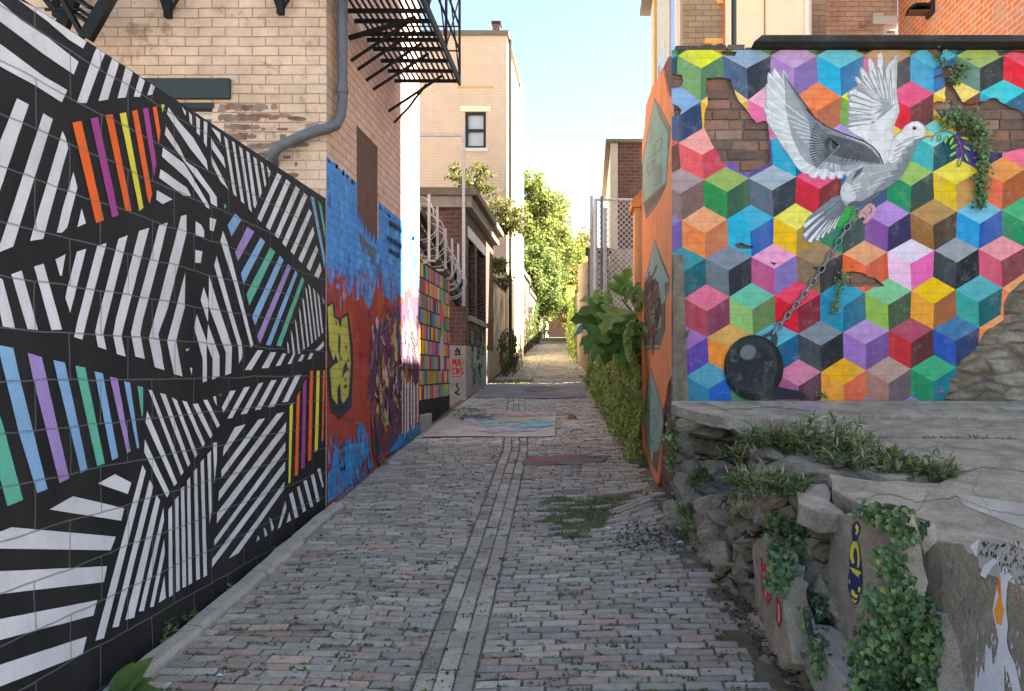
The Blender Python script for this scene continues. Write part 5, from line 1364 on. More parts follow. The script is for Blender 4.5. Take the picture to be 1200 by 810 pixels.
# chain links
N_L = 20
LA[0] += 1
for i in range(N_L):
    t = (i + .5) / N_L
    x = 1004.5 + (905 - 1004.5) * t; y = 245 + (391 - 245) * t + 9 * math.sin(math.pi * t)
    an = math.atan2(146, -99.5)
    rx, ry = 5.6, (3.7 if i % 2 == 0 else 1.6)
    def ring(o, w, c):
        A = ell(x, y, rx + o, ry + o, 18, an); B = ell(x, y, max(.3, rx + o - w), max(.25, ry + o - w), 18, an)
        for k in range(18):
            k2 = (k + 1) % 18
            dv.face([R(*A[k], off=.0006 + .00035 * LA[0] + .00004 * i), R(*A[k2], off=.0006 + .00035 * LA[0] + .00004 * i), R(*B[k2], off=.0006 + .00035 * LA[0] + .00004 * i), R(*B[k], off=.0006 + .00035 * LA[0] + .00004 * i)], c)
    ring(.7, 2.6, sc(38, 40, 46))
    LA[0] += 2
    ring(.1, 1.3, sc(126, 130, 138))
    LA[0] -= 2
LA[0] += 4
dv.build("painted_dove", MT['mural'], mw)

m = MB()
y0 = EYE + (436 - 57.0) * MD / F; y1 = EYE + (436 - 49.0) * MD / F
m.hexa([(1.20, 5.58, y0), (5.0, 5.58, y0), (5.0, 6.1, y0), (1.20, 6.1, y0)], [(1.26, 5.58, y1), (5.0, 5.58, y1), (5.0, 6.1, y1), (1.26, 6.1, y1)])
m.build("coping", MT['coping'], mw, bevel=.006)
m = MB()
x = RX + .03
while x < 1.2:
    l = uni(.1, .2); h = uni(.01, .05)
    m.box(x, min(x + l, 1.22), 5.70 + uni(0, .05), 6.05, ZTOP + .0055, ZTOP + .006 + h, pal([(.10, .08, .07), (.13, .10, .09)], .2)); x += l + .01
m.build("broken_top", MT['old_brick'], mw)
# orange plaster on the alley end
def oprism(poly, off, th, c, mb):
    mb.col(c)
    ps = [O(px, py, off) for px, py in poly]
    for p in ps: p.y = max(p.y, 5.7005)
    prism(mb, ps, (th, 0, 0))
m = MB(); org = sc(232, 138, 88)
oprism(ragged([(787, 118), (783, 112), (780, 100), (777, 84), (775.5, 80), (770, 94), (764, 102), (760, 115), (757, 123), (755, 150), (752.4, 168), (752.2, 560), (755, 566), (761, 572), (768, 574), (772, 565), (774, 535), (777, 482), (782, 452), (787, 440)], .35), 0, .019, org, m)
o = m.build("orange_plaster", MT['orange_plaster'], mw)
m = MB()
def og(c, off, *polys):
    for q in polys:
        ps = [O(px, py, off) for px, py in q]
        for p in ps: p.y = max(p.y, 5.702)
        m.face(ps, c)
sage = sc(132, 162, 148); sage_d = sc(84, 108, 104); umb = sc(132, 112, 96); umb2 = sc(108, 96, 84)
S1 = [(767, 114.5), (775, 128), (786.6, 150.5), (783.5, 180), (780.9, 218), (770, 240), (757, 257), (753.8, 238), (752.5, 194), (757, 165)]
og(sage_d, .0012, S1)
og(sage, .0020, [(767, 117), (774.5, 130), (785.6, 151.5), (782.8, 180), (780, 217), (769.5, 238.5), (757.5, 254), (754.6, 237), (753.4, 194), (757.8, 165)])
og(umb, .0028, [(754.8, 237), (769, 224), (779.8, 214), (779, 222), (769, 238), (757.6, 253)], [(768, 120), (774, 131), (785, 152), (783.6, 172), (782, 176), (782.8, 156), (773, 136)])
og(umb2, .0034, [(755, 238), (769.5, 227), (779, 217), (778.4, 221), (768.6, 237), (757.6, 251)])
U = lambda x, y: (740 + x / 7.37, 110 + y / 7.37)
def os_(pts, w, c): strokes(m, lambda x, y: O(x, y, .0036), [U(*p) for p in pts], w, c)
for pts in ([(205, 800), (205, 430), (255, 378), (270, 392), (265, 465), (212, 515)], [(205, 570), (140, 610), (138, 660), (150, 700), (180, 660), (190, 575)], [(225, 610), (225, 780)], [(243, 600), (243, 780)], [(262, 600), (262, 770)], [(205, 800), (235, 790)], [(178, 250), (172, 330), (165, 440)], [(150, 560), (190, 520)]):
    os_(pts, .75, umb)
S2 = tr([(110, 0), (145, 90), (182, 182), (182, 235), (162, 300), (162, 430), (132, 526), (64, 526), (48, 470), (48, 405), (70, 398), (80, 430), (60, 210), (80, 130)], 740, 280, 4.05)
og(sage_d, .0012, S2); og(sage, .0020, tr([(110, 6), (142, 92), (178, 184), (178, 234), (158, 298), (158, 428), (130, 518), (66, 518), (52, 468), (52, 410), (68, 404), (84, 430), (64, 212), (84, 132)], 740, 280, 4.05))
og(umb2, .0028, tr([(162, 300), (158, 428), (132, 505), (112, 505), (118, 440), (140, 420), (144, 310)], 740, 280, 4.05), tr([(54, 452), (82, 446), (92, 505), (66, 508)], 740, 280, 4.05), tr([(112, 8), (146, 92), (180, 182), (176, 190), (140, 104)], 740, 280, 4.05), tr([(120, 120), (128, 130), (100, 190), (92, 185)], 740, 280, 4.05), tr([(160, 210), (178, 205), (172, 240), (160, 270)], 740, 280, 4.05))
S3 = [(763, 430), (770, 455), (777.6, 481), (778.2, 495), (774, 528), (770, 555), (764, 544), (758, 520), (754, 493), (757, 464)]
og(sage_d, .0012, S3); og(sage, .0020, [(763, 433), (769.4, 456), (776.6, 481), (777, 495), (773, 527), (769.6, 552), (764.4, 542), (759, 519), (755, 493), (758, 464)])
og(umb2, .0028, [(766, 530), (773, 528), (770, 553), (764.6, 543)])
for pts in ([(762, 452), (764, 462), (762, 470)], [(758, 478), (764, 482), (768, 478)], [(762, 492), (768, 486), (770, 500), (764, 508)], [(760, 505), (764, 520), (768, 515)], [(757, 470), (760, 474)]):
    strokes(m, lambda x, y: O(x, y, .0036), pts, .7, sc(92, 104, 100))
m.build("sage_shapes", MT['orange_plaster'], mw)
# brick showing through the orange plaster : a ragged mass of bricks on edge
m = MB(); m.col((.12, .085, .07))
hole = tr([(85, 168), (100, 190), (130, 204), (134, 260), (142, 330), (132, 400), (118, 450), (107, 540), (104, 562), (98, 540), (94, 490), (80, 450), (70, 400), (58, 260), (64, 212)], 740, 280, 4.05)
hz = [(O(x, y).y, O(x, y).z) for x, y in hole]
z = 1.2; r = 0
m2 = MB()
while z < 4:
    y = 5.8 - (.1 if r % 2 else 0)
    while y < 9:
        l = .205 * uni(.9, 1.1)
        if inpoly(y + l / 2, z + .033, hz) or (inpoly(y + l * .2, z + .033, hz) and inpoly(y + l * .8, z + .033, hz)):
            c = pal([(.20, .105, .075), (.16, .085, .065), (.25, .14, .10), (.13, .08, .065)], .2)
            a = RX - .0085 + uni(-.004, .004)
            j = lambda: uni(-.006, .006)
            m2.hexa([(a + j() * .3, y + j(), z + j()), (a + .05, y + j(), z), (a + .05, y + l - .012, z), (a + j() * .3, y + l - .012 + j(), z + j())][::1], [(a + j() * .3, y + j(), z + .064 + j()), (a + .05, y, z + .064), (a + .05, y + l - .012, z + .064), (a + j() * .3, y + l - .012 + j(), z + .064 + j())], c)
        y += l
    z += .076; r += 1
m2.build("exposed_bricks", MT['old_brick'], mw)
m = MB(); m.face([O(x, y, .0042) for x, y in hole], (.11, .09, .08)); m.build("bare_mortar", MT['old_brick'], mw)
# orange pilaster at the far end of the wall
m = MB(); m.col(sc(238, 168, 112))
m.box(.535, RX + .2, 8.97, 9.3, .7, EYE + (436 - 244) * 9 / F)
m.box(.565, RX + .2, 8.955, 8.968, .7, EYE + (436 - 246) * 9 / F)
pl = m.build("pilaster", MT['orange_plaster'], mw)
m = MB(); m.col(sc(236, 156, 96)); zc = EYE + (436 - 244) * 9 / F
m.hexa([(.50, 8.93, zc + .001), (RX + .2, 8.93, zc + .001), (RX + .2, 9.34, zc + .001), (.50, 9.34, zc + .001)], [(.49, 8.92, zc + .07), (RX + .2, 8.92, zc + .4), (RX + .2, 9.34, zc + .4), (.49, 9.34, zc + .07)])
m.build("sloping_cap", MT['orange_plaster'], pl)

# weathered board leaning at the mural's left edge
m = MB()
a0, a1 = R(788, 470), R(806.5, 470)
n = 12; vs = []
zt = R(790, 300).z; zb = a0.z - .02
for i in range(n + 1):
    t = i / n; z = zb + (zt - zb) * t
    w0 = a0.x + .004 * noise.noise(Vector((1, z * 5, 1))) + .0 * t; w1 = a1.x - .045 * t + .006 * noise.noise(Vector((2, z * 6, 1)))
    for x, y in ((w0, 5.655), (w1, 5.66), (w1, 5.692), (w0, 5.692)): vs.append((x, y, z))
fs = [(i * 4 + k, i * 4 + (k + 1) % 4, i * 4 + 4 + (k + 1) % 4, i * 4 + 4 + k) for i in range(n) for k in range(4)] + [(3, 2, 1, 0), (n * 4, n * 4 + 1, n * 4 + 2, n * 4 + 3)]
m.raw(vs, fs)
o = m.build("wooden_board", MT['wood'], loc=(a0.x, 5.67, zb)); props(o, "grey weathered wooden board standing upright at the left edge of the cube mural", "board")

# ------------------------------------------------------------------ buildings behind the mural
gb = thing("apartment_building", "grey brick building with yellow window trims and pale siding, left of the red downpipe", "building", (3, 14, 1.5))
GD = 11.0; GX = (800 - 690) * GD / F; GE = 16.7; GH = 9.6
m = MB(); m.box(GX, 3.4, GD, GD + .3, .8, GH); m.build("front_wall", MT['grey_brick'], gb)
m = MB(); m.box(GX + .001, GX + .3, GD + .301, GE, .8, GH); m.box(GX + .3, 5, GE - .3, GE, .8, GH); m.build("side_wall", MT['clap'], gb)
m = MB(); m.box(GX - .22, 5, GD - .1, GE + .2, GH + .001, GH + .12); m.build("roof", MT['cornice'], gb)
def gp_(px, py, d): return P(px, py, d)
for (xa, xb, ya, yb) in [(838, 849, -40, 2), (834, 850, 46, 90)]:
    a = gp_(xa, yb, GD); b = gp_(xb + 6, ya, GD)
    m = MB(); m.box(a.x + .05, b.x, GD - .02, GD + .04, a.z, b.z - .08); wo = m.build("window", MT['glass'], gb)
    m = MB(); m.box(a.x, a.x + .07, GD - .035, GD + .03, a.z, b.z - .08); m.build("window_frame", MT['yellow_trim'], wo)
    m = MB(); m.box(a.x - .10, b.x, GD - .04, GD + .03, b.z - .079, b.z + .0); m.build("lintel", MT['yellow_trim'], wo)
a = gp_(840, 6, GD); m = MB(); m.box(a.x, a.x + .3, GD - .05, GD - .002, a.z, a.z + .06); m.build("sill", MT['yellow_trim'], gb)
for (y0_, y1_, z0_, z1_) in [(11.7, 12.6, 6.2, 8.9), (13.6, 14.6, 5.0, 7.6)]:
    m = MB(); m.box(GX - .015, GX + .01, y0_, y1_, z0_, z1_); wo = m.build("window", MT['glass'], gb)
    m = MB(); m.box(GX - .05, GX + .005, y0_ - .1, y1_ + .1, z0_ - .12, z0_ - .001); m.build("sill", MT['yellow_trim'], wo)
    m = MB(); m.box(GX - .035, GX + .004, y0_ - .09, y0_ - .001, z0_, z1_); m.box(GX - .035, GX + .004, y1_ + .001, y1_ + .09, z0_, z1_); m.build("window_frame", MT['white'], wo)
m = MB(); m.box(GX - .05, GX - .002, 15.2, 15.35, 4, 9.2); m.build("corner_board", MT['yellow_trim'], gb)
px_ = P(849.5, 0, 10.95)
m = MB(); m.tube([(px_.x, 10.9, 3.2), (px_.x, 10.9, 9.5)], .035, 10); o = m.build("downpipe", MT['red_pipe'], loc=(px_.x, 10.9, 3.2)); props(o, "thin red downpipe between the grey brick and the cream stucco", "pipe")
cs = thing("stucco_building", "cream stucco building with a tall narrow dark window, right of the red downpipe", "building", (2.8, 11.3, 1.5))
ca, cbx = P(851, 0, 10.8).x, P(950, 0, 10.8).x
sa, sb_ = P(857, 0, 10.8).x, P(863.5, 0, 10.8).x
m = MB(); m.box(ca, sa, 10.8, 10.985, .9, 8.6); m.box(sb_, cbx, 10.8, 10.985, .9, 8.6); m.build("front_wall", MT['stucco'], cs)
m = MB(); m.box(sa + .001, sb_ - .001, 10.86, 10.9, 2.5, 8.6); wo = m.build("window", MT['glass'], cs)
m = MB(); m.box(sa + .001, sa + .035, 10.82, 10.859, 2.5, 8.6); m.build("window_frame", MT['dark_trim'], wo)
m = MB(); m.box(ca, cbx, 10.75, 10.985, 8.601, 8.72); m.build("roof", MT['cornice'], cs)
qx = P(896, 0, 10.79).x
m = MB(); m.box(qx - .010, qx + .010, 10.79, 10.7995, 2.5, 8.6); m.build("toothed_joint", mk('toothed_joint', col=(.42, .24, .13), bump=.2), cs)
tbx0, tbx1 = P(951, 0, 12.5).x, P(1052, 0, 12.5).x
tk = thing("brick_house", "tan painted brick wall with a white framed window, left of the orange brick", "building", (4.4, 12.6, 2))
wz0_, wz1_ = P(0, 60, 12.5).z, P(0, 29, 12.5).z; wxa = P(1035.5, 0, 12.5).x
m = MB(); m.box(3.42, wxa, 12.5, 12.8, 1, 9.2); m.box(wxa + .001, tbx1 - .002, 12.501, 12.8, 1, wz0_); m.box(wxa + .001, tbx1 - .002, 12.501, 12.8, wz1_, 9.2); m.build("front_wall", MT['tan_brick'], tk)
m = MB(); m.box(wxa + .002, wxa + .06, 12.52, 12.58, wz0_, wz1_); m.box(wxa + .061, tbx1 - .003, 12.52, 12.58, wz1_ - .06, wz1_); m.box(wxa + .061, tbx1 - .003, 12.521, 12.579, wz1_ - .17, wz1_ - .13); wo = m.build("window", MT['white'], tk)
m = MB(); m.box(wxa + .061, tbx1 - .003, 12.585, 12.6, wz0_, wz1_ - .061); m.build("pane", MT['glass'], wo)
m = MB(); m.box(wxa - .18, tbx1 - .003, 12.47, 12.502, wz1_ + .002, wz1_ + .13); m.box(wxa - .18, wxa - .02, 12.46, 12.499, wz1_ + .131, wz1_ + .17); m.build("lintel", MT['white'], wo)
m = MB(); m.box(3.4, tbx1, 12.45, 12.85, 9.201, 9.3); m.build("roof", MT['cornice'], tk)
wx_ = P(948, 0, 10.7).x
m = MB(); m.tube([(wx_, 10.72, 3.2), (wx_, 10.72, 8.55)], .045, 12); o = m.build("downpipe", MT['white'], loc=(wx_, 10.72, 3.2)); props(o, "thick white downpipe between cream stucco and tan brick", "pipe")
ob = thing("brick_building", "bright orange painted brick building at the upper right, mortar lines showing", "building", (5.5, 7, 1))
OX = 5.03; OH = 9.05
m = MB(); m.box(OX, OX + .3, 6.1, 12.5, -.5, OH); m.box(OX + .301, 7.4, 6.1, 6.4, -.5, OH); m.build("wall", MT['orange_brick'], ob)
m = MB(); m.box(OX - .05, 7.4, 6.0, 12.5, OH + .001, OH + .1); m.build("roof", MT['roof'], ob)
shade_block = thing("apartment_building", "tall cream block added out of view on the right to shade the alley and reflect light into it", "building", (11, 3, 0))
m = MB(); m.box(8, 13, 1.0, 10.6, -1, 16); m.build("wall", MT['stucco'], shade_block)  # unseen tower, added to block the sun; pale side throws fill light back
m = MB(); m.box(7.9, 13.1, .9, 10.6, 16.001, 16.2); m.build("roof", MT['roof'], shade_block)
# wall lamp on the orange brick
lp = P(1092, 12, OX * F / (1092 - 690))
wl = thing("wall_lamp", "dark hooded lamp sticking out of the orange brick wall", "lamp", lp)
m = MB()
pts = [(0, -.02), (-.10, .02), (-.24, .03), (-.34, -.02), (-.38, -.10)]
prev = None
vs = []; 
for i, (dx, dz) in enumerate(pts):
    w = .09 - .01 * i
    for k in range(7):
        t = math.pi * k / 6
        vs.append((lp.x + dx, lp.y + w * math.cos(t) * 1.2, lp.z + dz + w * math.sin(t)))
fs = [(i * 7 + k, i * 7 + k + 1, i * 7 + 8 + k, i * 7 + 7 + k) for i in range(len(pts) - 1) for k in range(6)]
m.raw(vs, fs); sh = m.build("lamp_hood", MT['metal_black'], wl)
m = MB(); m.box(lp.x - .05, lp.x + .0, lp.y - .11, lp.y + .11, lp.z - .09, lp.z + .11); m.build("mount", MT['dark_trim'], wl, bevel=.01)
m = MB(); m.box(lp.x - .36, lp.x - .06, lp.y - .08, lp.y + .08, lp.z - .05, lp.z - .03); m.build("lens", MT['board'], wl)

# ------------------------------------------------------------------ further up the right side
rh = thing("row_house", "red brick house with pale side wall and grey lower wall behind the chain link fence", "building", (1.5, 22, 2))
RD = 17.2
rx0 = P(716, 0, RD).x
rzt = EYE + (436 - 168) * RD / F
m = MB(); m.box(rx0, rx0 + 3, RD, RD + .3, EYE + (436 - 292) * RD / F, rzt); m.build("front_wall", MT['brick_front'], rh)
m = MB(); m.box(rx0 - .02, rx0 + 3, RD - .03, RD + .28, 1.2, EYE + (436 - 292) * RD / F - .001); m.build("lower_wall", MT['conc'], rh)
m = MB(); m.box(rx0 + .001, rx0 + .3, RD + .301, RD + 5.5, 1.5, rzt + .0); m.box(rx0 - .014, rx0 + .15, RD - .012, RD - .001, 3.2, rzt); m.build("side_wall", MT['clap'], rh)
m = MB(); m.box(rx0 - .12, rx0 + 3, RD - .1, RD + 5.6, rzt + .001, rzt + .07); m.build("roof", MT['cornice'], rh)
# brick garden wall with pillar, alley side
bw = thing("brick_wall", "tall weathered brick garden wall with a capped pillar past the fence", "wall", (-.1, 19, 1.6))
ps = [(17.0, .045), (22.0, -.30)]
zt0 = EYE + (436 - 305) * 17 / F
bmat = mk('garden_brick', col=(.32, .2, .15), col2=(.24, .15, .115), axes='yz', brick=(.22, .08, .012), mortar=(.32, .28, .24), bstr=.8, var=.25, vscale=4, bump=.4)
m = MB()
m.hexa([(.045, 17.0, .8), (.40, 17.0, .8), (.05, 22, .8), (-.30, 22, .8)], [(.045, 17.0, zt0), (.40, 17.0, zt0), (.05, 22, zt0 + .6), (-.30, 22, zt0 + .6)])
m.build("wall", bmat, bw)
m = MB(); m.box(-.02, .44, 16.6, 16.99, .8, zt0 + .1); pil = m.build("pillar", bmat, bw)
m = MB(); m.box(-.07, .49, 16.55, 17.05, zt0 + .101, zt0 + .2); m.build("cap", MT['brick_front'], pil)
h5 = simple_house("row_house", "pale house at the far end of the alley under the trees", -3.6, 62, 68, 9.0, MT['cream_side'], MT['stucco'], dx=4)
far_ = thing("garage", "low pale building with a red orange awning closing the far end of the alley", "building", (-1.6, 75, 4.8))
m = MB(); m.box(-5, 3.5, 76, 76.3, 4.2, 7.6); m.build("front_wall", MT['brick_front'], far_)
m = MB(); m.hexa([(-3.9, 75.0, 7.0), (-1.6, 75.0, 7.0), (-1.6, 75.99, 7.6), (-3.9, 75.99, 7.6)], [(-3.9, 75.0, 7.1), (-1.6, 75.0, 7.1), (-1.6, 75.99, 7.7), (-3.9, 75.99, 7.7)]); m.build("awning", mk('red_awning', col=(.55, .16, .09), bump=.05), far_)
rw2 = thing("garden_wall", "low garden wall on the right beyond the brick pillar, under ivy", "wall", (-.5, 34, 3))
m = MB(); m.hexa([(-.30, 22.3, 1.5), (.1, 22.3, 1.5), (-.5, 44, 3), (-.9, 44, 3)], [(-.30, 22.3, 4.1), (.1, 22.3, 4.1), (-.5, 44, 6.0), (-.9, 44, 6.0)]); m.build("wall", MT['conc_l'], rw2)
# teal sign panel on a bracket
sg = thing("hanging_sign", "small tilted teal panel on a bracket at the brick wall", "sign", P(681, 384, 16.4))
q = P(681, 384, 16.4)
m = MB(); m.hexa([q + Vector((-.17, -.02, -.2)), q + Vector((.02, -.02, -.1)), q + Vector((.02, .02, -.1)), q + Vector((-.17, .02, -.2))], [q + Vector((-.04, -.02, .05)), q + Vector((.16, -.02, .2)), q + Vector((.16, .02, .2)), q + Vector((-.04, .02, .05))]); m.build("panel", mk('teal_paint', col=(.13, .38, .40), bump=.1), sg)
m = MB(); m.bar(q + Vector((-.2, 0, .2)), q + Vector((.3, 0, .26)), .03, .03); m.build("bracket", MT['galv'], sg)

# ivy-covered low wall
iw = thing("garden_wall", "low stone garden wall buried under trailing ivy beside the orange plaster", "wall", (.5, 11, 1))
IV = [(7.7, .60), (8.95, .56), (9.7, .42), (12, .33), (15.4, .24), (16.5, .14)]
def ivx(d):
    for (a, xa), (b, xb) in zip(IV, IV[1:]):
        if d <= b: return xa + (xb - xa) * (d - a) / (b - a)
    return IV[-1][1]
m = MB(); m.col((.15, .14, .12))
for (a, xa), (b, xb) in list(zip(IV, IV[1:]))[1:]:
    m.hexa([(xa, a, .6), (xa + .4, a, .6), (xb + .4, b, .6), (xb, b, .6)], [(xa, a, 2.2), (xa + .4, a, 2.2), (xb + .4, b, 2.35), (xb, b, 2.35)])
m.build("wall", MT['stone'], iw)
# chain link fence
cf = thing("chain_link_fence", "tall galvanized chain link fence with top rail above the ivy wall", "fence", (.2, 12, 2.2))
for (x, y, z1) in [(P(693, 0, 15.5).x, 15.5, EYE + 206 * 15.5 / F), (P(697.5, 0, 12.0).x, 12.0, EYE + 202 * 12 / F), (P(709, 0, 12.0).x, 12.0, EYE + 192 * 12 / F), (P(744, 0, 12).x, 12.0, EYE + 202 * 12 / F)]:
    m = MB(); m.tube([(x, y, 1.9), (x, y, z1)], .03, 8); m.build("post", MT['galv'], cf)
za = EYE + 202 * 12 / F
m = MB(); m.tube([(P(697.5, 0, 12).x, 12, za), (P(748, 0, 12).x, 12, za)], .02, 8); m.tube([(P(697.5, 0, 12).x, 12, za), (P(693, 0, 15.5).x, 15.5, za + .1)], .02, 8); m.build("top_rail", MT['galv'], cf)
def mesh_wire(m, A, B, z0, z1, s=.085, r=.0055):
    A = Vector(A); B = Vector(B); Ln = (B - A).length; u = (B - A) / Ln; H = z1 - z0
    k = -H
    while k < Ln:
        for sgn in (1, -1):
            s0 = max(k, 0); s1 = min(k + H, Ln)
            if s1 > s0:
                h0, h1 = (s0 - k), (s1 - k)
                if sgn < 0: h0, h1 = H - h0, H - h1
                p = A + u * s0; q = A + u * s1
                m.tube([(p.x, p.y, z0 + h0), (q.x, q.y, z0 + h1)], r, 3)
        k += s
m = MB()
mesh_wire(m, (P(697.5, 0, 12).x, 12, 0), (P(746, 0, 12).x, 12, 0), 2.3, za)
mesh_wire(m, (P(697.5, 0, 12).x, 12, 0), (P(693, 0, 15.5).x, 15.5, 0), 2.3, za)
m.build("mesh", MT['galv'], cf)
m = MB(); m.tube([P(705, 340, 11.9), P(705, 230, 11.9)], .02, 8); o = m.build("wooden_stake", MT['wood'], loc=P(705, 340, 11.9)); props(o, "thin brown stake standing among the chain link posts", "stake")
# overhead cable
m = MB(); pts = []
A = P(560, 232, 16); B = P(640, 186, 34)
for i in range(17):
    t = i / 16; v = A.lerp(B, t); v.z -= .25 * math.sin(math.pi * t); pts.append(v)
m.tube(pts, .014, 6); o = m.build("overhead_cable", MT['dark_trim'], loc=A); props(o, "thin dark cable slung across the sky by the cream house", "cable")
# ------------------------------------------------------------------ raised terrace and its rubble retaining wall
def TPd(py): return 1208.7 / (py - 256.0)
def tz(d): return 1.567 - .2 * (MD - d)
def TP(px, py, dz=0.0):
    d = TPd(py); return Vector(((px - 690) * d / F, d, tz(d) + dz))
random.seed(17)
def tslab(name, poly, dz, th, mat, rag=.02):
    base = [TP(x, y) for x, y in poly]
    pts = []
    n = len(base)
    for i in range(n):
        a, b = base[i], base[(i + 1) % n]
        k = max(1, int((b - a).length / .09))
        if (b - a).length > 1.6: k = 1
        for q in range(k):
            v = a.lerp(b, q / k)
            v += Vector((uni(-rag, rag), uni(-rag, rag), 0)) if q else Vector((0, 0, 0))
            v.z = tz(v.y) + dz; pts.append(v)
    m = MB()
    n = len(pts)
    bot = [p + Vector((uni(-.02, .02), uni(-.02, .02), -th + uni(-.015, .015))) for p in pts]
    m.raw(pts + bot, [tuple(range(n))[::-1], tuple(range(n, 2 * n))] + [(i, (i + 1) % n, (i + 1) % n + n, i + n) for i in range(n)])
    o = m.build(name, mat, loc=(pts[0].x, pts[0].y, pts[0].z), bevel=.008)
    return props(o, kind="structure")
tslab("terrace_paving", [(787, 469.6), (1560, 469.6), (1560, 486), (1180, 489), (1080, 487), (985, 487), (930, 491), (880, 491), (835, 486), (800, 478), (786.5, 473)], 0, .085, MT['conc'])
tslab("terrace_paving", [(938, 494), (990, 490), (1080, 490.5), (1180, 493), (1560, 491), (1560, 511), (1200, 511), (1100, 509), (1000, 510), (960, 506)], -.006, .08, MT['conc'], .012)
tslab("terrace_paving", [(965, 512), (1010, 513.5), (1100, 513), (1200, 515), (1560, 516), (1560, 552), (1200, 550), (1150, 545), (1090, 558), (1040, 560), (1005, 548), (985, 530)], .0, .08, MT['conc'], .012)
tslab("terrace_paving", [(971, 556), (1010, 562), (1100, 567), (1150, 549), (1200, 554), (1560, 558), (2300, 960), (1700, 930), (1400, 812), (1200, 692), (1130, 648), (1060, 612), (1000, 588), (975, 574)], .004, .10, MT['conc'])
o = tslab("broken_slab", [(924, 561), (968, 558), (972, 578), (990, 592), (960, 592), (935, 580)], -.035, .10, MT['conc'])
# pale worn sweep on the near slab
m = MB()
def tp_patch(poly, c, dz): m.face([TP(x, y, dz) for x, y in poly], c)
tp_patch([(1120, 580), (1160, 586), (1200, 592), (1300, 600), (1300, 650), (1200, 622), (1160, 606), (1130, 594)], (.40, .37, .32), .0065)
tp_patch([(943, 474), (957, 473), (962, 476.5), (950, 478.5), (940, 477)], (.42, .26, .42), .0022)
tp_patch([(1170, 477), (1300, 476), (1300, 483), (1180, 481)], (.40, .39, .36), .0022)
props(m.build("paving_stains", MT['slab']), kind="structure")
m = MB()
for pts_c in [[(1000, 588), (1040, 580), (1075, 590), (1120, 584), (1160, 600), (1200, 606), (1260, 640)], [(1060, 612), (1080, 596), (1090, 575)], [(1150, 552), (1140, 575), (1160, 600)], [(820, 473), (850, 481), (900, 478), (960, 482)], [(1040, 530), (1100, 524), (1180, 532)], [(1080, 498), (1130, 503), (1190, 499)]]:
    fine_ = []
    for (xa_, ya_), (xb_, yb_) in zip(pts_c, pts_c[1:]):
        for q_ in range(6):
            fine_.append((xa_ + (xb_ - xa_) * q_ / 6 + uni(-1.6, 1.6), ya_ + (yb_ - ya_) * q_ / 6 + uni(-1.2, 1.2)))
    strokes(m, lambda a, b: TP(a, b, .0072), fine_, uni(.35, .7), (.10, .085, .065))
props(m.build('paving_cracks', MT['slab']), kind='structure')
for (x0, y0, x1, y1) in [(940, 478, 1010, 486), (1060, 477, 1110, 484), (1090, 482, 1215, 486)]:
    pass
# earth under the slabs
m = MB(); 
ep = [(.66, 5.70), (5.0, 5.70), (5.0, 1.0), (2.6, 1.0), (2.15, 1.9), (1.78, 2.8), (1.62, 3.5), (1.5, 4.1), (1.32, 4.5), (1.22, 5.1), (.72, 5.55)]
m.face([(x, y, tz(y) - .075 - (.03 if x < 1.6 else 0)) for x, y in ep][::-1])
props(m.build("terrace_ground", MT['earth']), kind="structure")

rw = thing("retaining_wall", "crumbling rubble retaining wall with broken concrete panels holding up the terrace", "wall", (1.2, 4, .5))
Bp = [(788, 598, 5.70), (817, 632, 5.2), (834, 666, 4.85), (860, 700, 4.45), (900, 770, 3.75), (930, 815, 3.4), (1050, 1050, 2.6), (1300, 1500, 1.7)]
Tp = [(787.5, 474), (880, 493), (926, 562), (974, 560), (1060, 616), (1200, 697), (1400, 815), (1760, 935)]
Bv = [P(*b) for b in Bp]
Tv = [TP(x, y, -.07) for x, y in Tp]
cumB = [0.0]
for i in range(1, len(Bv)): cumB.append(cumB[-1] + ((Bv[i] - Bv[i - 1]).length + (Tv[i] - Tv[i - 1]).length) / 2)
def lerpv(arr, s):
    for i in range(len(cumB) - 1):
        if s <= cumB[i + 1] or i == len(cumB) - 2:
            t = (s - cumB[i]) / (cumB[i + 1] - cumB[i]); return arr[i].lerp(arr[i + 1], min(1, t))
NS, NH = 420, 96
Ltot = cumB[-1]
grid = []; gcol = []
def outward(s):
    a = lerpv(Bv, max(0, s - .25)) + lerpv(Tv, max(0, s - .25)); b = lerpv(Bv, min(Ltot, s + .25)) + lerpv(Tv, min(Ltot, s + .25))
    t = (b - a); t.z = 0; t.normalize()
    return Vector((t.y, -t.x, 0))
palst = [(.34, .29, .22), (.27, .23, .175), (.39, .335, .26), (.32, .25, .18), (.23, .20, .165), (.37, .33, .27), (.42, .355, .265)]
cellcol = {}
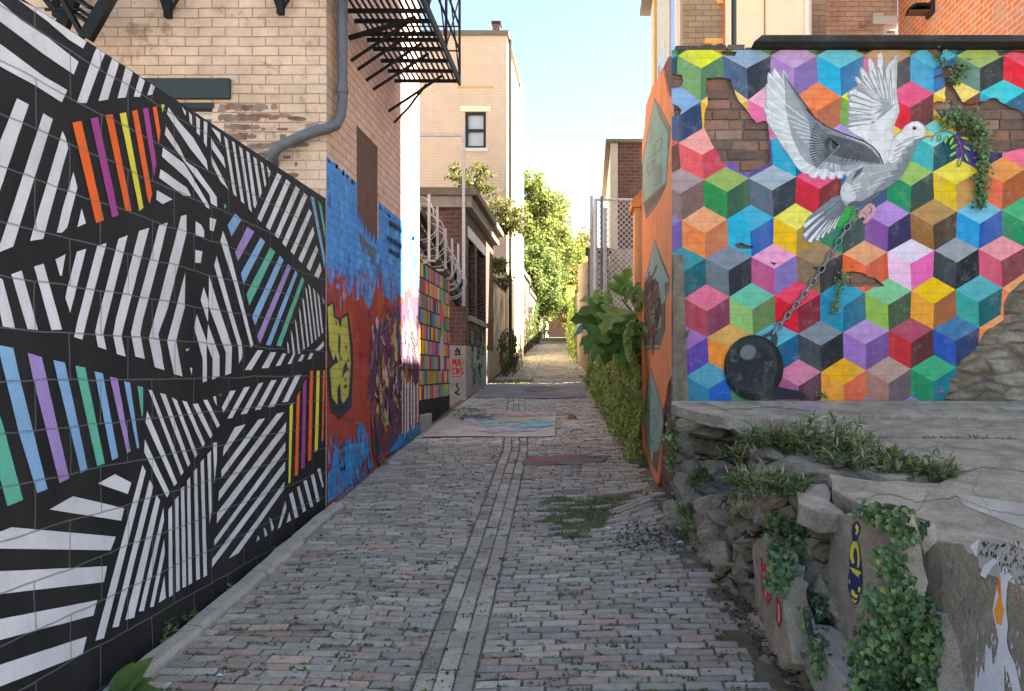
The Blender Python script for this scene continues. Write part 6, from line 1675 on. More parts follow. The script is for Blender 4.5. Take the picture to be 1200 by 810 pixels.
for i in range(NS + 1):
    s = Ltot * (i / NS)
    b = lerpv(Bv, s) + Vector((0, 0, -.12)); t = lerpv(Tv, s); nn = outward(s)
    H = (t - b).length
    for k in range(NH + 1):
        h = k / NH
        p = b.lerp(t, h)
        u = s / .30; v = h * H / .135
        w = noise.noise(Vector((s * 3, h * H * 3, 1.7)))
        ds, pts_ = noise.voronoi(Vector((u + .35 * w, v + .35 * w, 0.0)))
        edge = ds[1] - ds[0]
        key = (round(pts_[0].x * 50), round(pts_[0].y * 50))
        rr = random.Random(hash(key)); off = rr.uniform(-.045, .065); tilt = rr.uniform(-.05, .05)
        bul = .055 * min(1, edge / .45) ** .6 + off * min(1, edge / .2)
        bul += tilt * (u - pts_[0].x) * .8
        bul += .020 * noise.noise(Vector((p.x * 14, p.y * 14, p.z * 22))) + .010 * noise.noise(Vector((p.x * 35, p.y * 35, p.z * 60)))
        # project to the photo frame only to know where the hollow lies in plan (fixed metres)
        cs_, chh = .30, .60
        q = math.exp(-(((s - .36) / .24) ** 2 + ((h * H - .62) / .21) ** 2) ** 1.5)
        bul -= .42 * q
        p = p + nn * bul
        grid.append(p)
        c = cellcol.setdefault(key, pal(palst, .15))
        if edge < .07: c = (.06, .055, .045)
        gcol.append(c)
m = MB()
m.v = [tuple(p) for p in grid]
for i in range(NS):
    for k in range(NH):
        a = i * (NH + 1) + k
        m.f.append((a, a + 1, a + NH + 2, a + NH + 1)); m.c.append(gcol[a]); m.mi.append(0)
gridfaces = list(m.f)
m.build("rubble", MT['stone'], rw, smooth=False)
BV = BVHTree.FromPolygons([Vector(p) for p in m.v], gridfaces)
CAM = Vector((0, 0, EYE))
allv = [Vector(p) for p in m.v]; allf = list(gridfaces)
def ray(px, py): return Vector(((px - 690) / F, 1.0, (436 - py) / F)).normalized()
def hit(px, py, bv=None):
    r = (bv or BV).ray_cast(CAM, ray(px, py))
    return r[0], r[1]
def plane_panel(poly, off, th, tilt, mat, name, c=None, rag=.018):
    hs = [hit(x, y)[0] for x, y in poly]; hs = [h for h in hs if h is not None]
    cen = sum(hs, Vector((0, 0, 0))) / len(hs)
    # normal from the span of the panel
    a = min(hs, key=lambda v: v.y); b = max(hs, key=lambda v: v.y)
    t = (a - b); t.z = 0; t.normalize(); n = Vector((t.y, -t.x, tilt)).normalized()
    if n.x > 0: n = -n
    cen += n * off
    def pr(px, py, o=0.0):
        d = ray(px, py); k = ((cen + n * o) - CAM).dot(n) / d.dot(n); return CAM + d * k
    pts = []
    N = len(poly)
    for i in range(N):
        A, B = pr(*poly[i]), pr(*poly[(i + 1) % N])
        k = max(1, int((B - A).length / .05))
        for q in range(k):
            v = A.lerp(B, q / k)
            if q: v += Vector((0, uni(-rag, rag), uni(-rag, rag)))
            v -= n * (v - cen).dot(n)
            pts.append(v)
    m = MB(); m.col(c or (1, 1, 1))
    n_ = len(pts)
    back = [p - n * (th + uni(-.02, .02)) for p in pts]
    # rough front : inset ring
    m.raw(pts + back, [tuple(range(n_)), tuple(range(2 * n_ - 1, n_ - 1, -1))] + [(i, i + n_, (i + 1) % n_ + n_, (i + 1) % n_) for i in range(n_)])
    o = m.build(name, mat, rw, bevel=.004)
    allv.extend([Vector(p) for p in m.v]); k0 = len(allv) - len(m.v)
    allf.extend([tuple(i + k0 for i in f) for f in m.f])
    return o, pr
random.seed(23)
pA, fA = plane_panel([(974, 612), (984, 602), (1016, 598), (1046, 592), (1054, 640), (1056, 700), (1044, 752), (1028, 806), (1006, 780), (985, 748), (968, 715), (970, 660)], .05, .09, .12, MT['conc'], "concrete_panel")
pB, fB = plane_panel([(1078, 655), (1098, 634), (1128, 637), (1160, 658), (1200, 692), (1270, 745), (1330, 1000), (1120, 1000), (1104, 860), (1096, 760), (1102, 722), (1082, 692)], .05, .12, .10, MT['conc'], "concrete_panel")
pC, fC = plane_panel([(882, 636), (894, 628), (906, 648), (917, 690), (926, 752), (928, 778), (914, 782), (898, 744), (886, 705)], .07, .12, .10, MT['conc'], "concrete_panel")
pD, fD = plane_panel([(926, 736), (938, 730), (962, 760), (988, 794), (1004, 836), (992, 870), (966, 826), (944, 788)], .10, .16, .15, MT['conc_l'], "fallen_slab")
pE, fE = plane_panel([(1048, 602), (1074, 614), (1082, 645), (1080, 690), (1066, 702), (1057, 660)], .03, .1, .10, MT['conc'], "concrete_panel")
pF, fF = plane_panel([(990, 752), (1010, 786), (1030, 812), (1062, 880), (1070, 1000), (1000, 960), (985, 840), (978, 780)], .05, .15, .05, MT['conc'], "concrete_panel")
pG, fG = plane_panel([(1060, 690), (1092, 716), (1096, 760), (1102, 860), (1090, 980), (1060, 900), (1048, 800)], -.02, .12, .05, MT['conc'], "concrete_panel")
# rocks
def rock(mb, c, sx, sy, sz, seed, col, rz=0.0, tilt=0.0):
    bm = bmesh.new(); bmesh.ops.create_icosphere(bm, subdivisions=4, radius=1.0)
    M = Matrix.Translation(c) @ Matrix.Rotation(rz, 4, 'Z') @ Matrix.Rotation(tilt, 4, 'Y') @ Matrix.Diagonal((sx, sy, sz, 1))
    vs = []
    rr = random.Random(seed)
    planes = [(Vector((rr.uniform(-1, 1), rr.uniform(-1, 1), rr.uniform(-1, 1))).normalized(), rr.uniform(.5, .85)) for _ in range(11)]
    for v in bm.verts:
        p = v.co.copy()
        for n, d in planes:
            k = p.dot(n)
            if k > d: p -= n * (k - d) * .92
        p *= 1 + .10 * noise.noise(p * 2.2 + Vector((seed, 0, 0))) + .06 * noise.noise(p * 6 + Vector((0, seed, 0)))
        w = M @ p
        w += Vector((1, 1, 1)) * .006 * noise.noise(w * 40)
        vs.append(w)
    fs = [tuple(v.index for v in f.verts) for f in bm.faces]
    bm.free(); mb.raw(vs, fs, col)
rocks = [(832, 505, 58, 20, 0), (862, 496, 40, 12, 0), (890, 512, 44, 34, 1), (908, 545, 36, 30, 1), (801, 520, 24, 30, 0), (806, 548, 26, 26, 0), (799, 572, 20, 32, 0), (852, 560, 40, 18, 2), (836, 576, 46, 12, 2), (832, 598, 40, 28, 1),
         (848, 606, 40, 14, 0), (872, 578, 26, 30, 2), (838, 627, 42, 28, 1), (846, 652, 30, 26, 1), (862, 618, 16, 62, 0), (882, 590, 30, 30, 1), (901, 574, 36, 26, 1), (906, 608, 30, 26, 0), (926, 604, 30, 36, 1), (956, 596, 46, 26, 3), (948, 644, 46, 32, 3),
         (960, 700, 34, 44, 1), (938, 692, 28, 30, 0), (922, 664, 22, 30, 0), (878, 690, 24, 40, 0), (870, 660, 20, 40, 0), (900, 780, 26, 22, 0), (950, 730, 30, 26, 1), (1066, 622, 26, 14, 1), (1090, 640, 30, 14, 3), (1120, 655, 34, 16, 1), (1150, 672, 36, 16, 3), (1182, 690, 36, 16, 1), (1086, 720, 22, 30, 0), (818, 612, 24, 20, 0)]
tones = [(.27, .235, .185), (.36, .31, .24), (.20, .175, .14), (.43, .37, .285)]
rk = MB()
for i, (px, py, w, h, tn) in enumerate(rocks):
    p, n = hit(px, py)
    if p is None: continue
    d = p.y; s = d / F
    c = pal([tones[tn]], .15)
    rock(rk, p + ray(px, py) * (w * s * .12), w * s * .62, w * s * .55 + .02, h * s * .66, i * 3 + 1, c, uni(-.6, .6), uni(-.2, .2))
for (px, py, sx_, sz_) in [(922, 534, .20, .07), (948, 540, .24, .08), (905, 520, .16, .07), (940, 512, .25, .06), (965, 548, .16, .06), (985, 540, .22, .05), (925, 556, .14, .06), (955, 526, .24, .06)]:
    rock(rk, TP(px, py, -.07), sx_, sx_ * .8, sz_, px, pal([(.22, .19, .15)], .15), uni(0, 3))
allf.extend([tuple(i + len(allv) for i in f) for f in rk.f]); allv.extend([Vector(p) for p in rk.v])
rk.build("loose_rocks", MT['stone'], rw)
# painted marks on the panels
pm = MB()
def pp(fn, c, o, *polys):
    for q in polys: pm.face([fn(x, y, o) for x, y in q], c)
nav = sc(34, 52, 100); yl_ = sc(222, 208, 52)
Q = lambda p: (820 + p[0] / 5.4, 550 + p[1] / 5.4)
pp(fA, nav, .004, [Q(p) for p in [(992, 326), (1010, 345), (1014, 385), (1000, 425), (990, 450), (1008, 490), (1018, 560), (1022, 620), (1028, 700), (1024, 775), (1010, 800), (1004, 840), (985, 856), (965, 838), (950, 800), (936, 740), (938, 690), (948, 620), (944, 560), (950, 490), (966, 448), (960, 400), (964, 350)]])
pp(fA, yl_, .0046, [Q(p) for p in [(990, 345), (1004, 360), (1006, 392), (992, 420), (984, 408), (992, 380), (982, 372)]], [Q(p) for p in [(972, 455), (992, 458), (1006, 500), (1012, 570), (1008, 615), (996, 625), (1000, 560), (992, 500), (978, 500), (970, 545), (980, 590), (966, 600), (950, 560), (954, 490)]],
   [Q(p) for p in [(950, 618), (970, 625), (1000, 640), (1020, 650), (1016, 668), (1004, 664), (1008, 690), (986, 668), (966, 650)]], [Q(p) for p in [(945, 690), (952, 710), (948, 730), (942, 715)]], [Q(p) for p in [(1004, 744), (1018, 748), (1014, 780), (1000, 776)]],
   [Q(p) for p in [(960, 760), (976, 768), (986, 790), (1004, 798), (994, 818), (972, 808), (958, 790)]], [Q(p) for p in [(960, 812), (984, 832), (1000, 826), (984, 848), (966, 834)]])
rdp = sc(190, 44, 52)
Q2 = lambda p: (820 + p[0] / 5.4, 660 + p[1] / 5.4)
def lines(fn, pts, w, c, o): strokes(pm, lambda x, y: fn(x, y, o), pts, w, c)
lines(fC, [Q2(p) for p in [(388, -30), (396, 40), (392, 110), (400, 180), (432, 245), (448, 215), (440, 190)]], 2.4, rdp, .004)
lines(fC, [Q2(p) for p in [(412, 10), (418, 90), (414, 160), (430, 205)]], 1.8, rdp, .0044)
lines(fC, [Q2(p) for p in [(402, 60), (406, 150), (420, 215)]], .9, sc(220, 200, 200), .0048)
lines(fC, [Q2(p) for p in [(488, 215), (492, 280), (488, 350), (498, 400), (512, 360), (510, 300), (500, 250)]], 2.0, rdp, .004)
lines(fC, [Q2(p) for p in [(498, 260), (502, 310), (500, 370)]], 1.2, sc(225, 205, 205), .0046)
wpt = sc(206, 206, 212)
Q4 = lambda p: (1000 + p[0] / 3.52, 580 + p[1] / 3.52)
pp(fB, wpt, .004, [Q4(p) for p in [(590, 390), (604, 330), (620, 290), (660, 345), (668, 372), (640, 352), (632, 400), (630, 470), (638, 540), (632, 600), (640, 640), (668, 700), (690, 800), (700, 830), (660, 830), (640, 740), (622, 700), (624, 830), (490, 830), (500, 800), (506, 706), (514, 760), (528, 700), (540, 740), (546, 612), (562, 640), (570, 620), (574, 700), (586, 690), (598, 600), (588, 540), (574, 480), (580, 440)]])
pp(fB, sc(246, 150, 60), .0046, [Q4(p) for p in [(596, 345), (606, 330), (610, 400), (612, 440), (622, 470), (612, 540), (590, 530), (578, 480), (592, 440), (600, 410)]])
pp(fB, sc(240, 120, 40), .0050, [Q4(p) for p in [(598, 352), (606, 345), (606, 400), (602, 420), (592, 390)]])
pp(fB, wpt, .0042, [Q4(p) for p in [(522, 330), (540, 290), (580, 262), (612, 250), (600, 275), (572, 300), (545, 345)]], [Q4(p) for p in [(480, 212), (520, 180), (508, 260)]])
pp(fB, sc(168, 164, 160), .0036, [Q4(p) for p in [(508, 190), (540, 176), (600, 182), (650, 200), (704, 226), (704, 400), (690, 372), (640, 330), (610, 345), (560, 330), (520, 300), (512, 250)]])
for _ in range(170):
    x, y = uni(520, 705), uni(190, 390)
    if y > 240 + (x - 520) * .75: continue
    lines(fB, [Q4((x, y)), Q4((x + uni(-14, 14), y + uni(4, 22)))], uni(.5, 1.3), sc(44, 44, 46), .0044 + .00002 * _)
for _ in range(60):
    x, y = uni(500, 690), uni(560, 800)
    pp(fB, wpt, .0042, [Q4(p) for p in [(x, y), (x + uni(2, 7), y + uni(8, 30)), (x - uni(0, 5), y + uni(20, 60))]])
pm.build("painted_marks", MT['paint'], rw)

BV = BVHTree.FromPolygons(allv, allf)
# ------------------------------------------------------------------ foliage helpers
GR_IVY = [(.07, .15, .055), (.10, .19, .075), (.05, .11, .045), (.18, .28, .12), (.11, .20, .10), (.20, .27, .09), (.12, .22, .08)]
GR_WEED = [(.15, .25, .08), (.19, .29, .11), (.12, .20, .065), (.25, .32, .16), (.16, .25, .12), (.30, .24, .12)]
GR_YEL = [(.12, .17, .03), (.15, .19, .04), (.09, .14, .03), (.18, .19, .05)]
def rvec(): 
    return Vector((random.gauss(0, 1), random.gauss(0, 1), random.gauss(0, 1))).normalized()
def ivy_on(poly, n, size, name, label, cat="ivy", fn=None, cols=GR_IVY, out=.05, group=None, stems=6, mat='leaf_dark'):
    """leaves and stems creeping on the retaining wall, inside an outline seen on it"""
    xs = [p[0] for p in poly]; ys_ = [p[1] for p in poly]
    L_ = MB(); S_ = MB(); c0 = None; got = 0; tries = 0; P_ = []
    while got < n and tries < n * 12:
        tries += 1
        x, y = uni(min(xs), max(xs)), uni(min(ys_), max(ys_))
        if not inpoly(x, y, poly): continue
        if fn: p = fn(x, y)
        else: p = hit(x, y)[0]
        if p is None: continue
        nn = Vector((-.7, -.6, .35)).normalized()
        p = p + nn * (uni(.0, 1) ** 1.5 * out + .012)
        d = (Vector((uni(-.6, .6), uni(-.6, .6), -1 + uni(-.2, .7)))).normalized()
        nv = (nn + rvec() * .55 + Vector((0, 0, .35))).normalized()
        sz = size * uni(.55, 1.25)
        c = pal(cols, .25)
        ivyleaf(L_, p, d, nv, sz, c); got += 1
        P_.append(p)
        if c0 is None: c0 = p
    if not P_: return None
    t = thing(name, label, cat, P_[0], group)
    L_.build("leaves", MT[mat], t)
    P_.sort(key=lambda v: v.z)
    for k in range(stems):
        a = random.choice(P_); pts = [a.copy()]
        for q in range(5):
            near = [v for v in P_ if 0.01 < (v - pts[-1]).length < .16 and v.z > pts[-1].z]
            if not near: break
            pts.append(random.choice(near))
        if len(pts) > 1: S_.tube([v - nn * .015 for v in pts], .003, 4, (.1, .08, .05))
    if S_.v: S_.build("stems", MT['bark'], t)
    return t
def ivyleaf(mb, p, d, n, s, c):
    d = d.normalized(); sd_ = d.cross(n)
    if sd_.length < 1e-5: return
    sd_.normalize(); n = sd_.cross(d)
    f = .12 * s
    prof_ = [(0, 0), (.10, .30), (.02, .52), (.30, .42), (.52, .46), (.62, .24), (1.0, 0)]
    R_ = [p + d * (a * s) + sd_ * (b * s) + n * (f * (b * 2)) for a, b in prof_[1:-1]]
    L_ = [p + d * (a * s) - sd_ * (b * s) + n * (f * (b * 2)) for a, b in prof_[1:-1]]
    tip = p + d * s - n * (.15 * s)
    k = len(mb.v)
    vs = [p] + R_ + [tip] + L_[::-1]
    mid = p + d * (.5 * s)
    mb.v.extend([tuple(v) for v in R_ + [tip, p] + L_])
    m1 = len(R_)
    mb.f.append((k + m1 + 1, k, k + 1, k + 2, k + 3, k + 4, k + m1)); mb.c.append(c); mb.mi.append(0)
    kk = k + m1 + 2
    mb.f.append((k + m1 + 1, k + m1, kk + 4, kk + 3, kk + 2, kk + 1, kk)); mb.c.append(tuple(v * .93 for v in c)); mb.mi.append(0)
random.seed(41)
ivy_on([(1012, 585), (1045, 580), (1085, 600), (1098, 615), (1080, 635), (1066, 645), (1050, 625), (1014, 610)], 330, .027, "ivy_plant", "ivy hanging over the slab edge above the blue and yellow painted panel", out=.10)
ivy_on([(1048, 640), (1068, 650), (1078, 690), (1100, 700), (1108, 745), (1100, 800), (1090, 830), (1010, 830), (1012, 760), (1028, 720), (1040, 690)], 1500, .028, "ivy_plant", "largest ivy mass on the retaining wall, filling the gap between two concrete panels", out=.16)
ivy_on([(905, 600), (945, 610), (950, 660), (925, 700), (905, 690), (912, 650)], 330, .030, "ivy_plant", "dark ivy patch in the rubble just right of the red painted panel", out=.10)
ivy_on([(944, 690), (972, 700), (978, 760), (966, 800), (950, 760)], 150, .030, "ivy_plant", "thin ivy strand trailing down between rubble and fallen slab", out=.07)
ivy_on([(772, 498), (792, 492), (800, 515), (788, 560), (772, 560)], 260, .022, "creeper", "yellowish green creeper at the corner of orange plaster and rubble wall", cols=GR_YEL + GR_WEED, out=.06, fn=None)
ivy_on([(802, 560), (830, 548), (836, 562), (812, 580)], 130, .022, "creeper", "small creeper tuft on the ledge below the dark hollow", cols=GR_YEL + GR_WEED, out=.05)
ivy_on([(796, 596), (812, 590), (818, 624), (800, 626)], 150, .022, "creeper", "creeper at the foot of the rubble wall beside the bricks", cols=GR_WEED + GR_YEL, out=.05)
ivy_on([(858, 575), (880, 565), (885, 590), (870, 620), (852, 622)], 70, .024, "creeper", "sparse yellow green vine across the boulders below the weeds", cols=GR_YEL, out=.05)

# broad-leaved weeds on the terrace edge
def weed(c, r, h, n, name, label, cat="weed", cols=GR_WEED, spikes=0, group=None, ll=.07, lw=.022):
    t = thing(name, label, cat, c, group)
    L_ = MB(); S_ = MB(); K_ = L_
    for i in range(n):
        a = uni(0, 6.283); rr = r * math.sqrt(rnd())
        b = c + Vector((rr * math.cos(a), rr * math.sin(a) * .7, 0))
        b.z = c.z + .0
        lean = Vector((math.cos(a) * .5 * rr / r, math.sin(a) * .5 * rr / r, 1)) + rvec() * .35
        lean.normalize()
        hh_ = h * uni(.45, 1.05) * (1 - .4 * rr / r)
        top = b + lean * hh_
        S_.tube([b, b + lean * hh_ * .5 + rvec() * .01, top], [.003, .0025, .0015], 4, (.09, .11, .05))
        for q in range(int(hh_ / .022) + 2):
            f = uni(.15, 1)
            p = b.lerp(top, f)
            d = (rvec() + Vector((0, 0, .3)) + lean * .2); d.z = d.z * .5
            L_.leaf(p, d, Vector((0, 0, 1)) + rvec() * .5, ll * uni(.5, 1.2), lw * uni(.7, 1.3), pal(cols, .25), .2)
        if rnd() < spikes:
            e = top + (lean + rvec() * .5).normalized() * .05
            pts = [top.lerp(e, q / 4) for q in range(5)]
            K_.tube(pts, [.002, .005, .0055, .004, .001], 5, pal([(.42, .32, .28), (.5, .42, .36), (.38, .34, .26)], .15))
    L_.build("leaves", MT['leaf'], t); S_.build("stems", MT['leaf'], t)
    return t
random.seed(43)
def TZ(px, py, dz=-.03): return TP(px, py, dz)
weed(TZ(905, 520), .15, .20, 42, "weed", "weed clump with pink seed spikes highest on the broken ledge under the ball", spikes=.5)
weed(TZ(965, 522, -.05), .26, .28, 70, "weed", "tallest bushy weed with pale seed spikes at the middle of the terrace edge", spikes=.6)
weed(TZ(1010, 541, -.03), .22, .17, 64, "weed", "wide low weed in front of the second terrace joint", spikes=.5)
weed(TZ(1050, 551, -.03), .10, .13, 30, "weed", "medium weed at the terrace joint, left of the outermost clump", spikes=.2)
weed(TZ(1085, 556, -.03), .13, .17, 44, "weed", "outermost right weed clump growing from the terrace crack", spikes=.25)
def WH_(px, py, out=.05):
    p, n = hit(px, py); return p + Vector((-.04, -.03, .0)) if p is not None else TZ(px, py)
weed(WH_(900, 570), .16, .13, 40, "weed", "spreading weed draped over the rubble left of the small broken slab", spikes=.3)
weed(WH_(925, 580), .12, .12, 32, "weed", "dark weed spilling under the small broken slab", spikes=.1, cols=GR_IVY)
weed(WH_(870, 540), .10, .12, 26, "weed", "thin weed beside the dark hollow in the rubble", spikes=.3)
m = MB()
for i in range(60):
    x = uni(1075, 1190); p = TP(x, 513.5 + .6 * math.sin(x), -.01)
    m.leaf(p, rvec() + Vector((0, 0, .5)), Vector((0, 0, 1)), uni(.02, .045), .018, pal(GR_WEED, .3))
o = m.build("crack_weeds", MT['leaf']); props(o, kind="stuff"); 
# vines on the mural
def mural_vine(pts, w, n, size, label, cols=GR_IVY, depth=.10):
    L_ = MB(); S_ = MB()
    P_ = [R(x, y, .02) for x, y in pts]
    t = thing("ivy_vine", label, "ivy", P_[0])
    S_.tube(P_, .006, 5, (.1, .08, .05)); S_.build("stem", MT['bark'], t)
    segs = [(P_[i], P_[i + 1]) for i in range(len(P_) - 1)]
    for i in range(n):
        a, b = random.choice(segs); f = rnd(); p = a.lerp(b, f)
        k = 1 - .55 * ((segs.index((a, b)) + f) / len(segs))
        p += Vector((random.gauss(0, w * k * .5), -abs(random.gauss(0, depth * k * .5)), random.gauss(0, w * k * .45)))
        p.y = min(p.y, 5.685)
        d = Vector((uni(-.7, .7), uni(-.5, .1), -1 + uni(0, .8)))
        ivyleaf(L_, p, d, Vector((uni(-.4, .4), -1, uni(0, .9))).normalized(), size * uni(.6, 1.2), pal(cols, .3))
    L_.build("leaves", MT['leaf_dark'], t)
random.seed(47)
mural_vine([(1104, 138), (1115, 141), (1130, 143), (1142, 152), (1147, 170), (1148, 190), (1147, 210), (1146, 228), (1146, 243)], .085, 620, .030, "dense hanging ivy vine on the mural between the olive sprig and bare bricks", depth=.12)
mural_vine([(1120, 76), (1124, 84), (1117, 92), (1113, 98)], .07, 110, .026, "small ivy tuft near the top of the mural above the hanging vine")
mural_vine([(1096, 64), (1100, 72), (1101, 78)], .04, 36, .022, "tiny ivy sprig just under the dark coping")
mural_vine([(988, 320), (982, 330), (979, 348), (975, 368)], .045, 90, .024, "thin ivy sprig dangling from a small hole near the chain")
mural_vine([(955, 462), (962, 461), (966, 464)], .03, 24, .02, "tiny weed at the mural foot right of the black ball")
mural_vine([(806, 388), (803, 396), (800, 404)], .02, 12, .02, "few leaves beside the upright wooden board")
# small green sprig in the brick patch of the orange wall
L_ = MB(); t = thing("creeper", "small green sprig growing from bare bricks in the orange plaster", "creeper", O(770, 376, .02))
for i in range(46):
    p = O(770 + random.gauss(0, 1.6), 376 + random.gauss(0, 6), uni(.01, .06)); ivyleaf(L_, p, rvec() + Vector((0, 0, -.5)), Vector((-.8, -.5, .4)), .028, pal(GR_WEED, .3))
L_.build("leaves", MT['leaf_dark'], t)
# ------------------------------------------------------------------ ivy on the alley wall, big-leaved sapling
random.seed(53)
def curtain(name, label, dfun, d0, d1, z0f, z1, n, size, thick, cols, tt=None, ragb=.25):
    L_ = MB(); t = thing(name, label, "ivy", (dfun(d0), d0, prof(d0)))
    for i in range(n):
        d = d0 + (d1 - d0) * rnd() ** 1.25
        zb = z0f(d) + ragb * max(0, noise.noise(Vector((d * 1.7, 0, 4)))) + .05
        z = uni(zb, z1(d) + .28 * noise.noise(Vector((d * 2.2, 3, 1))))
        bulge = thick * (.55 + .8 * noise.noise(Vector((d * 1.4, z * 1.1, 7)))) + thick * .6 * noise.noise(Vector((d * 4, z * 3, 2)))
        x = dfun(d) - abs(bulge) - uni(0, .07)
        nv = Vector((-1, -.5, .5)) + rvec() * .6
        sz = size * uni(.6, 1.3) * (1 + .02 * (d - d0))
        L_.leaf(Vector((x, d, z)), Vector((uni(-.5, .2), uni(-.6, .6), -1 + uni(0, .6))), nv.normalized(), sz, sz * .75, pal(cols, .28), .15)
    # top and front edge
    L_.build("leaves", MT['leaf'], t)
    m = MB()
    for i in range(14):
        d = uni(d0, d1); x = dfun(d) - .03
        m.tube([(x, d, z0f(d)), (x - .05, d + uni(-.2, .2), (z0f(d) + z1(d)) / 2), (x - .03, d + uni(-.3, .3), z1(d))], .008, 5)
    m.build("stems", MT['bark'], t)
    return t
G_C = [(.13, .20, .05), (.17, .24, .06), (.10, .15, .04), (.22, .26, .08)]
IVC = [(.30, .42, .09), (.22, .34, .07), (.38, .48, .13), (.15, .25, .06), (.44, .48, .15)]
curtain("ivy_curtain", "long curtain of yellow green ivy covering the low wall left of the orange plaster", ivx, 7.75, 16.6, lambda d: zg(.4, d), lambda d: 2.32 + .02 * (d - 8), 15000, .045, .20, IVC)
curtain("ivy_curtain", "distant yellow green ivy on the right wall beyond the brick pillar", lambda d: -.35 - .02 * (d - 23), 23, 34, lambda d: prof(d), lambda d: 4.4 + .08 * (d - 23), 2600, .11, .25, IVC)
curtain("ivy_curtain", "dark green bush like ivy at the foot of the left wall past the louvred building", lambda d: LX + .42, 17.6, 20.6, lambda d: prof(d), lambda d: 2.75, 1500, .07, .3, GR_IVY, ragb=.1)
curtain("ivy_curtain", "sunlit creeper covering the brick and white walls far along the left side", lambda d: LX + .12, 24.5, 33, lambda d: prof(d), lambda d: 3.9 + .05 * (d - 24) + .8 * noise.noise(Vector((d * .8, 5, 5))), 3600, .11, .25, G_C, ragb=.6)
curtain("ivy_curtain", "overgrown greenery along the last garden wall on the left", lambda d: LX - .25, 34, 47, lambda d: prof(d), lambda d: 5.2 + .05 * (d - 34), 2600, .16, .5, G_C)
# shrub along left wall further
# sapling with large lobed leaves
sp0 = P(744, 380, 8.75)
st = thing("sapling", "sapling with very large lobed green leaves leaning out above the ivy", "plant", sp0)
m = MB()
m.tube([P(756, 395, 8.85), P(748, 378, 8.7), P(738, 362, 8.6), P(728, 350, 8.55)], [.022, .018, .012, .006], 7)
m.tube([P(748, 380, 8.7), P(730, 384, 8.5), P(712, 392, 8.4)], [.014, .010, .005], 6)
m.tube([P(746, 378, 8.7), P(744, 358, 8.6), P(742, 346, 8.6)], [.012, .009, .005], 6)
m.build("branches", MT['bark'], st)
def bigleaf(p, d, n, s, c, name="leaf", half=None):
    mb = MB()
    d = d.normalized(); sd_ = d.cross(n); sd_.normalize(); n = sd_.cross(d)
    half = half or [(0, .0), (-.06, .14), (.02, .36), (.14, .46), (.22, .40), (.26, .22), (.34, .20), (.44, .40), (.54, .42), (.58, .30), (.60, .15), (.70, .16), (.80, .22), (.88, .12), (1.0, 0)]
    NM = len(half)
    sgn_cols = [c, tuple(v * .9 for v in c)]
    def pt(a, b):
        droop = -.28 * a * a * s; cup = .18 * abs(b) * s; rip = .035 * s * math.sin(a * 16) * min(1, abs(b) * 4)
        return p + d * (a * s) + sd_ * (b * s) + n * (droop + cup + rip)
    for sg in (1, -1):
        for i in range(NM - 1):
            (a0, b0), (a1, b1) = half[i], half[i + 1]
            for q in range(3):
                f0, f1 = q / 3, (q + 1) / 3
                quad = [pt(a0, sg * b0 * f0), pt(a0, sg * b0 * f1), pt(a1, sg * b1 * f1), pt(a1, sg * b1 * f0)]
                k = .92 if q == 0 else 1.0
                mb.face(quad, tuple(v * k for v in sgn_cols[0 if sg > 0 else 1]))
    mb.tube([pt(0, 0) - n * .003, pt(.5, 0) - n * .003, pt(.95, 0) - n * .003], [.005, .003, .001], 4, (.14, .2, .06))
    return mb.build(name, MT['leaf'], st, smooth=True)
GB = [(.13, .27, .05), (.17, .31, .065), (.09, .19, .04), (.24, .36, .09)]
bl = [(722, 340, 8.55, (.3, -.2, .9), .30), (716, 352, 8.45, (-.9, -.2, .1), .34), (712, 362, 8.4, (-1, -.3, -.1), .34), (728, 345, 8.5, (.1, -.5, 1), .30), (733, 352, 8.4, (.5, -.5, .6), .28), (724, 362, 8.3, (-.6, -.7, -.4), .40), (735, 368, 8.35, (-.2, -.6, -1), .42),
      (718, 376, 8.25, (-.8, -.4, -.7), .46), (728, 382, 8.3, (-.1, -.5, -1), .48), (712, 384, 8.3, (-1, -.2, -.4), .36), (740, 382, 8.5, (.1, -.5, -1), .36), (704, 374, 8.4, (-1, -.2, .0), .34), (742, 356, 8.6, (.5, -.4, .5), .28), (748, 358, 8.7, (.6, -.4, -.2), .22), (722, 392, 8.3, (-.5, -.4, -1), .34), (736, 396, 8.4, (.1, -.3, -1), .34), (708, 396, 8.35, (-.7, -.2, -.8), .30), (746, 345, 8.7, (.2, -.3, 1), .14)]
random.seed(59)
for (px, py, d, dr, s) in bl:
    bigleaf(P(px, py, d), Vector(dr) + rvec() * .2, Vector((-.45, -.75, .55)) + rvec() * .3, s, pal(GB, .2))

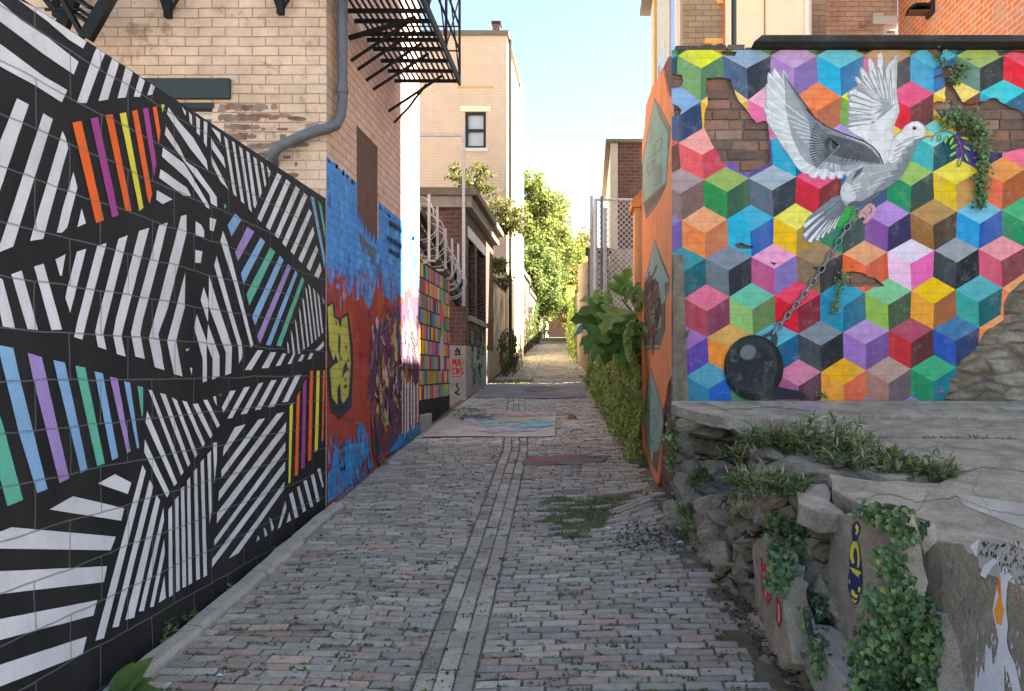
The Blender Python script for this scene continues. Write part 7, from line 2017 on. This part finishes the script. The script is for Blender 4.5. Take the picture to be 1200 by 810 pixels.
# ------------------------------------------------------------------ trees
def tree(name, label, base, h, crown, n, leaf, cols, trunk_r=.16, limbs=7, group=None, density=1.0, cat="tree"):
    """crown: list of (centre, radius xyz) clumps"""
    t = thing(name, label, cat, base, group)
    m = MB()
    top = base + Vector((uni(-.3, .3), uni(-.3, .3), h * .55))
    m.tube([base - Vector((0, 0, .3)), base + Vector((uni(-.05, .05), 0, h * .2)), base + Vector((uni(-.1, .1), 0, h * .38)), top], [trunk_r * 1.15, trunk_r, trunk_r * .8, trunk_r * .5], 9)
    for (c, r) in crown:
        s = base + Vector((0, 0, h * uni(.25, .5)))
        mid = s.lerp(c, .55) + rvec() * .25
        m.tube([s, mid, c], [trunk_r * .45, trunk_r * .28, trunk_r * .08], 6)
        for k in range(4):
            e = c + Vector((r[0] * uni(-.8, .8), r[1] * uni(-.8, .8), r[2] * uni(-.6, .9)))
            m.tube([mid.lerp(c, uni(.2, .9)), c.lerp(e, .5) + rvec() * .1, e], [trunk_r * .16, trunk_r * .09, .008], 5)
    m.build("trunk", MT['bark'], t)
    L_ = MB()
    vol = [r[0] * r[1] * r[2] for c, r in crown]; tot = sum(vol)
    for (c, r), v in zip(crown, vol):
        # small twigs clusters inside each clump
        nc = max(6, int(26 * density * (v / tot) * len(crown)))
        sub = []
        for _ in range(nc):
            q = rvec() * uni(.35, 1.0)
            sub.append(c + Vector((q.x * r[0], q.y * r[1], q.z * r[2])))
        for i in range(int(n * v / tot)):
            s = random.choice(sub)
            p = s + Vector((random.gauss(0, r[0] * .17), random.gauss(0, r[1] * .17), random.gauss(0, r[2] * .14)))
            L_.leaf(p, rvec() + Vector((0, 0, -.4)), (rvec() + Vector((0, 0, .8))).normalized(), leaf * uni(.6, 1.25), leaf * .55, pal(cols, .25), .15)
    L_.build("crown", MT['leaf'], t)
    return t
random.seed(61)
G1 = [(.20, .25, .055), (.15, .20, .05), (.25, .29, .08), (.32, .33, .10)]
G2 = [(.13, .21, .055), (.16, .24, .07), (.10, .16, .045)]
GY = [(.28, .26, .06), (.22, .22, .05), (.34, .27, .07), (.17, .17, .045)]
def clumps(spec): return [(P(px, py, d), (rx * d / F, ry_, rz * d / F)) for px, py, d, rx, ry_, rz in spec]
b = Vector((-2.6, 37.2, prof(37)))
tree("street_tree", "tall leafy tree rising behind the left houses at the end of the alley", b, 10, clumps([(622, 225, 37, 20, 1.3, 26), (640, 245, 38, 26, 1.5, 26), (612, 258, 36.5, 22, 1.3, 22), (652, 275, 37, 24, 1.5, 24), (630, 285, 36, 26, 1.5, 22), (668, 300, 38, 18, 1.4, 22), (604, 290, 37, 16, 1.2, 24)]), 17000, .20, G1, .2)
b = Vector((-2.5, 32.4, prof(32)))
tree("street_tree", "bright green tree lower down against the whitewashed wall", b, 6, clumps([(625, 330, 32, 20, 1.0, 22), (642, 345, 32.5, 22, 1.1, 22), (624, 360, 32, 16, 1.0, 16), (650, 322, 33, 18, 1.0, 20), (614, 345, 32.5, 10, .8, 20), (612, 312, 31.8, 18, .9, 20), (606, 336, 31.8, 12, .8, 14), (628, 300, 32, 18, .9, 16)]), 15000, .17, G2 + G1[2:], .12)
b = Vector((-.2, 47, prof(47)))
tree("street_tree", "yellowing tree over the right side of the far alley", b, 8, clumps([(668, 320, 46, 20, 1.8, 26), (682, 300, 47, 18, 1.8, 26), (662, 352, 46, 18, 1.8, 20), (680, 345, 45, 16, 1.8, 24), (690, 285, 48, 14, 1.6, 20), (672, 374, 46, 14, 1.4, 14), (660, 372, 47, 10, 1.2, 10), (664, 296, 47, 18, 1.6, 20), (676, 330, 46, 18, 1.6, 22)]), 9500, .21, GY, .14)
b = Vector((-3.4, 52, prof(52)))
tree("street_tree", "farthest small tree beyond the garden wall on the left", b, 7, clumps([(630, 374, 50, 14, 1.6, 14), (648, 362, 52, 16, 1.8, 16), (640, 340, 53, 18, 1.8, 18), (655, 340, 54, 16, 1.8, 18), (644, 320, 53, 18, 1.8, 16)]), 6000, .22, G2 + GY, .16)
b = Vector((-4.2, 18.6, prof(18)))
tree("yard_tree", "sparse yellow green tree leaning over the louvred building toward the cream house", b, 6.5, clumps([(560, 222, 18.5, 24, .6, 10), (592, 246, 18, 20, .7, 12), (606, 262, 18, 18, .7, 12), (584, 268, 18, 18, .6, 8), (586, 310, 18, 12, .5, 12), (540, 205, 19, 18, .5, 9), (596, 330, 18, 10, .4, 8), (565, 200, 18.5, 14, .5, 8)]), 3400, .10, [(.14, .15, .03), (.10, .11, .03), (.2, .18, .05), (.08, .09, .025)], .09, density=1.3)

# ------------------------------------------------------------------ small growth on the road
random.seed(67)
m = MB()
def tuft(mb, x, y, n, h, cols=GR_WEED, spread=.03):
    z = zg(x, y) - .01
    for _ in range(n):
        p = Vector((x + random.gauss(0, spread), y + random.gauss(0, spread), z))
        d = Vector((uni(-.7, .7), uni(-.7, .7), 1))
        mb.leaf(p, d, rvec(), h * uni(.5, 1.2), h * .22, pal(cols, .3), .1)
def moss(mb, x, y):
    for _ in range(10):
        p = Vector((x + random.gauss(0, .018), y + random.gauss(0, .006), zg(x, y) - .004))
        mb.leaf(p, Vector((uni(-1, 1), uni(-.5, .5), uni(.1, .5))), Vector((0, 0, 1)), uni(.008, .02), .012, pal([(.13, .15, .045), (.16, .18, .06), (.09, .11, .035)], .3), .1)
for i in range(3000):
    y = 3.0 + 11 * rnd() ** 1.5; x = uni(ledge(y) + .2, redge(y) - .1)
    if inpoly(x, y, SLAB1): continue
    moss(m, x, y)
for i in range(50):
    y = 3.1 + 12 * rnd(); x = uni(ledge(y) + .3, redge(y) - .1)
    if inpoly(x, y, SLAB1): continue
    tuft(m, x, y, 7, .03)
props(m.build("moss_joints", MT['leaf']), kind="stuff")
m = MB()
for i in range(1300):
    px, py = uni(632, 752), uni(575, 632); d = ground_hit(px, py); x = (px - 690) * d / F
    if not inpoly(x, d, GRASS): continue
    k = noise.noise(Vector((x * 4, d * 4, 2)))
    if k < -.22: continue
    tuft(m, x, d, 6, .028, spread=.035)
for i in range(60):
    px, py = uni(520, 560), uni(478, 492)
    d = ground_hit(px, py); x = (px - 690) * d / F; tuft(m, x, d, 8, .05, spread=.05)
for i in range(160):
    px, py = uni(575, 625), uni(446, 450); d = ground_hit(px, py); tuft(m, (px - 690) * d / F, d, 6, .05, GR_YEL, .06)
for i in range(240):
    d = 17 + 20 * rnd(); sgn = rnd()
    x = redge(d) - abs(random.gauss(0, .25)) if sgn < .6 else ledge(d) + abs(random.gauss(0, .15)) + .1
    tuft(m, x, d, 6, .06, GR_YEL + GR_WEED, .07)
props(m.build("grass_patch", MT['leaf']), kind="stuff")
# weeds along the curb and foot of the left wall
for i, (px, py, r, h, n, lab) in enumerate([(188, 752, .07, .13, 20, "curb weed nearest the camera, in front of the lowest white stripes"), (213, 730, .06, .12, 16, "second curb weed up from the camera along the striped wall"), (262, 692, .06, .08, 14, "low curb weed halfway along the striped wall"), (330, 646, .05, .05, 10, "tiny curb weed below the yellow and orange stripes"),
                                          (473, 518, .12, .16, 14, "grassy weed at the foot of the graffiti wall"), (446, 545, .10, .10, 12, "low weed beside the painted blue wall base"), (388, 585, .05, .06, 8, "small weed at the end of the curb")]):
    d = ground_hit(px, py); x = (px - 690) * d / F
    weed(Vector((x, d, zg(x, d) - .01)), r, h, n, "weed", lab, ll=.06, lw=.016)
# broad dock leaves in the lower left corner
d0 = 3.32; dock = Vector((-2.02, 3.28, zg(-2, 3.3)))
st = thing("dock_plant", "broad green dock leaves at the foot of the striped wall in the lower left corner", "plant", dock)
for (dr, s, c) in [((.3, .15, .55), .20, (.13, .22, .06)), ((.75, -.1, .25), .20, (.09, .17, .05)), ((.2, -.5, .4), .18, (.10, .18, .05)), ((.6, .5, .5), .15, (.12, .2, .06)), ((.05, .4, .7), .16, (.10, .18, .05))]:
    bigleaf(dock + Vector((0, 0, .02)), Vector(dr), Vector((.1, -.4, .9)), s, c, 'leaf', [(0, 0), (.06, .12), (.2, .24), (.4, .30), (.6, .27), (.8, .16), (.93, .06), (1, 0)])
# litter
random.seed(71)
def litter(name, lab, px, py, s, c, cat="litter", flat=.4, rot=0):
    d = ground_hit(px, py); x = (px - 690) * d / F
    m = MB(); m.col(c); k = s * d / F
    b = Vector((x, d, zg(x, d) + .004))
    n = 9; top = []; low = []
    ang = [2 * math.pi * i / n for i in range(n)]
    for a in ang:
        r = k * uni(.6, 1.1); low.append(b + Vector((r * math.cos(a), r * math.sin(a) * .7, uni(0, .004))))
        r *= uni(.4, .75); top.append(b + Vector((r * math.cos(a), r * math.sin(a) * .7, k * flat * uni(.6, 1.2))))
    m.raw(low + top, [tuple(range(n, 2 * n))] + [(i, (i + 1) % n, (i + 1) % n + n, i + n) for i in range(n)])
    o = m.build(name, MT['paint'], loc=b); props(o, lab, cat); return o
litter("paper_scrap", "flat white paper scrap on the bricks below the grass patch", 712, 620, 6, (.7, .72, .74), flat=.08)
litter("plastic_bag", "crumpled dark plastic bag at the foot of the orange plaster", 781, 599, 7, (.05, .055, .065), flat=.6)
litter("crushed_can", "crumpled silver wrapper near the rubble wall foot", 797, 638, 5.5, (.45, .47, .5), flat=.5)
litter("plastic_bag", "small flattened dark bag beside the silver wrapper", 798, 643, 7, (.07, .075, .085), flat=.3)
litter("brick_piece", "orange brown lump lying on the bricks beyond the painted slab", 671, 491, 6, (.33, .17, .07), cat="brick", flat=.9)
litter("paper_scrap", "small white scrap beside the curb by the striped wall", 269, 710, 4, (.62, .63, .65), flat=.1)
litter("paper_scrap", "thin white wrapper among the bricks in the left foreground", 258, 793, 5, (.65, .66, .68), flat=.1)
litter("leaf_scrap", "single yellow leaf lying in the grass patch", 667, 593, 2, (.5, .36, .04), flat=.3)
m = MB()
for i in range(900):
    t = rnd()
    if t < .5: px, py = random.gauss(770, 26), random.gauss(632, 8)
    elif t < .86: px, py = 850 + 90 * rnd() + uni(-20, 10), 0; py = 690 + (px - 850) * 1.15 + uni(-25, 30)
    else: px, py = uni(200, 850), uni(560, 800)
    d = ground_hit(px, py); x = (px - 690) * d / F
    if d < 1.2 or x > redge(d) + .10 or x < LX + .15: continue
    s = uni(.004, .014); b = Vector((x, d, zg(x, d) + .003))
    c = pal([(.04, .035, .03), (.12, .1, .08), (.3, .28, .26), (.22, .14, .09), (.05, .045, .04)], .3)
    m.hexa([b + Vector((-s, -s * .6, 0)), b + Vector((s, -s * .5, 0)), b + Vector((s * .8, s * .6, 0)), b + Vector((-s * .7, s * .6, 0))], [b + Vector((-s * .6, -s * .4, s * .7)), b + Vector((s * .6, -s * .3, s * .5)), b + Vector((s * .5, s * .4, s * .8)), b + Vector((-s * .5, s * .3, s * .5))], c)
props(m.build("debris", MT['paint']), kind="stuff")
